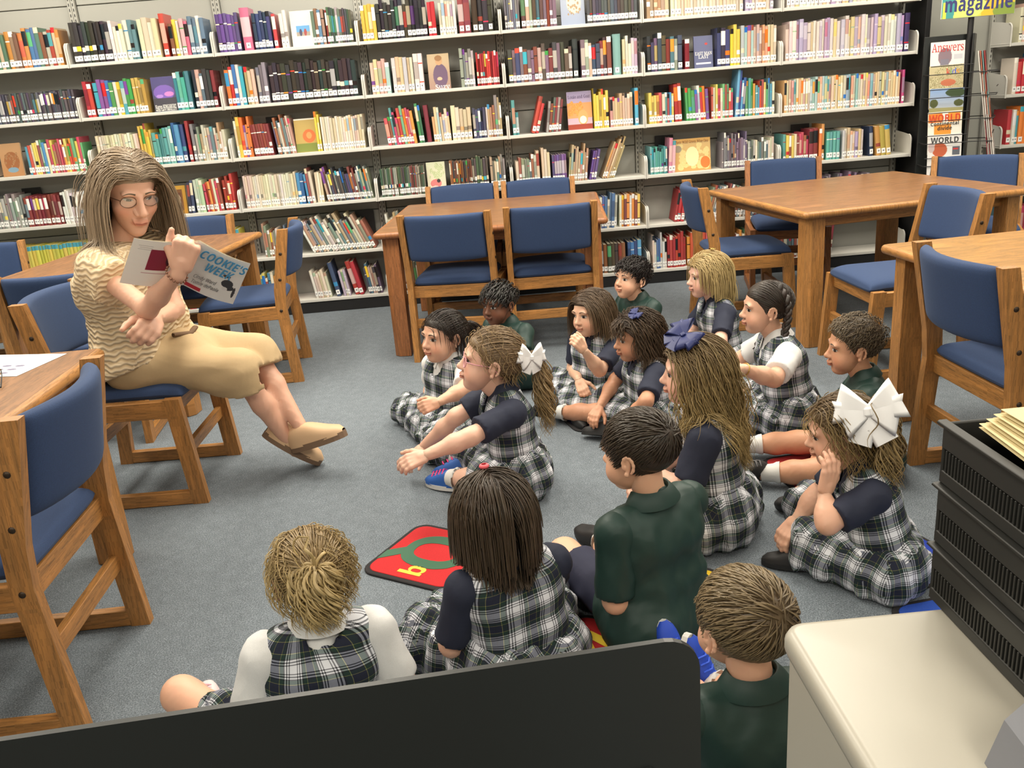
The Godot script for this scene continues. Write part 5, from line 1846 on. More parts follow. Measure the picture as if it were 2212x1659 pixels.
# o: joints J (world), s, head basis hb, skin, outfit, hair ...
func person(o: Dictionary) -> Node3D:
	var J := {}
	var hip_w: Vector3 = o.J.hip
	var base := Vector3(hip_w.x, 0, hip_w.z)
	for k in o.J: J[k] = o.J[k] - base
	var s: float = o.s
	var adult: bool = o.get("adult", false)
	var r := RandomNumberGenerator.new()
	r.seed = int(absf(hip_w.x * 1000.0)) + int(hip_w.z * 1000.0) * 7
	var t := thing("person", o.label, "person", base, 0.0)
	var up: Vector3 = (J.neck - J.hip).normalized()
	var rt: Vector3 = (J.sh_r - J.sh_l).normalized()
	var fw: Vector3 = up.cross(rt)           # forward
	if fw.dot(o.fwd) < 0: fw = -fw
	var hs: float = o.get("hs", s)
	var hb: Basis = o.hb
	var head_xf := Transform3D(hb.scaled_local(Vector3(hs, hs, hs)), J.head)
	head_template(adult)
	# ---- skin
	var sk := []
	var lat: Vector3 = rt
	var g := s
	var torso := func(e: float) -> Array:
		return [[J.hp_l, J.hp_r, (.070 + e) * g, (.070 + e) * g],
			[J.hip.lerp(J.neck, .36) - lat * .040 * g, J.hip.lerp(J.neck, .36) + lat * .040 * g, (.071 + e) * g, (.071 + e) * g],
			[J.hip.lerp(J.neck, .70) - lat * .050 * g, J.hip.lerp(J.neck, .70) + lat * .050 * g, (.066 + e) * g, (.066 + e) * g],
			[J.sh_l.lerp(J.sh_r, .12), J.sh_l.lerp(J.sh_r, .88), (.038 + e) * g, (.038 + e) * g],
			[J.neck - up * .03 * g, J.neck + up * .01 * g, (.044 + e * 0.5) * g, (.034 + e * 0.3) * g]]
	sk.append_array(torso.call(-0.008))
	var throat: Vector3 = J.head + hb * (Vector3(0, -.060, -.012) * hs)
	sk.append([J.neck - up * .02 * g, throat, .036 * g, .034 * hs])
	sk.append([throat, J.head + hb * (Vector3(0, -.02, -.01) * hs), .034 * hs, .042 * hs])
	var ra: float = o.get("arm", 1.0)
	for q in ["l", "r"]:
		sk.append([J["sh_" + q], J["el_" + q], .031 * g * ra, .0265 * g * ra])
		sk.append([J["el_" + q], J["el_" + q].lerp(J["wr_" + q], .35), .0265 * g * ra, .0270 * g * ra])
		sk.append([J["el_" + q].lerp(J["wr_" + q], .35), J["wr_" + q], .0270 * g * ra, .0180 * g * ra])
		var rl: float = o.get("leg", 1.0)
		sk.append([J["hp_" + q], J["kn_" + q], .058 * g * rl, .041 * g * rl])
		sk.append([J["kn_" + q], J["kn_" + q].lerp(J["an_" + q], .4), .041 * g * rl, .039 * g * rl])
		sk.append([J["kn_" + q].lerp(J["an_" + q], .4), J["an_" + q], .039 * g * rl, .025 * g * rl])
	var body := blob(sk, o.get("cell", 0.0095), 0.022, [[Vector3(0, 0.003, 0), Vector3(0, -1, 0), 0.0]])
	body.add(HEADS[adult].mesh, head_xf)
	for q in ["l", "r"]:
		var hd: Dictionary = o.get("hand_" + q, {})
		var w: Vector3 = J["wr_" + q]
		var dir: Vector3 = hd.get("dir", (w - J["el_" + q]).normalized())
		var bk: Vector3 = hd.get("back", Vector3(0, 1, 0.1))
		var hsz: float = o.get("hand", s)
		var bb := basis_from(dir, bk)
		body.add(hand_template(hd.get("pose", "relaxed")), Transform3D(bb.scaled_local(Vector3(hsz, hsz, hsz)), w + dir.normalized() * 0.008), q == "l")
	var skin := mat(o.skin * Color(0.95, 0.94, 0.94), 0.5, null, {"vertex_color_use_as_albedo": true, "subsurf_scatter_enabled": true, "subsurf_scatter_strength": 0.12})
	part("body", body.mesh(), skin, t)
	var ff := face_features(adult, o.get("open", 1.0), o.get("look", Vector2.ZERO), o.get("iris", Color(.05, .03, .02)), o.get("brow", o.hair.col))
	part("eyes", ff[0].mesh(), M.eye, t, head_xf)
	part("eyebrows", ff[1].mesh(), M.hairmat, t, head_xf)
	# ---- clothes
	var cuts_floor := [Vector3(0, 0.004, 0), Vector3(0, -1, 0), 0.0]
	cloth_noise.seed = r.randi() % 1000
	cloth_noise.frequency = 9.0
	cloth_noise.fractal_octaves = 2
	var cell: float = o.get("cell", 0.0095)
	if o.outfit != "custom":
		var girl: bool = o.outfit.begins_with("jumper")
		var shirt_m: Material = o.shirt
		var sp: Array = torso.call(0.004 if girl else 0.012)
		if not girl:
			sp.append([J.hp_l, J.hp_r, .098 * g, .098 * g])
			for q in ["l", "r"]: sp.append([J["hp_" + q], J["hp_" + q].lerp(J["kn_" + q], .22), .090 * g, .078 * g])
		cloth_noise.frequency = 13.0
		var sm := blob(sp, cell * 0.85, 0.028, [cuts_floor], 0.008, cloth_noise, Vector3(1, 0.7, 1))
		for q in ["l", "r"]:
			var a: Vector3 = J["sh_" + q]
			var e: Vector3 = a.lerp(J["el_" + q], o.get("sleeve", 0.78))
			var d: Vector3 = (e - a).normalized()
			var inner: Vector3 = a.lerp(J.sh_l.lerp(J.sh_r, 0.5), 0.22)
			sm.add(blob([[inner, a, .040 * g, .043 * g], [a, e + d * 0.02, .043 * g, .045 * g]], cell * 0.85, 0.02, [[e, d, 0.0]], 0.006, cloth_noise, Vector3(1, 0.7, 1)))
		cloth_noise.frequency = 9.0
		part("shirt", sm.mesh(), shirt_m, t)
		collar(t, J.neck + up * 0.004 * g, up.lerp((J.head - J.neck).normalized(), 0.4).normalized(), fw, g, shirt_m)
		if girl:
			var bp := [[J.hp_l, J.hp_r, .082 * g, .082 * g],
				[J.hip.lerp(J.neck, .36) - lat * .042 * g, J.hip.lerp(J.neck, .36) + lat * .042 * g, .083 * g, .083 * g],
				[J.hip.lerp(J.neck, .70) - lat * .048 * g, J.hip.lerp(J.neck, .70) + lat * .048 * g, .081 * g, .081 * g],
				[J.sh_l.lerp(J.sh_r, .20) + up * .004 * g, J.sh_l.lerp(J.sh_r, .80) + up * .004 * g, .055 * g, .055 * g]]
			var bm := blob(bp, cell, 0.026, [cuts_floor], 0.004, cloth_noise, Vector3(1, 2.0, 1), [[J.neck + fw * .045 * g - up * .045 * g, J.neck + fw * .01 * g, .034 * g, .050 * g], [J.neck, J.head, .052 * g, .06 * g]])
			var bodice := cloth_uv(bm, J.hip, Basis(rt, up, rt.cross(up)), 0.073, 0)
			var jp := part("plaid_jumper", bodice.mesh(), M.plaid, t)
			var kp := [[J.hp_l - fw * .015, J.hp_r - fw * .015, .098 * g, .098 * g]]
			var kmid: Vector3 = (J.kn_l + J.kn_r) * 0.5
			for q in ["l", "r"]:
				var kn: Vector3 = J["hp_" + q].lerp(J["kn_" + q], o.get("hem_" + q, o.get("hem", 0.95)))
				kp.append([J["hp_" + q], kn, .080 * g, .066 * g])
				kp.append([Vector3(J["hp_" + q].x, .05, J["hp_" + q].z), Vector3(kn.x, .045, kn.z), .085 * g, .066 * g])
				if o.get("cover", false): kp.append([J["kn_" + q], J["kn_" + q].lerp(J["an_" + q], .75), .056 * g, .048 * g])
			kp.append([J.hip + fw * .08 * g, J.hip.lerp(kmid, .75) - Vector3(0, .02, 0), .062 * g, .045 * g])
			for x in o.get("drape", []):
				kp.append([x[0] - base, x[1] - base, x[2], x[3]])
			var km := blob(kp, cell, 0.04, [cuts_floor], 0.022, cloth_noise, Vector3(1.5, 0.6, 1.5))
			var kuv := cloth_uv(km, J.hip, Basis(Vector3(0.3, 1, 0.2).normalized(), o.get("bias", 0.5)) * Basis(Vector3.UP, yaw_of(Vector2(o.fwd.x, o.fwd.z))), 0.073, 1)
			part("skirt", kuv.mesh(), M.plaid, jp)
		else:
			var kp := [[J.hp_l, J.hp_r, .072 * g, .072 * g]]
			var cuts2 := [cuts_floor]
			for q in ["l", "r"]:
				var kn: Vector3 = J["hp_" + q].lerp(J["kn_" + q], o.get("short", 0.80))
				var d: Vector3 = (kn - J["hp_" + q]).normalized()
				kp.append([J["hp_" + q], kn + d * 0.01, .064 * g, .062 * g])
				cuts2.append([kn, d, 0.09 * g])
			var km := blob(kp, cell, 0.03, cuts2, 0.008, cloth_noise)
			part("shorts", km.mesh(), o.get("shorts", M.navy), t)
		if o.has("undershorts"):
			for q in o.undershorts:
				var a: Vector3 = J["hp_" + q].lerp(J["kn_" + q], 0.3)
				var e: Vector3 = J["hp_" + q].lerp(J["kn_" + q], o.get("under_len", 0.72))
				var um := blob([[a, e, .062 * g, .056 * g]], cell, 0.02, [[e - (e - a).normalized() * 0.02, (e - a).normalized(), 0.0]])
				part("undershorts", um.mesh(), o.under_mat, t)
	# ---- socks and shoes
	if o.has("shoe"):
		for q in ["l", "r"]:
			if o.has("sock"):
				var so := MB.new()
				var a: Vector3 = J["an_" + q]
				var e: Vector3 = a.lerp(J["kn_" + q], o.get("sock_len", 0.26))
				var pts := PackedVector3Array(); var rw := PackedFloat32Array()
				for k in 7:
					var tt := k / 6.0
					pts.append(a.lerp(e, tt)); rw.append((0.029 + 0.006 * tt + (0.004 if k > 4 else 0.0)) * g)
				so.tube(pts, rw, rw, 14)
				part("sock", so.mesh(), o.sock, t)
			shoe(t, J["an_" + q], J["to_" + q], J["kn_" + q], g * o.get("foot", 1.0), o.shoe)
	# ---- hair
	var hm := MB.new()
	var hd: Dictionary = o.hair
	var inv := head_xf.affine_inverse()
	var grav: Vector3 = (inv.basis * Vector3(0, -1, 0)).normalized()
	var cap := []
	for p in torso.call(0.012 if not adult else 0.02):
		cap.append([inv * p[0], inv * p[1], p[2] / hs, p[3] / hs])
	cap.append([inv * J.sh_l, inv * J["el_l"], .05 * g / hs, .045 * g / hs])
	cap.append([inv * J.sh_r, inv * J["el_r"], .05 * g / hs, .045 * g / hs])
	hair_cap(hm, adult, hd.get("cap", 0.006), hd.col, hd.get("cap_raise", 0.0), hd.get("bump", 0.0014), 0.3, hd.get("cap_back", false))
	smooth_normals(hm)
	var cm := MB.new()
	cm.add(hm)
	orient_out(cm)
	hm = cm
	for st in hd.layers:
		var d2: Dictionary = st.duplicate()
		if not d2.has("col"): d2.col = hd.col
		if not d2.has("tip") and hd.has("tip"): d2.tip = hd.tip
		match d2.kind:
			"down": hair_down(hm, adult, d2, grav, cap, r)
			"pulled": hair_pulled(hm, adult, d2, r)
			"short": hair_short(hm, adult, d2, r)
			"tail":
				var fr: Vector3 = d2.from
				if d2.get("on_scalp", true): fr = fr.normalized() * (head_r(fr.normalized(), adult) + 0.008)
				hair_tail(hm, fr, d2.get("out", fr.normalized()), d2, grav, cap, r)
			"braid": braid(hm, PackedVector3Array(d2.path), d2.rad, d2.col, r, d2.get("turns", 7.0))
	part("hair", hm.mesh(), M.hairmat, t, head_xf)
	for x in o.get("extras", []):
		x.call(t, head_xf, J, adult)
	return t

func face_basis(f: Vector3, pitch := 0.0, roll := 0.0) -> Basis:      # +z looks along f; pitch up +, roll degrees
	var b := Basis(Vector3.UP, atan2(f.x, f.z))
	return b * Basis(Vector3.RIGHT, deg_to_rad(-pitch)) * Basis(Vector3(0, 0, 1), deg_to_rad(roll))

# joints in metres, measured once for each seated figure
var POSE := {
	"K1": {"s": 1.00, "hip": Vector3(-0.453, 0.085, 2.541), "head": Vector3(-0.446, 0.439, 2.557), "neck": Vector3(-0.433, 0.337, 2.540), "sh_l": Vector3(-0.367, 0.302, 2.628), "el_l": Vector3(-0.372, 0.286, 2.788), "wr_l": Vector3(-0.471, 0.277, 2.886), "hp_l": Vector3(-0.415, 0.085, 2.589), "kn_l": Vector3(-0.494, 0.070, 2.813), "an_l": Vector3(-0.565, 0.045, 2.518), "to_l": Vector3(-0.673, 0.035, 2.454), "sh_r": Vector3(-0.504, 0.302, 2.452), "el_r": Vector3(-0.529, 0.170, 2.365), "wr_r": Vector3(-0.540, 0.151, 2.503), "hp_r": Vector3(-0.492, 0.085, 2.492), "kn_r": Vector3(-0.651, 0.057, 2.321), "an_r": Vector3(-0.532, 0.050, 2.716), "to_r": Vector3(-0.544, 0.035, 2.814), "_f": Vector3(-0.788, 0.000, 0.615), "_h": Vector3(-0.788, 0.000, 0.615)},
	"K2": {"s": 1.10, "hip": Vector3(-0.210, 0.093, 3.123), "head": Vector3(-0.267, 0.492, 3.128), "neck": Vector3(-0.230, 0.377, 3.123), "sh_l": Vector3(-0.209, 0.338, 3.245), "el_l": Vector3(-0.353, 0.306, 3.341), "wr_l": Vector3(-0.499, 0.268, 3.370), "hp_l": Vector3(-0.200, 0.093, 3.191), "kn_l": Vector3(-0.326, 0.070, 3.186), "an_l": Vector3(-0.449, 0.050, 3.084), "to_l": Vector3(-0.595, 0.040, 2.971), "sh_r": Vector3(-0.246, 0.338, 3.001), "el_r": Vector3(-0.404, 0.268, 3.035), "wr_r": Vector3(-0.542, 0.130, 2.958), "hp_r": Vector3(-0.220, 0.093, 3.056), "kn_r": Vector3(-0.462, 0.090, 2.811), "an_r": Vector3(-0.402, 0.050, 2.960), "to_r": Vector3(-0.472, 0.050, 2.966), "_f": Vector3(-0.988, 0.000, 0.152), "_h": Vector3(-0.999, 0.000, 0.047)},
	"K3": {"s": 0.97, "hip": Vector3(-0.138, 0.082, 1.954), "head": Vector3(-0.196, 0.415, 1.973), "neck": Vector3(-0.165, 0.318, 1.954), "sh_l": Vector3(-0.087, 0.285, 2.033), "el_l": Vector3(-0.103, 0.194, 2.119), "wr_l": Vector3(-0.247, 0.126, 2.122), "hp_l": Vector3(-0.097, 0.082, 1.998), "kn_l": Vector3(-0.035, 0.070, 1.930), "an_l": Vector3(-0.326, 0.044, 2.036), "to_l": Vector3(-0.414, 0.034, 1.999), "sh_r": Vector3(-0.235, 0.285, 1.874), "el_r": Vector3(-0.301, 0.194, 1.907), "wr_r": Vector3(-0.313, 0.126, 2.051), "hp_r": Vector3(-0.179, 0.082, 1.910), "kn_r": Vector3(-0.405, 0.073, 1.938), "an_r": Vector3(-0.234, 0.044, 2.136), "to_r": Vector3(-0.202, 0.034, 2.226), "_f": Vector3(-0.730, 0.000, 0.683), "_h": Vector3(-0.730, 0.000, 0.683)},
	"K4": {"s": 0.97, "hip": Vector3(0.196, 0.082, 2.362), "head": Vector3(0.187, 0.438, 2.382), "neck": Vector3(0.206, 0.335, 2.364), "sh_l": Vector3(0.271, 0.301, 2.450), "el_l": Vector3(0.187, 0.239, 2.565), "wr_l": Vector3(0.123, 0.345, 2.619), "hp_l": Vector3(0.233, 0.082, 2.409), "kn_l": Vector3(0.229, 0.080, 2.505), "an_l": Vector3(0.001, 0.044, 2.426), "to_l": Vector3(-0.083, 0.034, 2.381), "sh_r": Vector3(0.138, 0.301, 2.277), "el_r": Vector3(0.111, 0.153, 2.238), "wr_r": Vector3(0.110, 0.170, 2.457), "hp_r": Vector3(0.159, 0.082, 2.314), "kn_r": Vector3(0.037, 0.080, 2.231), "an_r": Vector3(0.084, 0.044, 2.534), "to_r": Vector3(0.106, 0.034, 2.627), "_f": Vector3(-0.792, 0.000, 0.611), "_h": Vector3(-0.823, 0.000, 0.568)},
	"K5": {"s": 0.97, "hip": Vector3(0.363, 0.082, 2.701), "head": Vector3(0.318, 0.410, 2.704), "neck": Vector3(0.351, 0.315, 2.699), "sh_l": Vector3(0.373, 0.281, 2.806), "el_l": Vector3(0.308, 0.219, 2.932), "wr_l": Vector3(0.233, 0.097, 2.845), "hp_l": Vector3(0.375, 0.082, 2.760), "kn_l": Vector3(0.161, 0.070, 2.621), "an_l": Vector3(-0.002, 0.045, 2.494), "to_l": Vector3(-0.075, 0.100, 2.567), "sh_r": Vector3(0.332, 0.281, 2.593), "el_r": Vector3(0.250, 0.194, 2.575), "wr_r": Vector3(0.164, 0.126, 2.691), "hp_r": Vector3(0.352, 0.082, 2.642), "kn_r": Vector3(0.279, 0.100, 2.392), "an_r": Vector3(0.186, 0.045, 2.733), "to_r": Vector3(0.097, 0.040, 2.682), "_f": Vector3(-0.981, 0.000, 0.192), "_h": Vector3(-0.981, 0.000, 0.192)},
	"K6": {"s": 0.97, "hip": Vector3(0.526, 0.082, 1.765), "head": Vector3(0.474, 0.435, 1.775), "neck": Vector3(0.506, 0.333, 1.762), "sh_l": Vector3(0.562, 0.299, 1.857), "el_l": Vector3(0.521, 0.194, 1.934), "wr_l": Vector3(0.380, 0.126, 1.902), "hp_l": Vector3(0.555, 0.082, 1.817), "kn_l": Vector3(0.460, 0.073, 2.024), "an_l": Vector3(0.323, 0.044, 1.801), "to_l": Vector3(0.247, 0.034, 1.743), "sh_r": Vector3(0.456, 0.299, 1.668), "el_r": Vector3(0.378, 0.194, 1.681), "wr_r": Vector3(0.333, 0.126, 1.818), "hp_r": Vector3(0.496, 0.082, 1.712), "kn_r": Vector3(0.270, 0.073, 1.686), "an_r": Vector3(0.390, 0.044, 1.919), "to_r": Vector3(0.399, 0.034, 2.014), "_f": Vector3(-0.872, 0.000, 0.489), "_h": Vector3(-0.872, 0.000, 0.489)},
	"K7": {"s": 1.03, "hip": Vector3(0.837, 0.088, 2.098), "head": Vector3(0.768, 0.490, 2.090), "neck": Vector3(0.808, 0.373, 2.091), "sh_l": Vector3(0.820, 0.337, 2.207), "el_l": Vector3(0.762, 0.245, 2.330), "wr_l": Vector3(0.664, 0.144, 2.142), "hp_l": Vector3(0.841, 0.088, 2.162), "kn_l": Vector3(0.656, 0.077, 2.318), "an_l": Vector3(0.626, 0.046, 2.041), "to_l": Vector3(0.579, 0.036, 1.952), "sh_r": Vector3(0.803, 0.337, 1.977), "el_r": Vector3(0.733, 0.206, 1.951), "wr_r": Vector3(0.628, 0.134, 2.062), "hp_r": Vector3(0.832, 0.088, 2.035), "kn_r": Vector3(0.627, 0.077, 1.907), "an_r": Vector3(0.637, 0.046, 2.185), "to_r": Vector3(0.602, 0.036, 2.280), "_f": Vector3(-0.997, 0.000, 0.072), "_h": Vector3(-0.994, 0.000, 0.106)},
	"K8": {"s": 1.12, "hip": Vector3(0.898, 0.095, 2.811), "head": Vector3(0.810, 0.502, 2.787), "neck": Vector3(0.855, 0.384, 2.796), "sh_l": Vector3(0.850, 0.346, 2.923), "el_l": Vector3(0.750, 0.314, 3.068), "wr_l": Vector3(0.617, 0.380, 3.120), "hp_l": Vector3(0.892, 0.095, 2.880), "kn_l": Vector3(0.736, 0.100, 2.658), "an_l": Vector3(0.801, 0.045, 2.757), "to_l": Vector3(0.745, 0.040, 2.692), "sh_r": Vector3(0.872, 0.346, 2.673), "el_r": Vector3(0.798, 0.235, 2.553), "wr_r": Vector3(0.753, 0.190, 2.546), "hp_r": Vector3(0.904, 0.095, 2.742), "kn_r": Vector3(0.755, 0.120, 2.459), "an_r": Vector3(0.668, 0.050, 2.869), "to_r": Vector3(0.614, 0.039, 2.965), "_f": Vector3(-0.996, 0.000, -0.090), "_h": Vector3(-0.994, 0.000, -0.108)},
	"K9": {"s": 1.00, "hip": Vector3(1.046, 0.085, 3.241), "head": Vector3(0.972, 0.453, 3.210), "neck": Vector3(1.012, 0.347, 3.225), "sh_l": Vector3(0.983, 0.312, 3.334), "el_l": Vector3(0.915, 0.200, 3.357), "wr_l": Vector3(0.863, 0.120, 3.288), "hp_l": Vector3(1.027, 0.085, 3.300), "kn_l": Vector3(0.802, 0.065, 3.340), "an_l": Vector3(0.640, 0.045, 3.275), "to_l": Vector3(0.568, 0.080, 3.309), "sh_r": Vector3(1.051, 0.312, 3.121), "el_r": Vector3(1.006, 0.200, 3.071), "wr_r": Vector3(0.918, 0.120, 3.116), "hp_r": Vector3(1.065, 0.085, 3.182), "kn_r": Vector3(0.835, 0.065, 3.086), "an_r": Vector3(0.649, 0.050, 3.036), "to_r": Vector3(0.589, 0.130, 3.118), "_f": Vector3(-0.953, 0.000, -0.302), "_h": Vector3(-0.986, 0.000, -0.166)},
	"K10": {"s": 1.12, "hip": Vector3(0.410, 0.095, 3.556), "head": Vector3(0.339, 0.525, 3.534), "neck": Vector3(0.378, 0.400, 3.548), "sh_l": Vector3(0.338, 0.361, 3.666), "el_l": Vector3(0.273, 0.206, 3.686), "wr_l": Vector3(0.219, 0.211, 3.539), "hp_l": Vector3(0.386, 0.095, 3.621), "kn_l": Vector3(0.132, 0.084, 3.691), "an_l": Vector3(0.228, 0.050, 3.404), "to_l": Vector3(0.222, 0.039, 3.294), "sh_r": Vector3(0.427, 0.361, 3.431), "el_r": Vector3(0.375, 0.224, 3.363), "wr_r": Vector3(0.220, 0.146, 3.425), "hp_r": Vector3(0.435, 0.095, 3.491), "kn_r": Vector3(0.290, 0.084, 3.272), "an_r": Vector3(0.173, 0.050, 3.551), "to_r": Vector3(0.095, 0.039, 3.629), "_f": Vector3(-0.936, 0.000, -0.353), "_h": Vector3(-0.976, 0.000, -0.219)},
	"K11": {"s": 0.98, "hip": Vector3(0.768, 0.083, 3.923), "head": Vector3(0.651, 0.439, 3.875), "neck": Vector3(0.704, 0.336, 3.893), "sh_l": Vector3(0.691, 0.303, 4.004), "el_l": Vector3(0.558, 0.257, 4.039), "wr_l": Vector3(0.569, 0.317, 3.987), "hp_l": Vector3(0.755, 0.083, 3.983), "kn_l": Vector3(0.601, 0.100, 3.829), "an_l": Vector3(0.573, 0.050, 3.828), "to_l": Vector3(0.527, 0.050, 3.806), "sh_r": Vector3(0.735, 0.303, 3.789), "el_r": Vector3(0.642, 0.196, 3.757), "wr_r": Vector3(0.576, 0.137, 3.784), "hp_r": Vector3(0.780, 0.083, 3.864), "kn_r": Vector3(0.663, 0.100, 3.603), "an_r": Vector3(0.688, 0.050, 3.539), "to_r": Vector3(0.651, 0.040, 3.505), "_f": Vector3(-0.979, 0.000, -0.202), "_h": Vector3(-0.968, 0.000, -0.253)},
	"K12": {"s": 1.10, "hip": Vector3(0.104, 0.093, 4.109), "head": Vector3(0.068, 0.525, 4.087), "neck": Vector3(0.094, 0.400, 4.107), "sh_l": Vector3(-0.008, 0.361, 4.175), "el_l": Vector3(-0.018, 0.189, 4.190), "wr_l": Vector3(-0.006, 0.246, 4.048), "hp_l": Vector3(0.059, 0.093, 4.160), "kn_l": Vector3(-0.103, 0.100, 3.793), "an_l": Vector3(-0.032, 0.045, 3.933), "to_l": Vector3(-0.128, 0.045, 3.806), "sh_r": Vector3(0.197, 0.361, 4.039), "el_r": Vector3(0.139, 0.220, 3.920), "wr_r": Vector3(-0.025, 0.143, 3.923), "hp_r": Vector3(0.149, 0.093, 4.058), "kn_r": Vector3(0.038, 0.099, 3.817), "an_r": Vector3(0.025, 0.050, 3.639), "to_r": Vector3(-0.054, 0.060, 3.536), "_f": Vector3(-0.555, 0.000, -0.832), "_h": Vector3(-0.806, 0.000, -0.592)},
	"K13": {"s": 1.00, "hip": Vector3(-0.250, 0.085, 4.223), "head": Vector3(-0.294, 0.443, 4.197), "neck": Vector3(-0.272, 0.339, 4.222), "sh_l": Vector3(-0.373, 0.305, 4.263), "el_l": Vector3(-0.418, 0.155, 4.253), "wr_l": Vector3(-0.430, 0.110, 4.106), "hp_l": Vector3(-0.304, 0.085, 4.254), "kn_l": Vector3(-0.496, 0.100, 4.110), "an_l": Vector3(-0.421, 0.050, 3.884), "to_l": Vector3(-0.419, 0.070, 3.808), "sh_r": Vector3(-0.164, 0.305, 4.182), "el_r": Vector3(-0.163, 0.200, 4.072), "wr_r": Vector3(-0.304, 0.130, 4.025), "hp_r": Vector3(-0.196, 0.085, 4.193), "kn_r": Vector3(-0.173, 0.070, 3.951), "an_r": Vector3(-0.409, 0.045, 4.083), "to_r": Vector3(-0.507, 0.035, 4.092), "_f": Vector3(-0.362, 0.000, -0.932), "_h": Vector3(-0.410, 0.000, -0.912)},
	"K14": {"s": 0.97, "hip": Vector3(-0.692, 0.082, 4.485), "head": Vector3(-0.663, 0.481, 4.447), "neck": Vector3(-0.660, 0.381, 4.474), "sh_l": Vector3(-0.767, 0.348, 4.507), "el_l": Vector3(-0.822, 0.206, 4.527), "wr_l": Vector3(-0.887, 0.107, 4.420), "hp_l": Vector3(-0.744, 0.082, 4.515), "kn_l": Vector3(-1.044, 0.120, 4.293), "an_l": Vector3(-1.003, 0.050, 4.260), "to_l": Vector3(-1.028, 0.060, 4.202), "sh_r": Vector3(-0.560, 0.348, 4.442), "el_r": Vector3(-0.510, 0.203, 4.452), "wr_r": Vector3(-0.706, 0.097, 4.269), "hp_r": Vector3(-0.640, 0.082, 4.455), "kn_r": Vector3(-0.618, 0.073, 4.228), "an_r": Vector3(-0.849, 0.044, 4.352), "to_r": Vector3(-0.943, 0.034, 4.363), "_f": Vector3(-0.299, 0.000, -0.954), "_h": Vector3(-0.365, 0.000, -0.931)},
	"K15": {"s": 1.00, "hip": Vector3(0.150, 0.085, 4.754), "head": Vector3(0.128, 0.461, 4.720), "neck": Vector3(0.138, 0.352, 4.749), "sh_l": Vector3(0.028, 0.317, 4.760), "el_l": Vector3(-0.015, 0.200, 4.695), "wr_l": Vector3(0.062, 0.130, 4.568), "hp_l": Vector3(0.089, 0.085, 4.766), "kn_l": Vector3(0.107, 0.090, 4.489), "an_l": Vector3(0.108, 0.050, 4.315), "to_l": Vector3(0.088, 0.160, 4.280), "sh_r": Vector3(0.251, 0.317, 4.740), "el_r": Vector3(0.279, 0.200, 4.637), "wr_r": Vector3(0.160, 0.130, 4.548), "hp_r": Vector3(0.210, 0.085, 4.742), "kn_r": Vector3(0.246, 0.120, 4.488), "an_r": Vector3(0.168, 0.050, 4.355), "to_r": Vector3(0.161, 0.100, 4.353), "_f": Vector3(-0.091, 0.000, -0.996), "_h": Vector3(-0.329, 0.000, -0.944)},
	"T": {"s": 1.6, "hip": Vector3(-1.550, 0.530, 2.760), "head": Vector3(-1.460, 1.143, 2.860), "neck": Vector3(-1.552, 0.944, 2.840), "sh_r": Vector3(-1.562, 0.894, 3.002), "el_r": Vector3(-1.366, 0.786, 3.165), "wr_r": Vector3(-1.204, 0.920, 3.265), "sh_l": Vector3(-1.466, 0.894, 2.697), "el_l": Vector3(-1.375, 0.721, 2.891), "wr_l": Vector3(-1.368, 0.739, 3.114), "hp_r": Vector3(-1.570, 0.530, 2.842), "kn_r": Vector3(-1.201, 0.463, 2.860), "an_r": Vector3(-1.064, 0.079, 2.760), "hp_l": Vector3(-1.530, 0.530, 2.678), "kn_l": Vector3(-1.171, 0.476, 2.700), "an_l": Vector3(-1.018, 0.189, 2.800), "to_r": Vector3(-0.985, 0.012, 2.740), "to_l": Vector3(-0.821, 0.255, 2.860)},
}

func lacquer(c: Color, rough := 0.6) -> StandardMaterial3D:
	return mat(c, rough, M.weave_fine, {"uv1_triplanar": true, "uv1_scale": Vector3(30, 30, 30)})

func make_people_materials():
	var r1 := RandomNumberGenerator.new()
	r1.seed = 3
	M.weave_fine = tex_mix(64, 64, Color(0.84, 0.84, 0.84), Color(1, 1, 1), func(x, y): return clampf(0.5 + 0.3 * sin(x * TAU / 4.0) * sin(y * TAU / 4.0) + r1.randf_range(-0.25, 0.25), 0, 1))
	M.eye = mat(Color.WHITE, 0.12, null, {"vertex_color_use_as_albedo": true})
	M.hairmat = mat(Color.WHITE, 0.42, null, {"vertex_color_use_as_albedo": true})
	M.lens = mat(Color(0.97, 0.98, 0.98, 0.03), 0.05, null, {"transparency": BaseMaterial3D.TRANSPARENCY_ALPHA})
	M.navy = lacquer(s8(34, 38, 66), 0.8)
	M.navy_shirt = lacquer(s8(34, 40, 62), 0.8)
	M.green = lacquer(s8(24, 56, 50), 0.55)
	M.white_shirt = lacquer(s8(240, 240, 240), 0.8)
	M.sock = lacquer(s8(232, 230, 226), 0.9)
	M.satin_white = mat(s8(242, 242, 244), 0.5)
	M.satin_navy = mat(s8(34, 44, 100), 0.45)
	M.shoe_black = mat(s8(34, 33, 34), 0.55)
	M.rubber_black = mat(s8(24, 24, 25), 0.6)
	M.rubber_white = mat(s8(226, 224, 220), 0.6)

func kid(key: String, o: Dictionary) -> Node3D:
	var p: Dictionary = POSE[key]
	o.J = p
	o.s = p.s
	o.J = p.duplicate()
	for q in ["s", "_f", "_h"]: o.J.erase(q)
	o.fwd = p._f
	o.hb = face_basis(p._h, o.get("pitch", 0.0), o.get("roll", 0.0))
	if not o.has("hs"): o.hs = lerpf(1.0, p.s, 0.35)
	if not o.has("shoe"): o.shoe = {"upper": M.shoe_black, "sole": M.rubber_black}
	if not o.has("sock"): o.sock = M.sock
	return person(o)

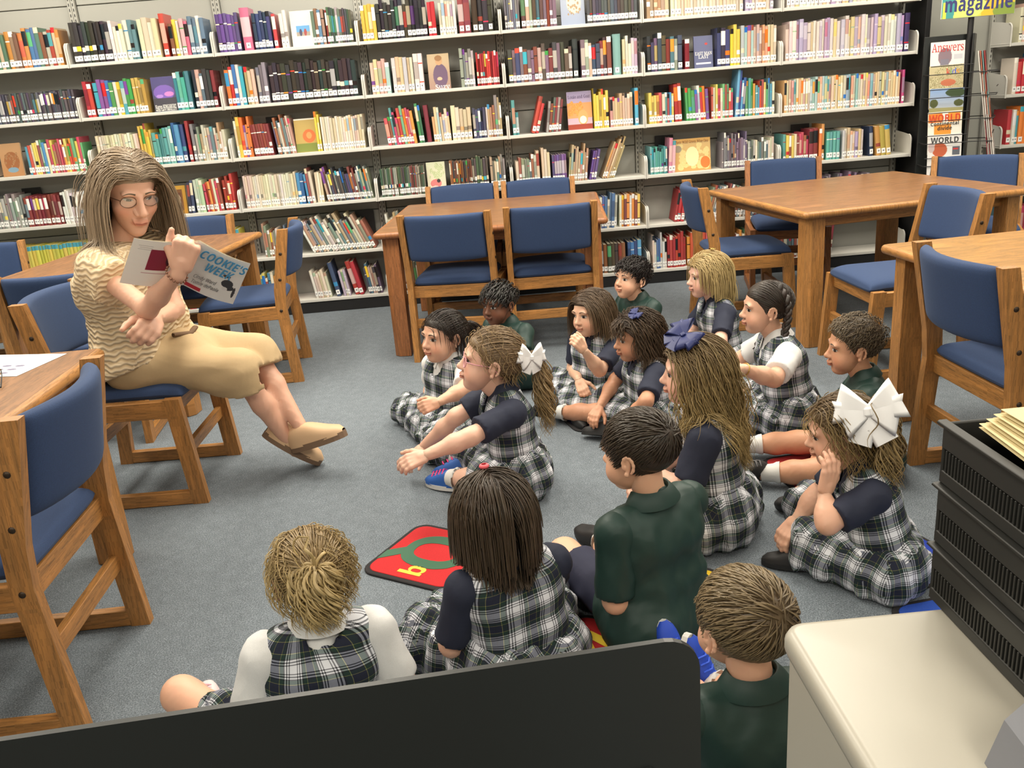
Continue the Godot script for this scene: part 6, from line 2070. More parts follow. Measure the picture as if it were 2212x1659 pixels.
func add_bow(size: float, at: Vector3, look: Vector3, up: Vector3, m: Material) -> Callable:
	return func(t: Node, hx: Transform3D, _J, adult: bool):
		var d := at.normalized()
		var p := d * (head_r(d, adult) + 0.020 + size * 0.08)
		part("hair_bow", bow(size).mesh(), m, t, hx * Transform3D(basis_from(look, up), p))

func build_people():
	make_people_materials()
	var dk := Color(.022, .014, .010)
	var br := Color(.060, .036, .022)
	var lb := Color(.20, .13, .07)
	var gb := Color(.40, .28, .13)
	var bl := Color(.52, .38, .18)
	kid("K1", {"hs": 1.06, "cover": true, "label": "girl with dark tied hair and white shirt, hands clasped, leftmost in front row", "skin": s8(226, 178, 150), "outfit": "jumper", "shirt": M.white_shirt, "pitch": 6.0,
		"hair": {"col": dk, "cap": .0030, "layers": [{"kind": "pulled", "n": 420, "tie": Vector3(0.1, .35, -1), "vol": .008}, {"kind": "tail", "n": 60, "from": Vector3(0.1, .35, -1), "len": .13, "wave": .006, "freq": 60.0, "w": .005}, {"kind": "down", "n": 60, "len": .12, "raise": -4.0, "back": 0.2, "vol": .006, "w": .003}]},
		"hand_l": {"pose": "clasp", "dir": Vector3(-.8, -.1, .3), "back": Vector3(.2, .5, .8)}, "hand_r": {"pose": "clasp", "dir": Vector3(-.4, -.1, .8), "back": Vector3(-.8, .4, -.2)},
		"shoe": {"upper": mat(s8(60, 54, 120), .6), "sole": M.rubber_white, "lace": mat(s8(110, 60, 150), .7)}})
	kid("K2", {"hs": 1.16, "look": Vector2(.0036, -.0004), "label": "girl in pink glasses with curly ponytail and small white bow, hands on her shoes", "skin": s8(238, 192, 168), "outfit": "jumper", "shirt": M.navy_shirt, "pitch": 14.0, "hem": 0.9,
		"hair": {"col": lb, "tip": gb, "cap": .0030, "layers": [{"kind": "pulled", "n": 420, "tie": Vector3(0, .28, -1), "vol": .008, "wave": .002}, {"kind": "tail", "n": 90, "from": Vector3(0, .28, -1), "len": .27, "wave": .013, "freq": 55.0, "pts": 22, "spread": .5, "w": .005}, {"kind": "down", "n": 70, "len": .06, "raise": -3.0, "back": 0.5, "wave": .006, "freq": 120.0, "w": .0025}]},
		"extras": [add_bow(.085, Vector3(.35, .35, -1), Vector3(.9, .2, -.4), Vector3(0.2, 1, 0), M.satin_white), pink_glasses],
		"hand_l": {"pose": "relaxed", "dir": Vector3(-.95, -.2, .2), "back": Vector3(.1, .8, .6)}, "hand_r": {"pose": "relaxed", "dir": Vector3(-.8, -.5, .4), "back": Vector3(-.2, .9, .2)},
		"shoe": {"upper": mat(s8(44, 96, 176), .6), "sole": M.rubber_white, "lace": mat(s8(220, 60, 120), .7)}})
	kid("K3", {"label": "boy with short dark twists and green polo shirt beside the middle table", "skin": s8(118, 76, 54), "outfit": "polo", "shirt": M.green,
		"hair": {"col": Color(.010, .008, .007), "cap": .004, "layers": [{"kind": "short", "n": 170, "len": .05, "side_len": .006, "w": .006, "lift": .3, "wave": .003, "mess": .4}]}, "iris": Color(.02, .012, .01)})
	kid("K4", {"cover": true, "label": "girl with straight brown shoulder hair, one hand raised at her throat", "skin": s8(236, 190, 160), "outfit": "jumper", "shirt": M.navy_shirt, "roll": 4.0,
		"hair": {"col": Color(.080, .048, .028), "tip": Color(.15, .10, .055), "cap": .008, "layers": [{"kind": "down", "n": 620, "len": .24, "part": -.1, "vol": .011, "back": .55, "w": .005}]},
		"hand_l": {"pose": "clasp", "dir": Vector3(-.5, .8, .2), "back": Vector3(.3, .3, .9)}, "hand_r": {"pose": "relaxed", "dir": Vector3(.2, -.6, .7), "back": Vector3(-.3, .5, .7)}})
	kid("K5", {"look": Vector2(.0036, -.0004), "label": "girl with wavy brown hair and small navy bow, one leg stretched out", "skin": s8(206, 152, 120), "outfit": "jumper", "shirt": M.navy_shirt, "hem_l": .72, "hem_r": .9, "pitch": -3.0,
		"hair": {"col": Color(.050, .030, .018), "tip": Color(.11, .07, .04), "cap": .009, "layers": [{"kind": "down", "n": 520, "len": .21, "wave": .008, "freq": 60.0, "vol": .022, "back": .7, "fringe": .06, "w": .005, "pts": 14}]},
		"undershorts": ["l"], "under_len": .88, "under_mat": lacquer(s8(196, 190, 194), .9),
		"extras": [add_bow(.05, Vector3(.45, 1, .1), Vector3(.4, .8, .3), Vector3(0, .3, -1), M.satin_navy)]})
	kid("K6", {"label": "boy with dark curly hair and green polo, farthest back by the table leg", "skin": s8(228, 180, 150), "outfit": "polo", "shirt": M.green, "pitch": 12.0,
		"hair": {"col": Color(.016, .011, .009), "cap": .008, "bump": .006, "layers": [{"kind": "short", "n": 420, "len": .032, "side_len": .014, "w": .0042, "lift": .5, "wave": .004, "freq": 220.0, "mess": .9}]}})
	kid("K7", {"look": Vector2(.0036, -.0004), "cover": true, "label": "girl with chin length blonde hair and a gold clip, navy sleeves", "skin": s8(240, 194, 172), "outfit": "jumper", "shirt": M.navy_shirt, "pitch": 1.0,
		"hair": {"col": bl, "tip": Color(.50, .38, .17), "cap": .008, "layers": [{"kind": "down", "n": 600, "len": .17, "vol": .020, "back": .75, "side": .5, "w": .0048, "var": .14, "blunt": true}, {"kind": "pulled", "n": 160, "tie": Vector3(0, 1, -.25), "zone": Vector3(0, 1, .5), "zone_cos": .75, "vol": .01, "var": .14}]}, "brow": Color(.3, .2, .1),
		"extras": [add_bow(.03, Vector3(0, 1, -.2), Vector3(0, 1, 0), Vector3(0, 0, 1), M.gold)]})
	kid("K8", {"look": Vector2(.0036, -.0004), "label": "girl with two dark braids and white shirt, wearing a thin gold bracelet", "skin": s8(228, 180, 152), "outfit": "jumper", "shirt": M.white_shirt, "pitch": 3.0, "hem_l": .45, "hem_r": .8,
		"hair": {"col": Color(.030, .020, .014), "cap": .0030, "layers": [{"kind": "pulled", "n": 330, "tie": Vector3(1, -.1, -.9), "zone": Vector3(1, .2, -.1), "zone_cos": .05, "vol": .006}, {"kind": "pulled", "n": 330, "tie": Vector3(-1, -.1, -.9), "zone": Vector3(-1, .2, -.1), "zone_cos": .05, "vol": .006}, {"kind": "braid", "path": [Vector3(.030, .085, -.030), Vector3(.060, .04, -.060), Vector3(.066, -.02, -.066), Vector3(.072, -.10, -.055), Vector3(.085, -.175, -.05), Vector3(.09, -.235, -.03)], "rad": .017, "turns": 9.0}, {"kind": "braid", "path": [Vector3(-.030, .085, -.030), Vector3(-.060, .04, -.060), Vector3(-.062, -.02, -.050), Vector3(-.075, -.10, -.03), Vector3(-.095, -.19, .01)], "rad": .017, "turns": 8.0}]},
		"undershorts": ["l"], "under_len": .78, "under_mat": M.navy,
		"hand_l": {"pose": "clasp", "dir": Vector3(-.95, .0, -.2), "back": Vector3(.1, .8, .6)}, "hand_r": {"pose": "clasp", "dir": Vector3(-.6, -.3, .6), "back": Vector3(-.6, .6, .3)},
		"extras": [bracelet_of("l", M.gold, .0022)],
		"shoe": {"upper": mat(s8(186, 160, 206), .5), "sole": M.rubber_white, "lace": mat(s8(130, 50, 160), .6)}})
	kid("K9", {"look": Vector2(.0036, -.0004), "label": "boy with light curly cropped hair and dark green polo, legs stretched out", "skin": s8(214, 160, 126), "outfit": "polo", "shirt": M.green, "sock_len": .36,
		"hair": {"col": Color(.075, .052, .032), "tip": Color(.16, .115, .065), "cap": .0025, "layers": [{"kind": "short", "n": 420, "raise": 16.0, "len": .036, "side_len": .010, "w": .0034, "lift": .30, "wave": .004, "freq": 170.0, "mess": .6, "base": .007}]},
		"shoe": {"upper": M.shoe_black, "sole": M.rubber_black, "lace": mat(s8(90, 88, 90), .5)}})
	kid("K10", {"look": Vector2(.0036, -.0004), "label": "girl with long wavy hair, thin braid and big navy bow", "skin": s8(238, 190, 166), "outfit": "jumper", "shirt": M.navy_shirt, "pitch": 2.0,
		"hair": {"col": Color(.15, .095, .048), "tip": Color(.48, .35, .15), "cap": .008, "layers": [{"kind": "down", "n": 560, "len": .34, "wave": .013, "freq": 45.0, "wstart": .3, "vol": .020, "back": .9, "side": .5, "pts": 18, "w": .005}, {"kind": "pulled", "n": 170, "tie": Vector3(.15, 1, -.1), "zone": Vector3(.3, .9, .45), "zone_cos": .7, "vol": .008}, {"kind": "braid", "path": [Vector3(.045, .085, .012), Vector3(.071, .04, .012), Vector3(.078, -.04, .008), Vector3(.08, -.12, .006)], "rad": .008, "turns": 12.0, "col": Color(.36, .26, .11)}]},
		"extras": [add_bow(.10, Vector3(.25, 1, .25), Vector3(.5, .75, .3), Vector3(-.1, .6, -.8), M.satin_navy)]})
	kid("K11", {"look": Vector2(.0036, -.0004), "label": "girl with big white hair bow leaning her cheek on her hand", "skin": s8(234, 184, 156), "outfit": "jumper", "shirt": M.navy_shirt, "pitch": -8.0, "sleeve": .80, "hand": 1.08,
		"hair": {"col": Color(.14, .09, .045), "tip": Color(.36, .25, .10), "cap": .0030, "layers": [{"kind": "pulled", "n": 380, "tie": Vector3(.45, .55, -1), "vol": .008}, {"kind": "tail", "n": 80, "from": Vector3(.5, .45, -1), "len": .22, "wave": .012, "freq": 60.0, "pts": 20, "spread": .7, "w": .0045}, {"kind": "tail", "n": 40, "from": Vector3(-.4, .5, -1), "len": .22, "wave": .012, "freq": 60.0, "pts": 20, "spread": .6, "w": .0045}, {"kind": "down", "n": 120, "len": .17, "raise": -4.0, "back": .5, "wave": .010, "freq": 70.0, "w": .0035, "fringe": .055}]},
		"hand_l": {"pose": "cheek", "dir": Vector3(.25, .95, -.1), "back": Vector3(.35, -.05, .9)}, "hand_r": {"pose": "relaxed"},
		"extras": [add_bow(.155, Vector3(.62, .62, -.55), Vector3(.75, .3, .25), Vector3(-.3, .9, 0), M.satin_white)]})
	kid("K12", {"label": "boy with short brown hair and green polo sitting in the middle, navy shorts", "sleeve": .90, "skin": s8(232, 182, 150), "outfit": "polo", "shirt": M.green, "pitch": -3.0,
		"hair": {"col": Color(.035, .024, .016), "tip": Color(.05, .035, .022), "cap": .0045, "layers": [{"kind": "short", "n": 760, "len": .040, "side_len": .024, "w": .0036, "lift": .10, "lay": Vector3(0, -.1, .5)}]}})
	kid("K13", {"cover": true, "label": "girl with brown bobbed hair and pink hair tie, back to the camera", "sleeve": .90, "skin": s8(232, 186, 160), "outfit": "jumper", "shirt": M.navy_shirt, "pitch": -4.0,
		"hair": {"col": Color(.048, .031, .019), "tip": Color(.075, .05, .03), "cap": .008, "layers": [{"kind": "down", "n": 760, "len": .16, "vol": .022, "back": .4, "side": .8, "w": .005, "blunt": true, "var": .28}, {"kind": "pulled", "n": 200, "tie": Vector3(0, 1, .12), "zone": Vector3(0, .9, .45), "zone_cos": .72, "vol": .009}]},
		"extras": [hair_tie(Vector3(0, 1, .12), mat(s8(236, 100, 110), .6))],
		"shoe": {"upper": mat(s8(130, 136, 160), .7), "sole": M.rubber_white, "lace": mat(s8(190, 190, 200), .7)}})
	kid("K14", {"label": "girl with blonde curls pinned up and white sleeves, back to the camera", "skin": s8(238, 186, 156), "outfit": "jumper", "shirt": M.white_shirt, "hem_l": .62, "sleeve": .85,
		"hair": {"col": Color(.27, .185, .085), "tip": Color(.54, .40, .18), "cap": .0030, "layers": [{"kind": "pulled", "n": 420, "tie": Vector3(.05, .62, -1), "vol": .010, "wave": .002}, {"kind": "tail", "n": 110, "from": Vector3(.05, .62, -1), "len": .12, "wave": .012, "freq": 80.0, "pts": 18, "spread": 1.3, "w": .0055, "col": Color(.36, .26, .12)}, {"kind": "down", "n": 140, "len": .085, "raise": -3.0, "back": .6, "wave": .009, "freq": 90.0, "w": .003}]},
		"shoe": {"upper": mat(s8(226, 206, 208), .6), "sole": M.rubber_white, "lace": mat(s8(230, 170, 180), .6)}})
	kid("K15", {"label": "boy with light brown short hair nearest the white desk, back to the camera", "skin": s8(236, 184, 154), "outfit": "polo", "shirt": M.green,
		"hair": {"col": Color(.125, .085, .046), "tip": Color(.26, .19, .10), "cap": .0045, "layers": [{"kind": "short", "n": 820, "len": .046, "side_len": .024, "w": .0034, "lift": .14, "lay": Vector3(.3, -.1, .4), "mess": .22}]},
		"shoe": {"upper": mat(s8(30, 72, 190), .6), "sole": M.rubber_white, "lace": mat(s8(40, 84, 210), .6)}})
	build_reader()

func hair_tie(at: Vector3, m: Material) -> Callable:
	return func(t: Node, hx: Transform3D, _J, adult: bool):
		var d := at.normalized()
		var mb := MB.new()
		mb.lathe(PackedVector2Array([Vector2(.006, -.005), Vector2(.0105, -.004), Vector2(.012, 0), Vector2(.0105, .004), Vector2(.006, .005)]), 14)
		part("hair_tie", mb.mesh(), m, t, hx * Transform3D(basis_from(Vector3(0, 0, 1), d), d * (head_r(d, adult) + 0.026)))

func bracelet_of(side: String, m: Material, rr: float) -> Callable:
	return func(t: Node, _hx, J, _adult):
		var w: Vector3 = J["wr_" + side]
		var d: Vector3 = (w - J["el_" + side]).normalized()
		var b := basis_from(d, Vector3.UP)
		var mb := MB.new()
		var pts := PackedVector3Array(); var ra := PackedFloat32Array()
		for k in 25:
			pts.append(w - d * 0.012 + b * Vector3(cos(TAU * k / 24.0) * .0235, sin(TAU * k / 24.0) * .0235, 0)); ra.append(rr)
		mb.tube(pts, ra, ra, 6)
		part("bracelet", mb.mesh(), m, t)

func pink_glasses(t: Node, hx: Transform3D, _J, adult: bool):
	spectacle_frame(t, hx, adult, mat(s8(214, 150, 160), .35), .0016, .0175, .015)

func spectacle_frame(t: Node, hx: Transform3D, adult: bool, m: Material, rr: float, rx: float, ry: float):
	var mb := MB.new()
	var zc := surf_z(0.03, 0.0, adult) + 0.010
	for s in [-1.0, 1.0]:
		var pts := PackedVector3Array(); var ra := PackedFloat32Array()
		for k in 25:
			var a := TAU * k / 24.0
			pts.append(Vector3(s * 0.0305 + rx * cos(a), -0.003 + ry * sin(a), zc - 0.004 * absf(cos(a)) * (1.0 if cos(a) * s > 0 else 0.0))); ra.append(rr)
		mb.tube(pts, ra, ra, 6)
		mb.tube([Vector3(s * (0.0305 + rx), 0.002, zc - 0.004), Vector3(s * 0.066, 0.003, zc - 0.03), Vector3(s * 0.073, 0.004, 0.0), Vector3(s * 0.070, -0.012, -0.02)], [rr, rr, rr, rr], [rr, rr, rr, rr], 6)
	mb.tube([Vector3(-0.0305 + rx, 0.002, zc), Vector3(0, 0.005, zc + 0.003), Vector3(0.0305 - rx, 0.002, zc)], [rr, rr, rr], [rr, rr, rr], 6)
	var g := part("glasses", mb.mesh(), m, t, hx)
	for s in [-1.0, 1.0]:
		var ln := MB.new()
		var pl := PackedVector2Array()
		for k in 20: pl.append(Vector2(rx * cos(TAU * k / 20.0), ry * sin(TAU * k / 20.0)))
		ln.prism(pl, 0.001, T(Vector3(s * 0.0305, -0.003, zc - 0.001)))
		part("lens", ln.mesh(), M.lens, g)

# ---------------------------------------------------------------- the woman reading
func build_reader():
	var kn := func(x, y):
		var a: float = sin(y * TAU / 16.0 + 1.5 * sin(x * TAU / 64.0) + 0.8 * sin(x * TAU / 32.0 + floorf(y / 32.0) * PI))
		return clampf(0.5 + 0.5 * a, 0, 1)
	var kt := tex_mix(128, 128, s8(208, 182, 144), s8(236, 216, 184), kn)
	var hm := Image.create(128, 128, false, Image.FORMAT_RGB8)
	for y in 128:
		for x in 128:
			var v: float = kn.call(x, y)
			hm.set_pixel(x, y, Color(v, v, v))
	hm.bump_map_to_normal_map(4.0)
	M.knit = mat(Color.WHITE, 0.95, kt, {"uv1_scale": Vector3(1, 1, 1), "normal_enabled": true, "normal_texture": ImageTexture.create_from_image(hm), "normal_scale": 0.9})
	M.khaki = lacquer(s8(206, 178, 136), 0.85)
	var p: Dictionary = POSE.T
	var J := p.duplicate()
	J.erase("s")
	var fl := mat(s8(206, 172, 136), 0.55)
	var t := person({"label": "woman with long greying hair and glasses reading a picture book aloud", "adult": true, "J": J, "s": 1.6, "hs": 1.24, "fwd": Vector3(.97, 0, .24), "hb": face_basis(Vector3(.64, 0, .77), -19.0, -3.0), "skin": s8(228, 180, 154), "outfit": "custom", "arm": .74, "leg": .64, "hand": 1.55, "cell": 0.011, "open": 0.55, "look": Vector2(.002, -.002), "brow": Color(.12, .08, .05),
		"hair": {"col": Color(.31, .23, .155), "tip": Color(.35, .265, .18), "cap": .008, "layers": [{"kind": "down", "n": 1000, "len": .36, "vol": .013, "back": .75, "side": 1.0, "w": .0032, "pts": 15, "var": .2, "raise": 2.0}]},
		"hand_r": {"pose": "fist", "dir": Vector3(.42, .88, -.05), "back": Vector3(.2, .05, 1.0)}, "hand_l": {"pose": "clasp", "dir": Vector3(.05, -.15, 1.0), "back": Vector3(.8, .6, .2)},
		"shoe": {"upper": fl, "sole": mat(s8(120, 96, 76), .7)}, "foot": .98})
	var base: Vector3 = t.position
	for k in J: J[k] -= base
	var up: Vector3 = (J.neck - J.hip).normalized()
	var rt: Vector3 = (J.sh_r - J.sh_l).normalized()
	var fw := up.cross(rt)
	if fw.x < 0: fw = -fw
	cloth_noise.seed = 77
	cloth_noise.frequency = 6.0
	# knitted vest with cap sleeves
	var vp := [[J.hp_l - fw * .01, J.hp_r - fw * .01, .150, .150], [J.hip.lerp(J.neck, .35) - rt * .05, J.hip.lerp(J.neck, .35) + rt * .05, .142, .142], [J.hip.lerp(J.neck, .70) - rt * .085, J.hip.lerp(J.neck, .70) + rt * .085, .125, .125], [J.sh_l.lerp(J.sh_r, .05), J.sh_l.lerp(J.sh_r, .95), .080, .080], [J.neck - up * .05, J.neck - up * .01, .085, .062]]
	var cuts := [[J.hip + fw * .02 - up * .02, (Vector3(0, -1, 0) + fw * 0.35).normalized(), 0.0]]
	for q in ["l", "r"]:
		var e: Vector3 = J["sh_" + q].lerp(J["el_" + q], .36)
		var d: Vector3 = (e - J["sh_" + q]).normalized()
		vp.append([J["sh_" + q], e + d * .02, .078, .082])
		cuts.append([e, d, 0.13])
	var vm := blob(vp, 0.011, 0.045, cuts, 0.016, cloth_noise, Vector3(1, 1.4, 1))
	part("knit_vest", cloth_uv(vm, J.hip, Basis(rt, up, rt.cross(up)), 0.15, 1).mesh(), M.knit, t)
	# cropped trousers
	var tp := [[J.hp_l, J.hp_r, .130, .130], [J.hip + fw * .12, J.hip + fw * .16, .11, .10]]
	var c2 := []
	for q in ["l", "r"]:
		var hem: Vector3 = J["kn_" + q].lerp(J["an_" + q], .17)
		var d: Vector3 = (J["an_" + q] - J["kn_" + q]).normalized()
		tp.append([J["hp_" + q], J["kn_" + q], .105, .076])
		tp.append([J["hp_" + q].lerp(J["kn_" + q], .75) - Vector3(0, .02, 0), hem - fw * .05 - Vector3(0, .01, 0), .075, .070])
		tp.append([J["kn_" + q], hem + d * .03, .076, .082])
		c2.append([hem, (d - fw * .25).normalized(), 0.17])
	c2.append([Vector3(0, .452, 0), Vector3(0, -1, 0) , 0.24])
	var tm := blob(tp, 0.011, 0.035, [c2[0], c2[1]], 0.008, cloth_noise, Vector3(0.6, 1.5, 1))
	part("cropped_trousers", tm.mesh(), M.khaki, t)
	# undershirt tail and cardigan tie at the waist
	var mb := MB.new()
	var wst: Vector3 = J.hip + fw * .17 + Vector3(0, .10, 0)
	mb.tube([wst + rt * .06, wst + fw * .03 - Vector3(0, .01, 0), wst - rt * .05 + fw * .02], [.012, .014, .012], [.008, .01, .008], 8)
	part("waist_tie", mb.mesh(), mat(s8(110, 84, 60), .8), t)
	var hx := Transform3D(face_basis(Vector3(.64, 0, .77), -19.0, -3.0).scaled_local(Vector3(1.24, 1.24, 1.24)), J.head)
	spectacle_frame(t, hx, true, mat(s8(110, 84, 66), .35, null, {"metallic": .6}), .0011, .0215, .0155)
	# bracelet of beads
	var w: Vector3 = J.wr_r
	var d: Vector3 = (w - J.el_r).normalized()
	var bb := basis_from(d, Vector3.UP)
	mb = MB.new()
	for k in 18:
		var a := TAU * k / 18.0
		var c := w - d * .02 + bb * Vector3(cos(a) * .033, sin(a) * .033, 0)
		mb.lathe(PackedVector2Array([Vector2(.0004, -.0045), Vector2(.0035, -.003), Vector2(.0048, 0), Vector2(.0035, .003), Vector2(.0004, .0045)]), 8, T(c))
	part("bracelet", mb.mesh(), mat(s8(150, 110, 90), .3, null, {"metallic": .5}), t)
	# earring
	mb = MB.new()
	var ep := hx * Vector3(-.071, -.045, -.004)
	mb.tube([ep, ep - Vector3(0, .02, 0), ep - Vector3(0, .035, -.004)], [.0015, .003, .0035], [.0015, .002, .002], 6)
	part("earring", mb.mesh(), M.steel, t)
	build_story_book()

func cover_panel(t: Node, called: String, o: Vector3, x1: Vector3, y1: Vector3, tex: Texture2D) -> Node:
	# o bottom corner at the spine, x1 towards the outer edge, y1 upwards; outside faces the camera side
	var m := MB.new()
	var rows := []
	var nrm := x1.cross(y1).normalized()
	if nrm.z < 0: nrm = -nrm
	for a in 9:
		var row := []
		for b in 13:
			var u := b / 12.0
			row.append(o + x1 * u + y1 * (a / 8.0) + nrm * (0.012 * sin(PI * u) ))
		rows.append(row)
	m.grid(rows)
	for k in m.t.size(): m.t[k].y = 1.0 - m.t[k].y
	if m.n[60].dot(nrm) < 0:
		for k in m.n.size(): m.n[k] = -m.n[k]
	var pn := part(called, m.mesh(), mat(Color.WHITE, 0.35, tex), t)
	m = MB.new()
	for a in 9:
		for b in 13: rows[a][b] -= nrm * (0.0015 + 0.006 * (1.0 - b / 12.0))
	m.grid(rows)
	smooth_normals(m)
	part("pages", m.mesh(), M.pages, t)
	return pn

func build_story_book():
	var St := Vector3(-1.136, .998, 3.23)
	var t := thing("picture_book", "open white picture book with blue title held up by the woman", "book", St)
	var L := [Vector3(-1.413, .89, 3.22) - St, Vector3(-1.332, 1.019, 3.30) - St]
	var R := [Vector3(-1.122, .754, 3.05) - St, Vector3(-1.035, .914, 3.12) - St]
	var Sb := Vector3(-1.237, .854, 3.16) - St
	var W := s8(238, 238, 234)
	# back cover: plain with a dark red mug
	var bk := paint(128, 128, [["grad", W, s8(232, 230, 226)], ["rect", .36, .18, .34, .46, s8(136, 34, 60)], ["ell", .34, .38, .08, .16, s8(60, 24, 44)], ["ell", .34, .38, .045, .10, W], ["rect", .3, .70, .45, .02, s8(190, 150, 160)], ["rect", .68, .12, .22, .012, s8(170, 170, 172)], ["rect", .68, .16, .2, .012, s8(170, 170, 172)], ["rect", .68, .20, .22, .012, s8(170, 170, 172)]])
	cover_panel(t, "back_cover", Sb, L[0] - Sb, Vector3.ZERO - Sb, bk)
	var fr := paint(128, 128, [["grad", W, s8(234, 233, 230)], ["rect", .0, .90, .30, .08, s8(196, 40, 56)], ["ell", .72, .58, .12, .09, s8(44, 40, 42)], ["ell", .78, .66, .10, .06, s8(44, 40, 42)], ["ell", .70, .70, .06, .04, s8(226, 224, 222)], ["ell", .90, .74, .03, .12, s8(44, 40, 42)], ["ell", .66, .42, .08, .03, s8(110, 80, 60)]])
	cover_panel(t, "front_cover", Sb, R[0] - Sb, Vector3.ZERO - Sb, fr)
	# lettering laid on the front cover
	var x1: Vector3 = (R[0] - Sb)
	var y1: Vector3 = -Sb
	var nrm := x1.cross(y1).normalized()
	if nrm.z < 0: nrm = -nrm
	var bx := x1.normalized()
	var by := nrm.cross(bx).normalized()
	var bs := Basis(bx, by, nrm)
	var blue := s8(70, 150, 200)
	var put := func(txt, u, v, h, col, bold, mw):
		letters(txt, h, col, t, Transform3D(bs, Sb + x1 * u + y1 * v + nrm * (0.0145 * sin(PI * u) + 0.0012)), false, bold, "lettering", mw)
	put.call("COOKIE'S", .50, .84, .032, blue, true, .165)
	put.call("WEEK", .48, .62, .032, blue, true, .10)
	put.call("Cindy Ward", .30, .34, .014, s8(130, 130, 132), false, .08)
	put.call("Tomie dePaola", .34, .22, .014, s8(130, 130, 132), false, .10)

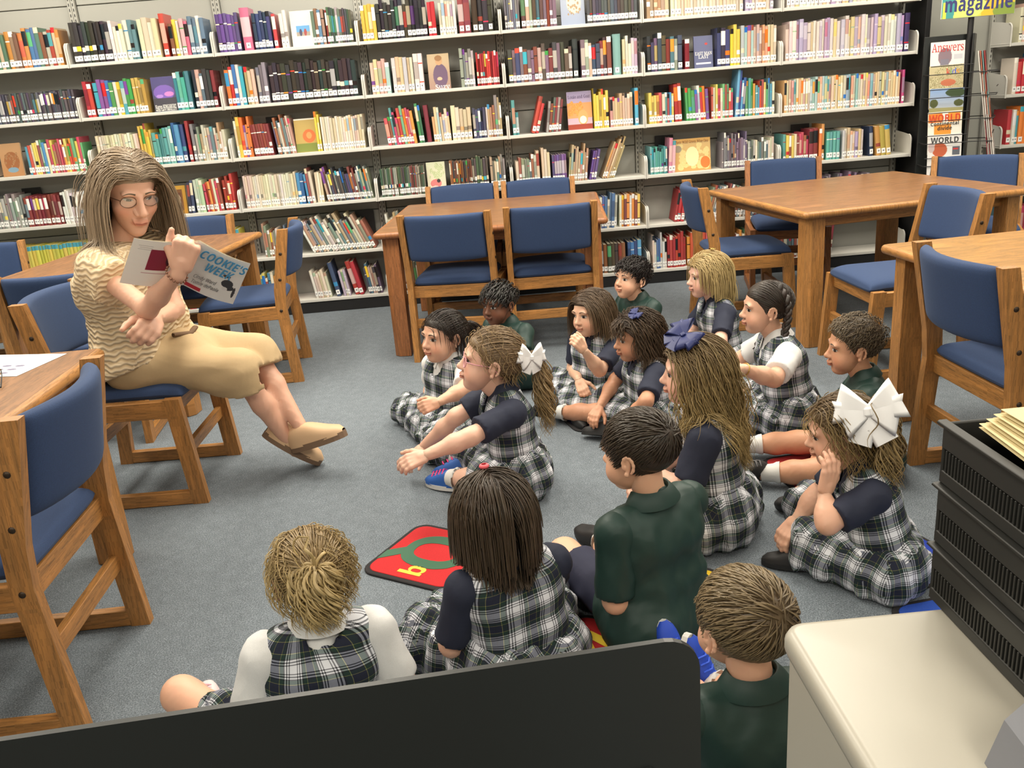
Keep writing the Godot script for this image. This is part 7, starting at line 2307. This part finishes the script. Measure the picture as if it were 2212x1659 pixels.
# ---------------------------------------------------------------- desk things close to the camera
func build_foreground():
	# screen seen from behind
	var t := thing("computer_screen", "black flat computer screen across the bottom of the picture", "monitor", Vector3(-0.46, 0.74, 5.575), deg_to_rad(4.6))
	var m := MB.new()
	var pl := rrect(0.60, 0.31, 0.022, 6)
	m.prism(pl, 0.004, T(Vector3(0, 0.155, 0)))
	part("housing", m.mesh(), M.black, t)
	m = MB.new()
	m.box(Vector3(0.02, 0.20, 0.003), Vector3(0.50, 0.012, 0.006), 0.005, Basis(Vector3(0, 0, 1), deg_to_rad(3)))
	part("ridge", m.mesh(), M.black, t)
	m = MB.new()
	m.box(Vector3(0, -0.002, 0.06), Vector3(0.2, 0.012, 0.16), 0.004)
	part("stand", m.mesh(), M.black, t)
	t = thing("side_desk", "dark desk under the black screen", "desk", Vector3(-0.85, 0, 5.85))
	m = MB.new()
	m.box(Vector3(0, 0.72, 0), Vector3(1.3, 0.025, 0.7), 0.006)
	part("desktop", m.mesh(), M.dark, t)
	for sx in [-1, 1]:
		m = MB.new()
		m.box(Vector3(sx * 0.62, 0.354, 0), Vector3(0.03, 0.708, 0.62), 0.004)
		part("side_panel", m.mesh(), M.dark, t)
	# white desk
	t = thing("white_desk", "white laminate desk at the lower right with a rounded edge", "desk", Vector3(0.058, 0, 5.08))
	m = MB.new()
	var rings := [[0.012, 0.684], [0.003, 0.688], [0.0, 0.696], [0.0, 0.708], [0.004, 0.716], [0.014, 0.72]]
	ring_loft(m, 1.3, 1.1, 0.03, rings, 5)
	for k in m.v.size(): m.v[k] += Vector3(0.65, 0, 0.55)
	smooth_normals(m); orient_out(m, Vector3(0.65, 0.7, 0.55))
	part("worktop", m.mesh(), M.laminate, t)
	m = MB.new()
	m.box(Vector3(0.018, 0.342, 0.55), Vector3(0.02, 0.684, 1.06), 0.003)
	part("side_panel", m.mesh(), M.laminate, t)
	m = MB.new()
	m.box(Vector3(0.66, 0.342, 0.018), Vector3(1.26, 0.684, 0.02), 0.003)
	part("back_panel", m.mesh(), M.laminate, t)
	m = MB.new()
	m.box(Vector3(1.28, 0.342, 0.55), Vector3(0.02, 0.684, 1.06), 0.003)
	part("side_panel", m.mesh(), M.laminate, t)
	# stack of black slotted trays
	for k in 3:
		var tr := thing("letter_tray", ["black slotted letter tray, bottom of the stack", "black slotted letter tray, middle of the stack", "black slotted letter tray, top of the stack under the folders"][k], "tray", Vector3(0.258, 0.7205 + k * 0.081, 5.062), deg_to_rad(0.5), "black letter trays")
		m = MB.new()
		var w := 0.36
		var d := 0.265
		m.box(Vector3(w * 0.5, 0.004, d * 0.5), Vector3(w, 0.006, d), 0.002)
		m.box(Vector3(w * 0.5, 0.04, 0.003), Vector3(w, 0.078, 0.006), 0.003)
		m.box(Vector3(w * 0.5, 0.04, d - 0.003), Vector3(w, 0.078, 0.006), 0.003)
		m.box(Vector3(w - 0.003, 0.04, d * 0.5), Vector3(0.006, 0.078, d), 0.003)
		# slotted side: rails above and below a row of bars
		m.box(Vector3(0.003, 0.010, d * 0.5), Vector3(0.007, 0.018, d), 0.003)
		m.box(Vector3(0.003, 0.062, d * 0.5), Vector3(0.007, 0.034, d), 0.003)
		m.box(Vector3(-0.001, 0.079, d * 0.5), Vector3(0.014, 0.006, d + 0.004), 0.0025)
		part("body", m.mesh(), M.tray, tr)
		for q in 37:
			m = MB.new()
			m.box(Vector3(0.003, 0.032, 0.012 + q * 0.0067), Vector3(0.006, 0.028, 0.0034), 0.001)
			part("bar", m.mesh(), M.tray, tr)
	for k in 4:
		var f := thing("manila_folder", ["lowest cream folder on the letter trays", "second cream folder on the letter trays", "third cream folder on the letter trays", "topmost cream folder on the letter trays"][k], "folder", Vector3(0.272 + k * 0.004, 0.9645 + k * 0.0075, 5.085 + 0.006 * k), deg_to_rad(-4 + 1.5 * k), "cream folders")
		for q in 2:
			m = MB.new()
			m.box(Vector3(0.16, q * 0.005 + 0.0006, 0.13), Vector3(0.30, 0.0009, 0.24), 0.0003, Basis(Vector3(0, 0, 1), 0.004 * q))
			part("cover", m.mesh(), M.manila, f)
		m = MB.new()
		m.box(Vector3(0.165, 0.0028, 0.13), Vector3(0.28, 0.003, 0.22), 0.0005)
		part("papers", m.mesh(), M.white, f)
	# grey device in the corner
	t = thing("desk_device", "grey plastic device with dark top in the lower right corner", "device", Vector3(0.166, 0.7205, 5.41), deg_to_rad(-4))
	m = MB.new()
	m.prism(PackedVector2Array([Vector2(0, 0), Vector2(0.14, 0), Vector2(0.14, 0.075), Vector2(0.036, 0.075), Vector2(0.014, 0.05)]), 0.14)
	part("body", m.mesh(), mat(s8(128, 130, 138), .5), t)
	m = MB.new()
	m.box(Vector3(0.09, 0.081, 0), Vector3(0.115, 0.013, 0.145), 0.005)
	part("top_pad", m.mesh(), mat(s8(44, 46, 66), .6), t)
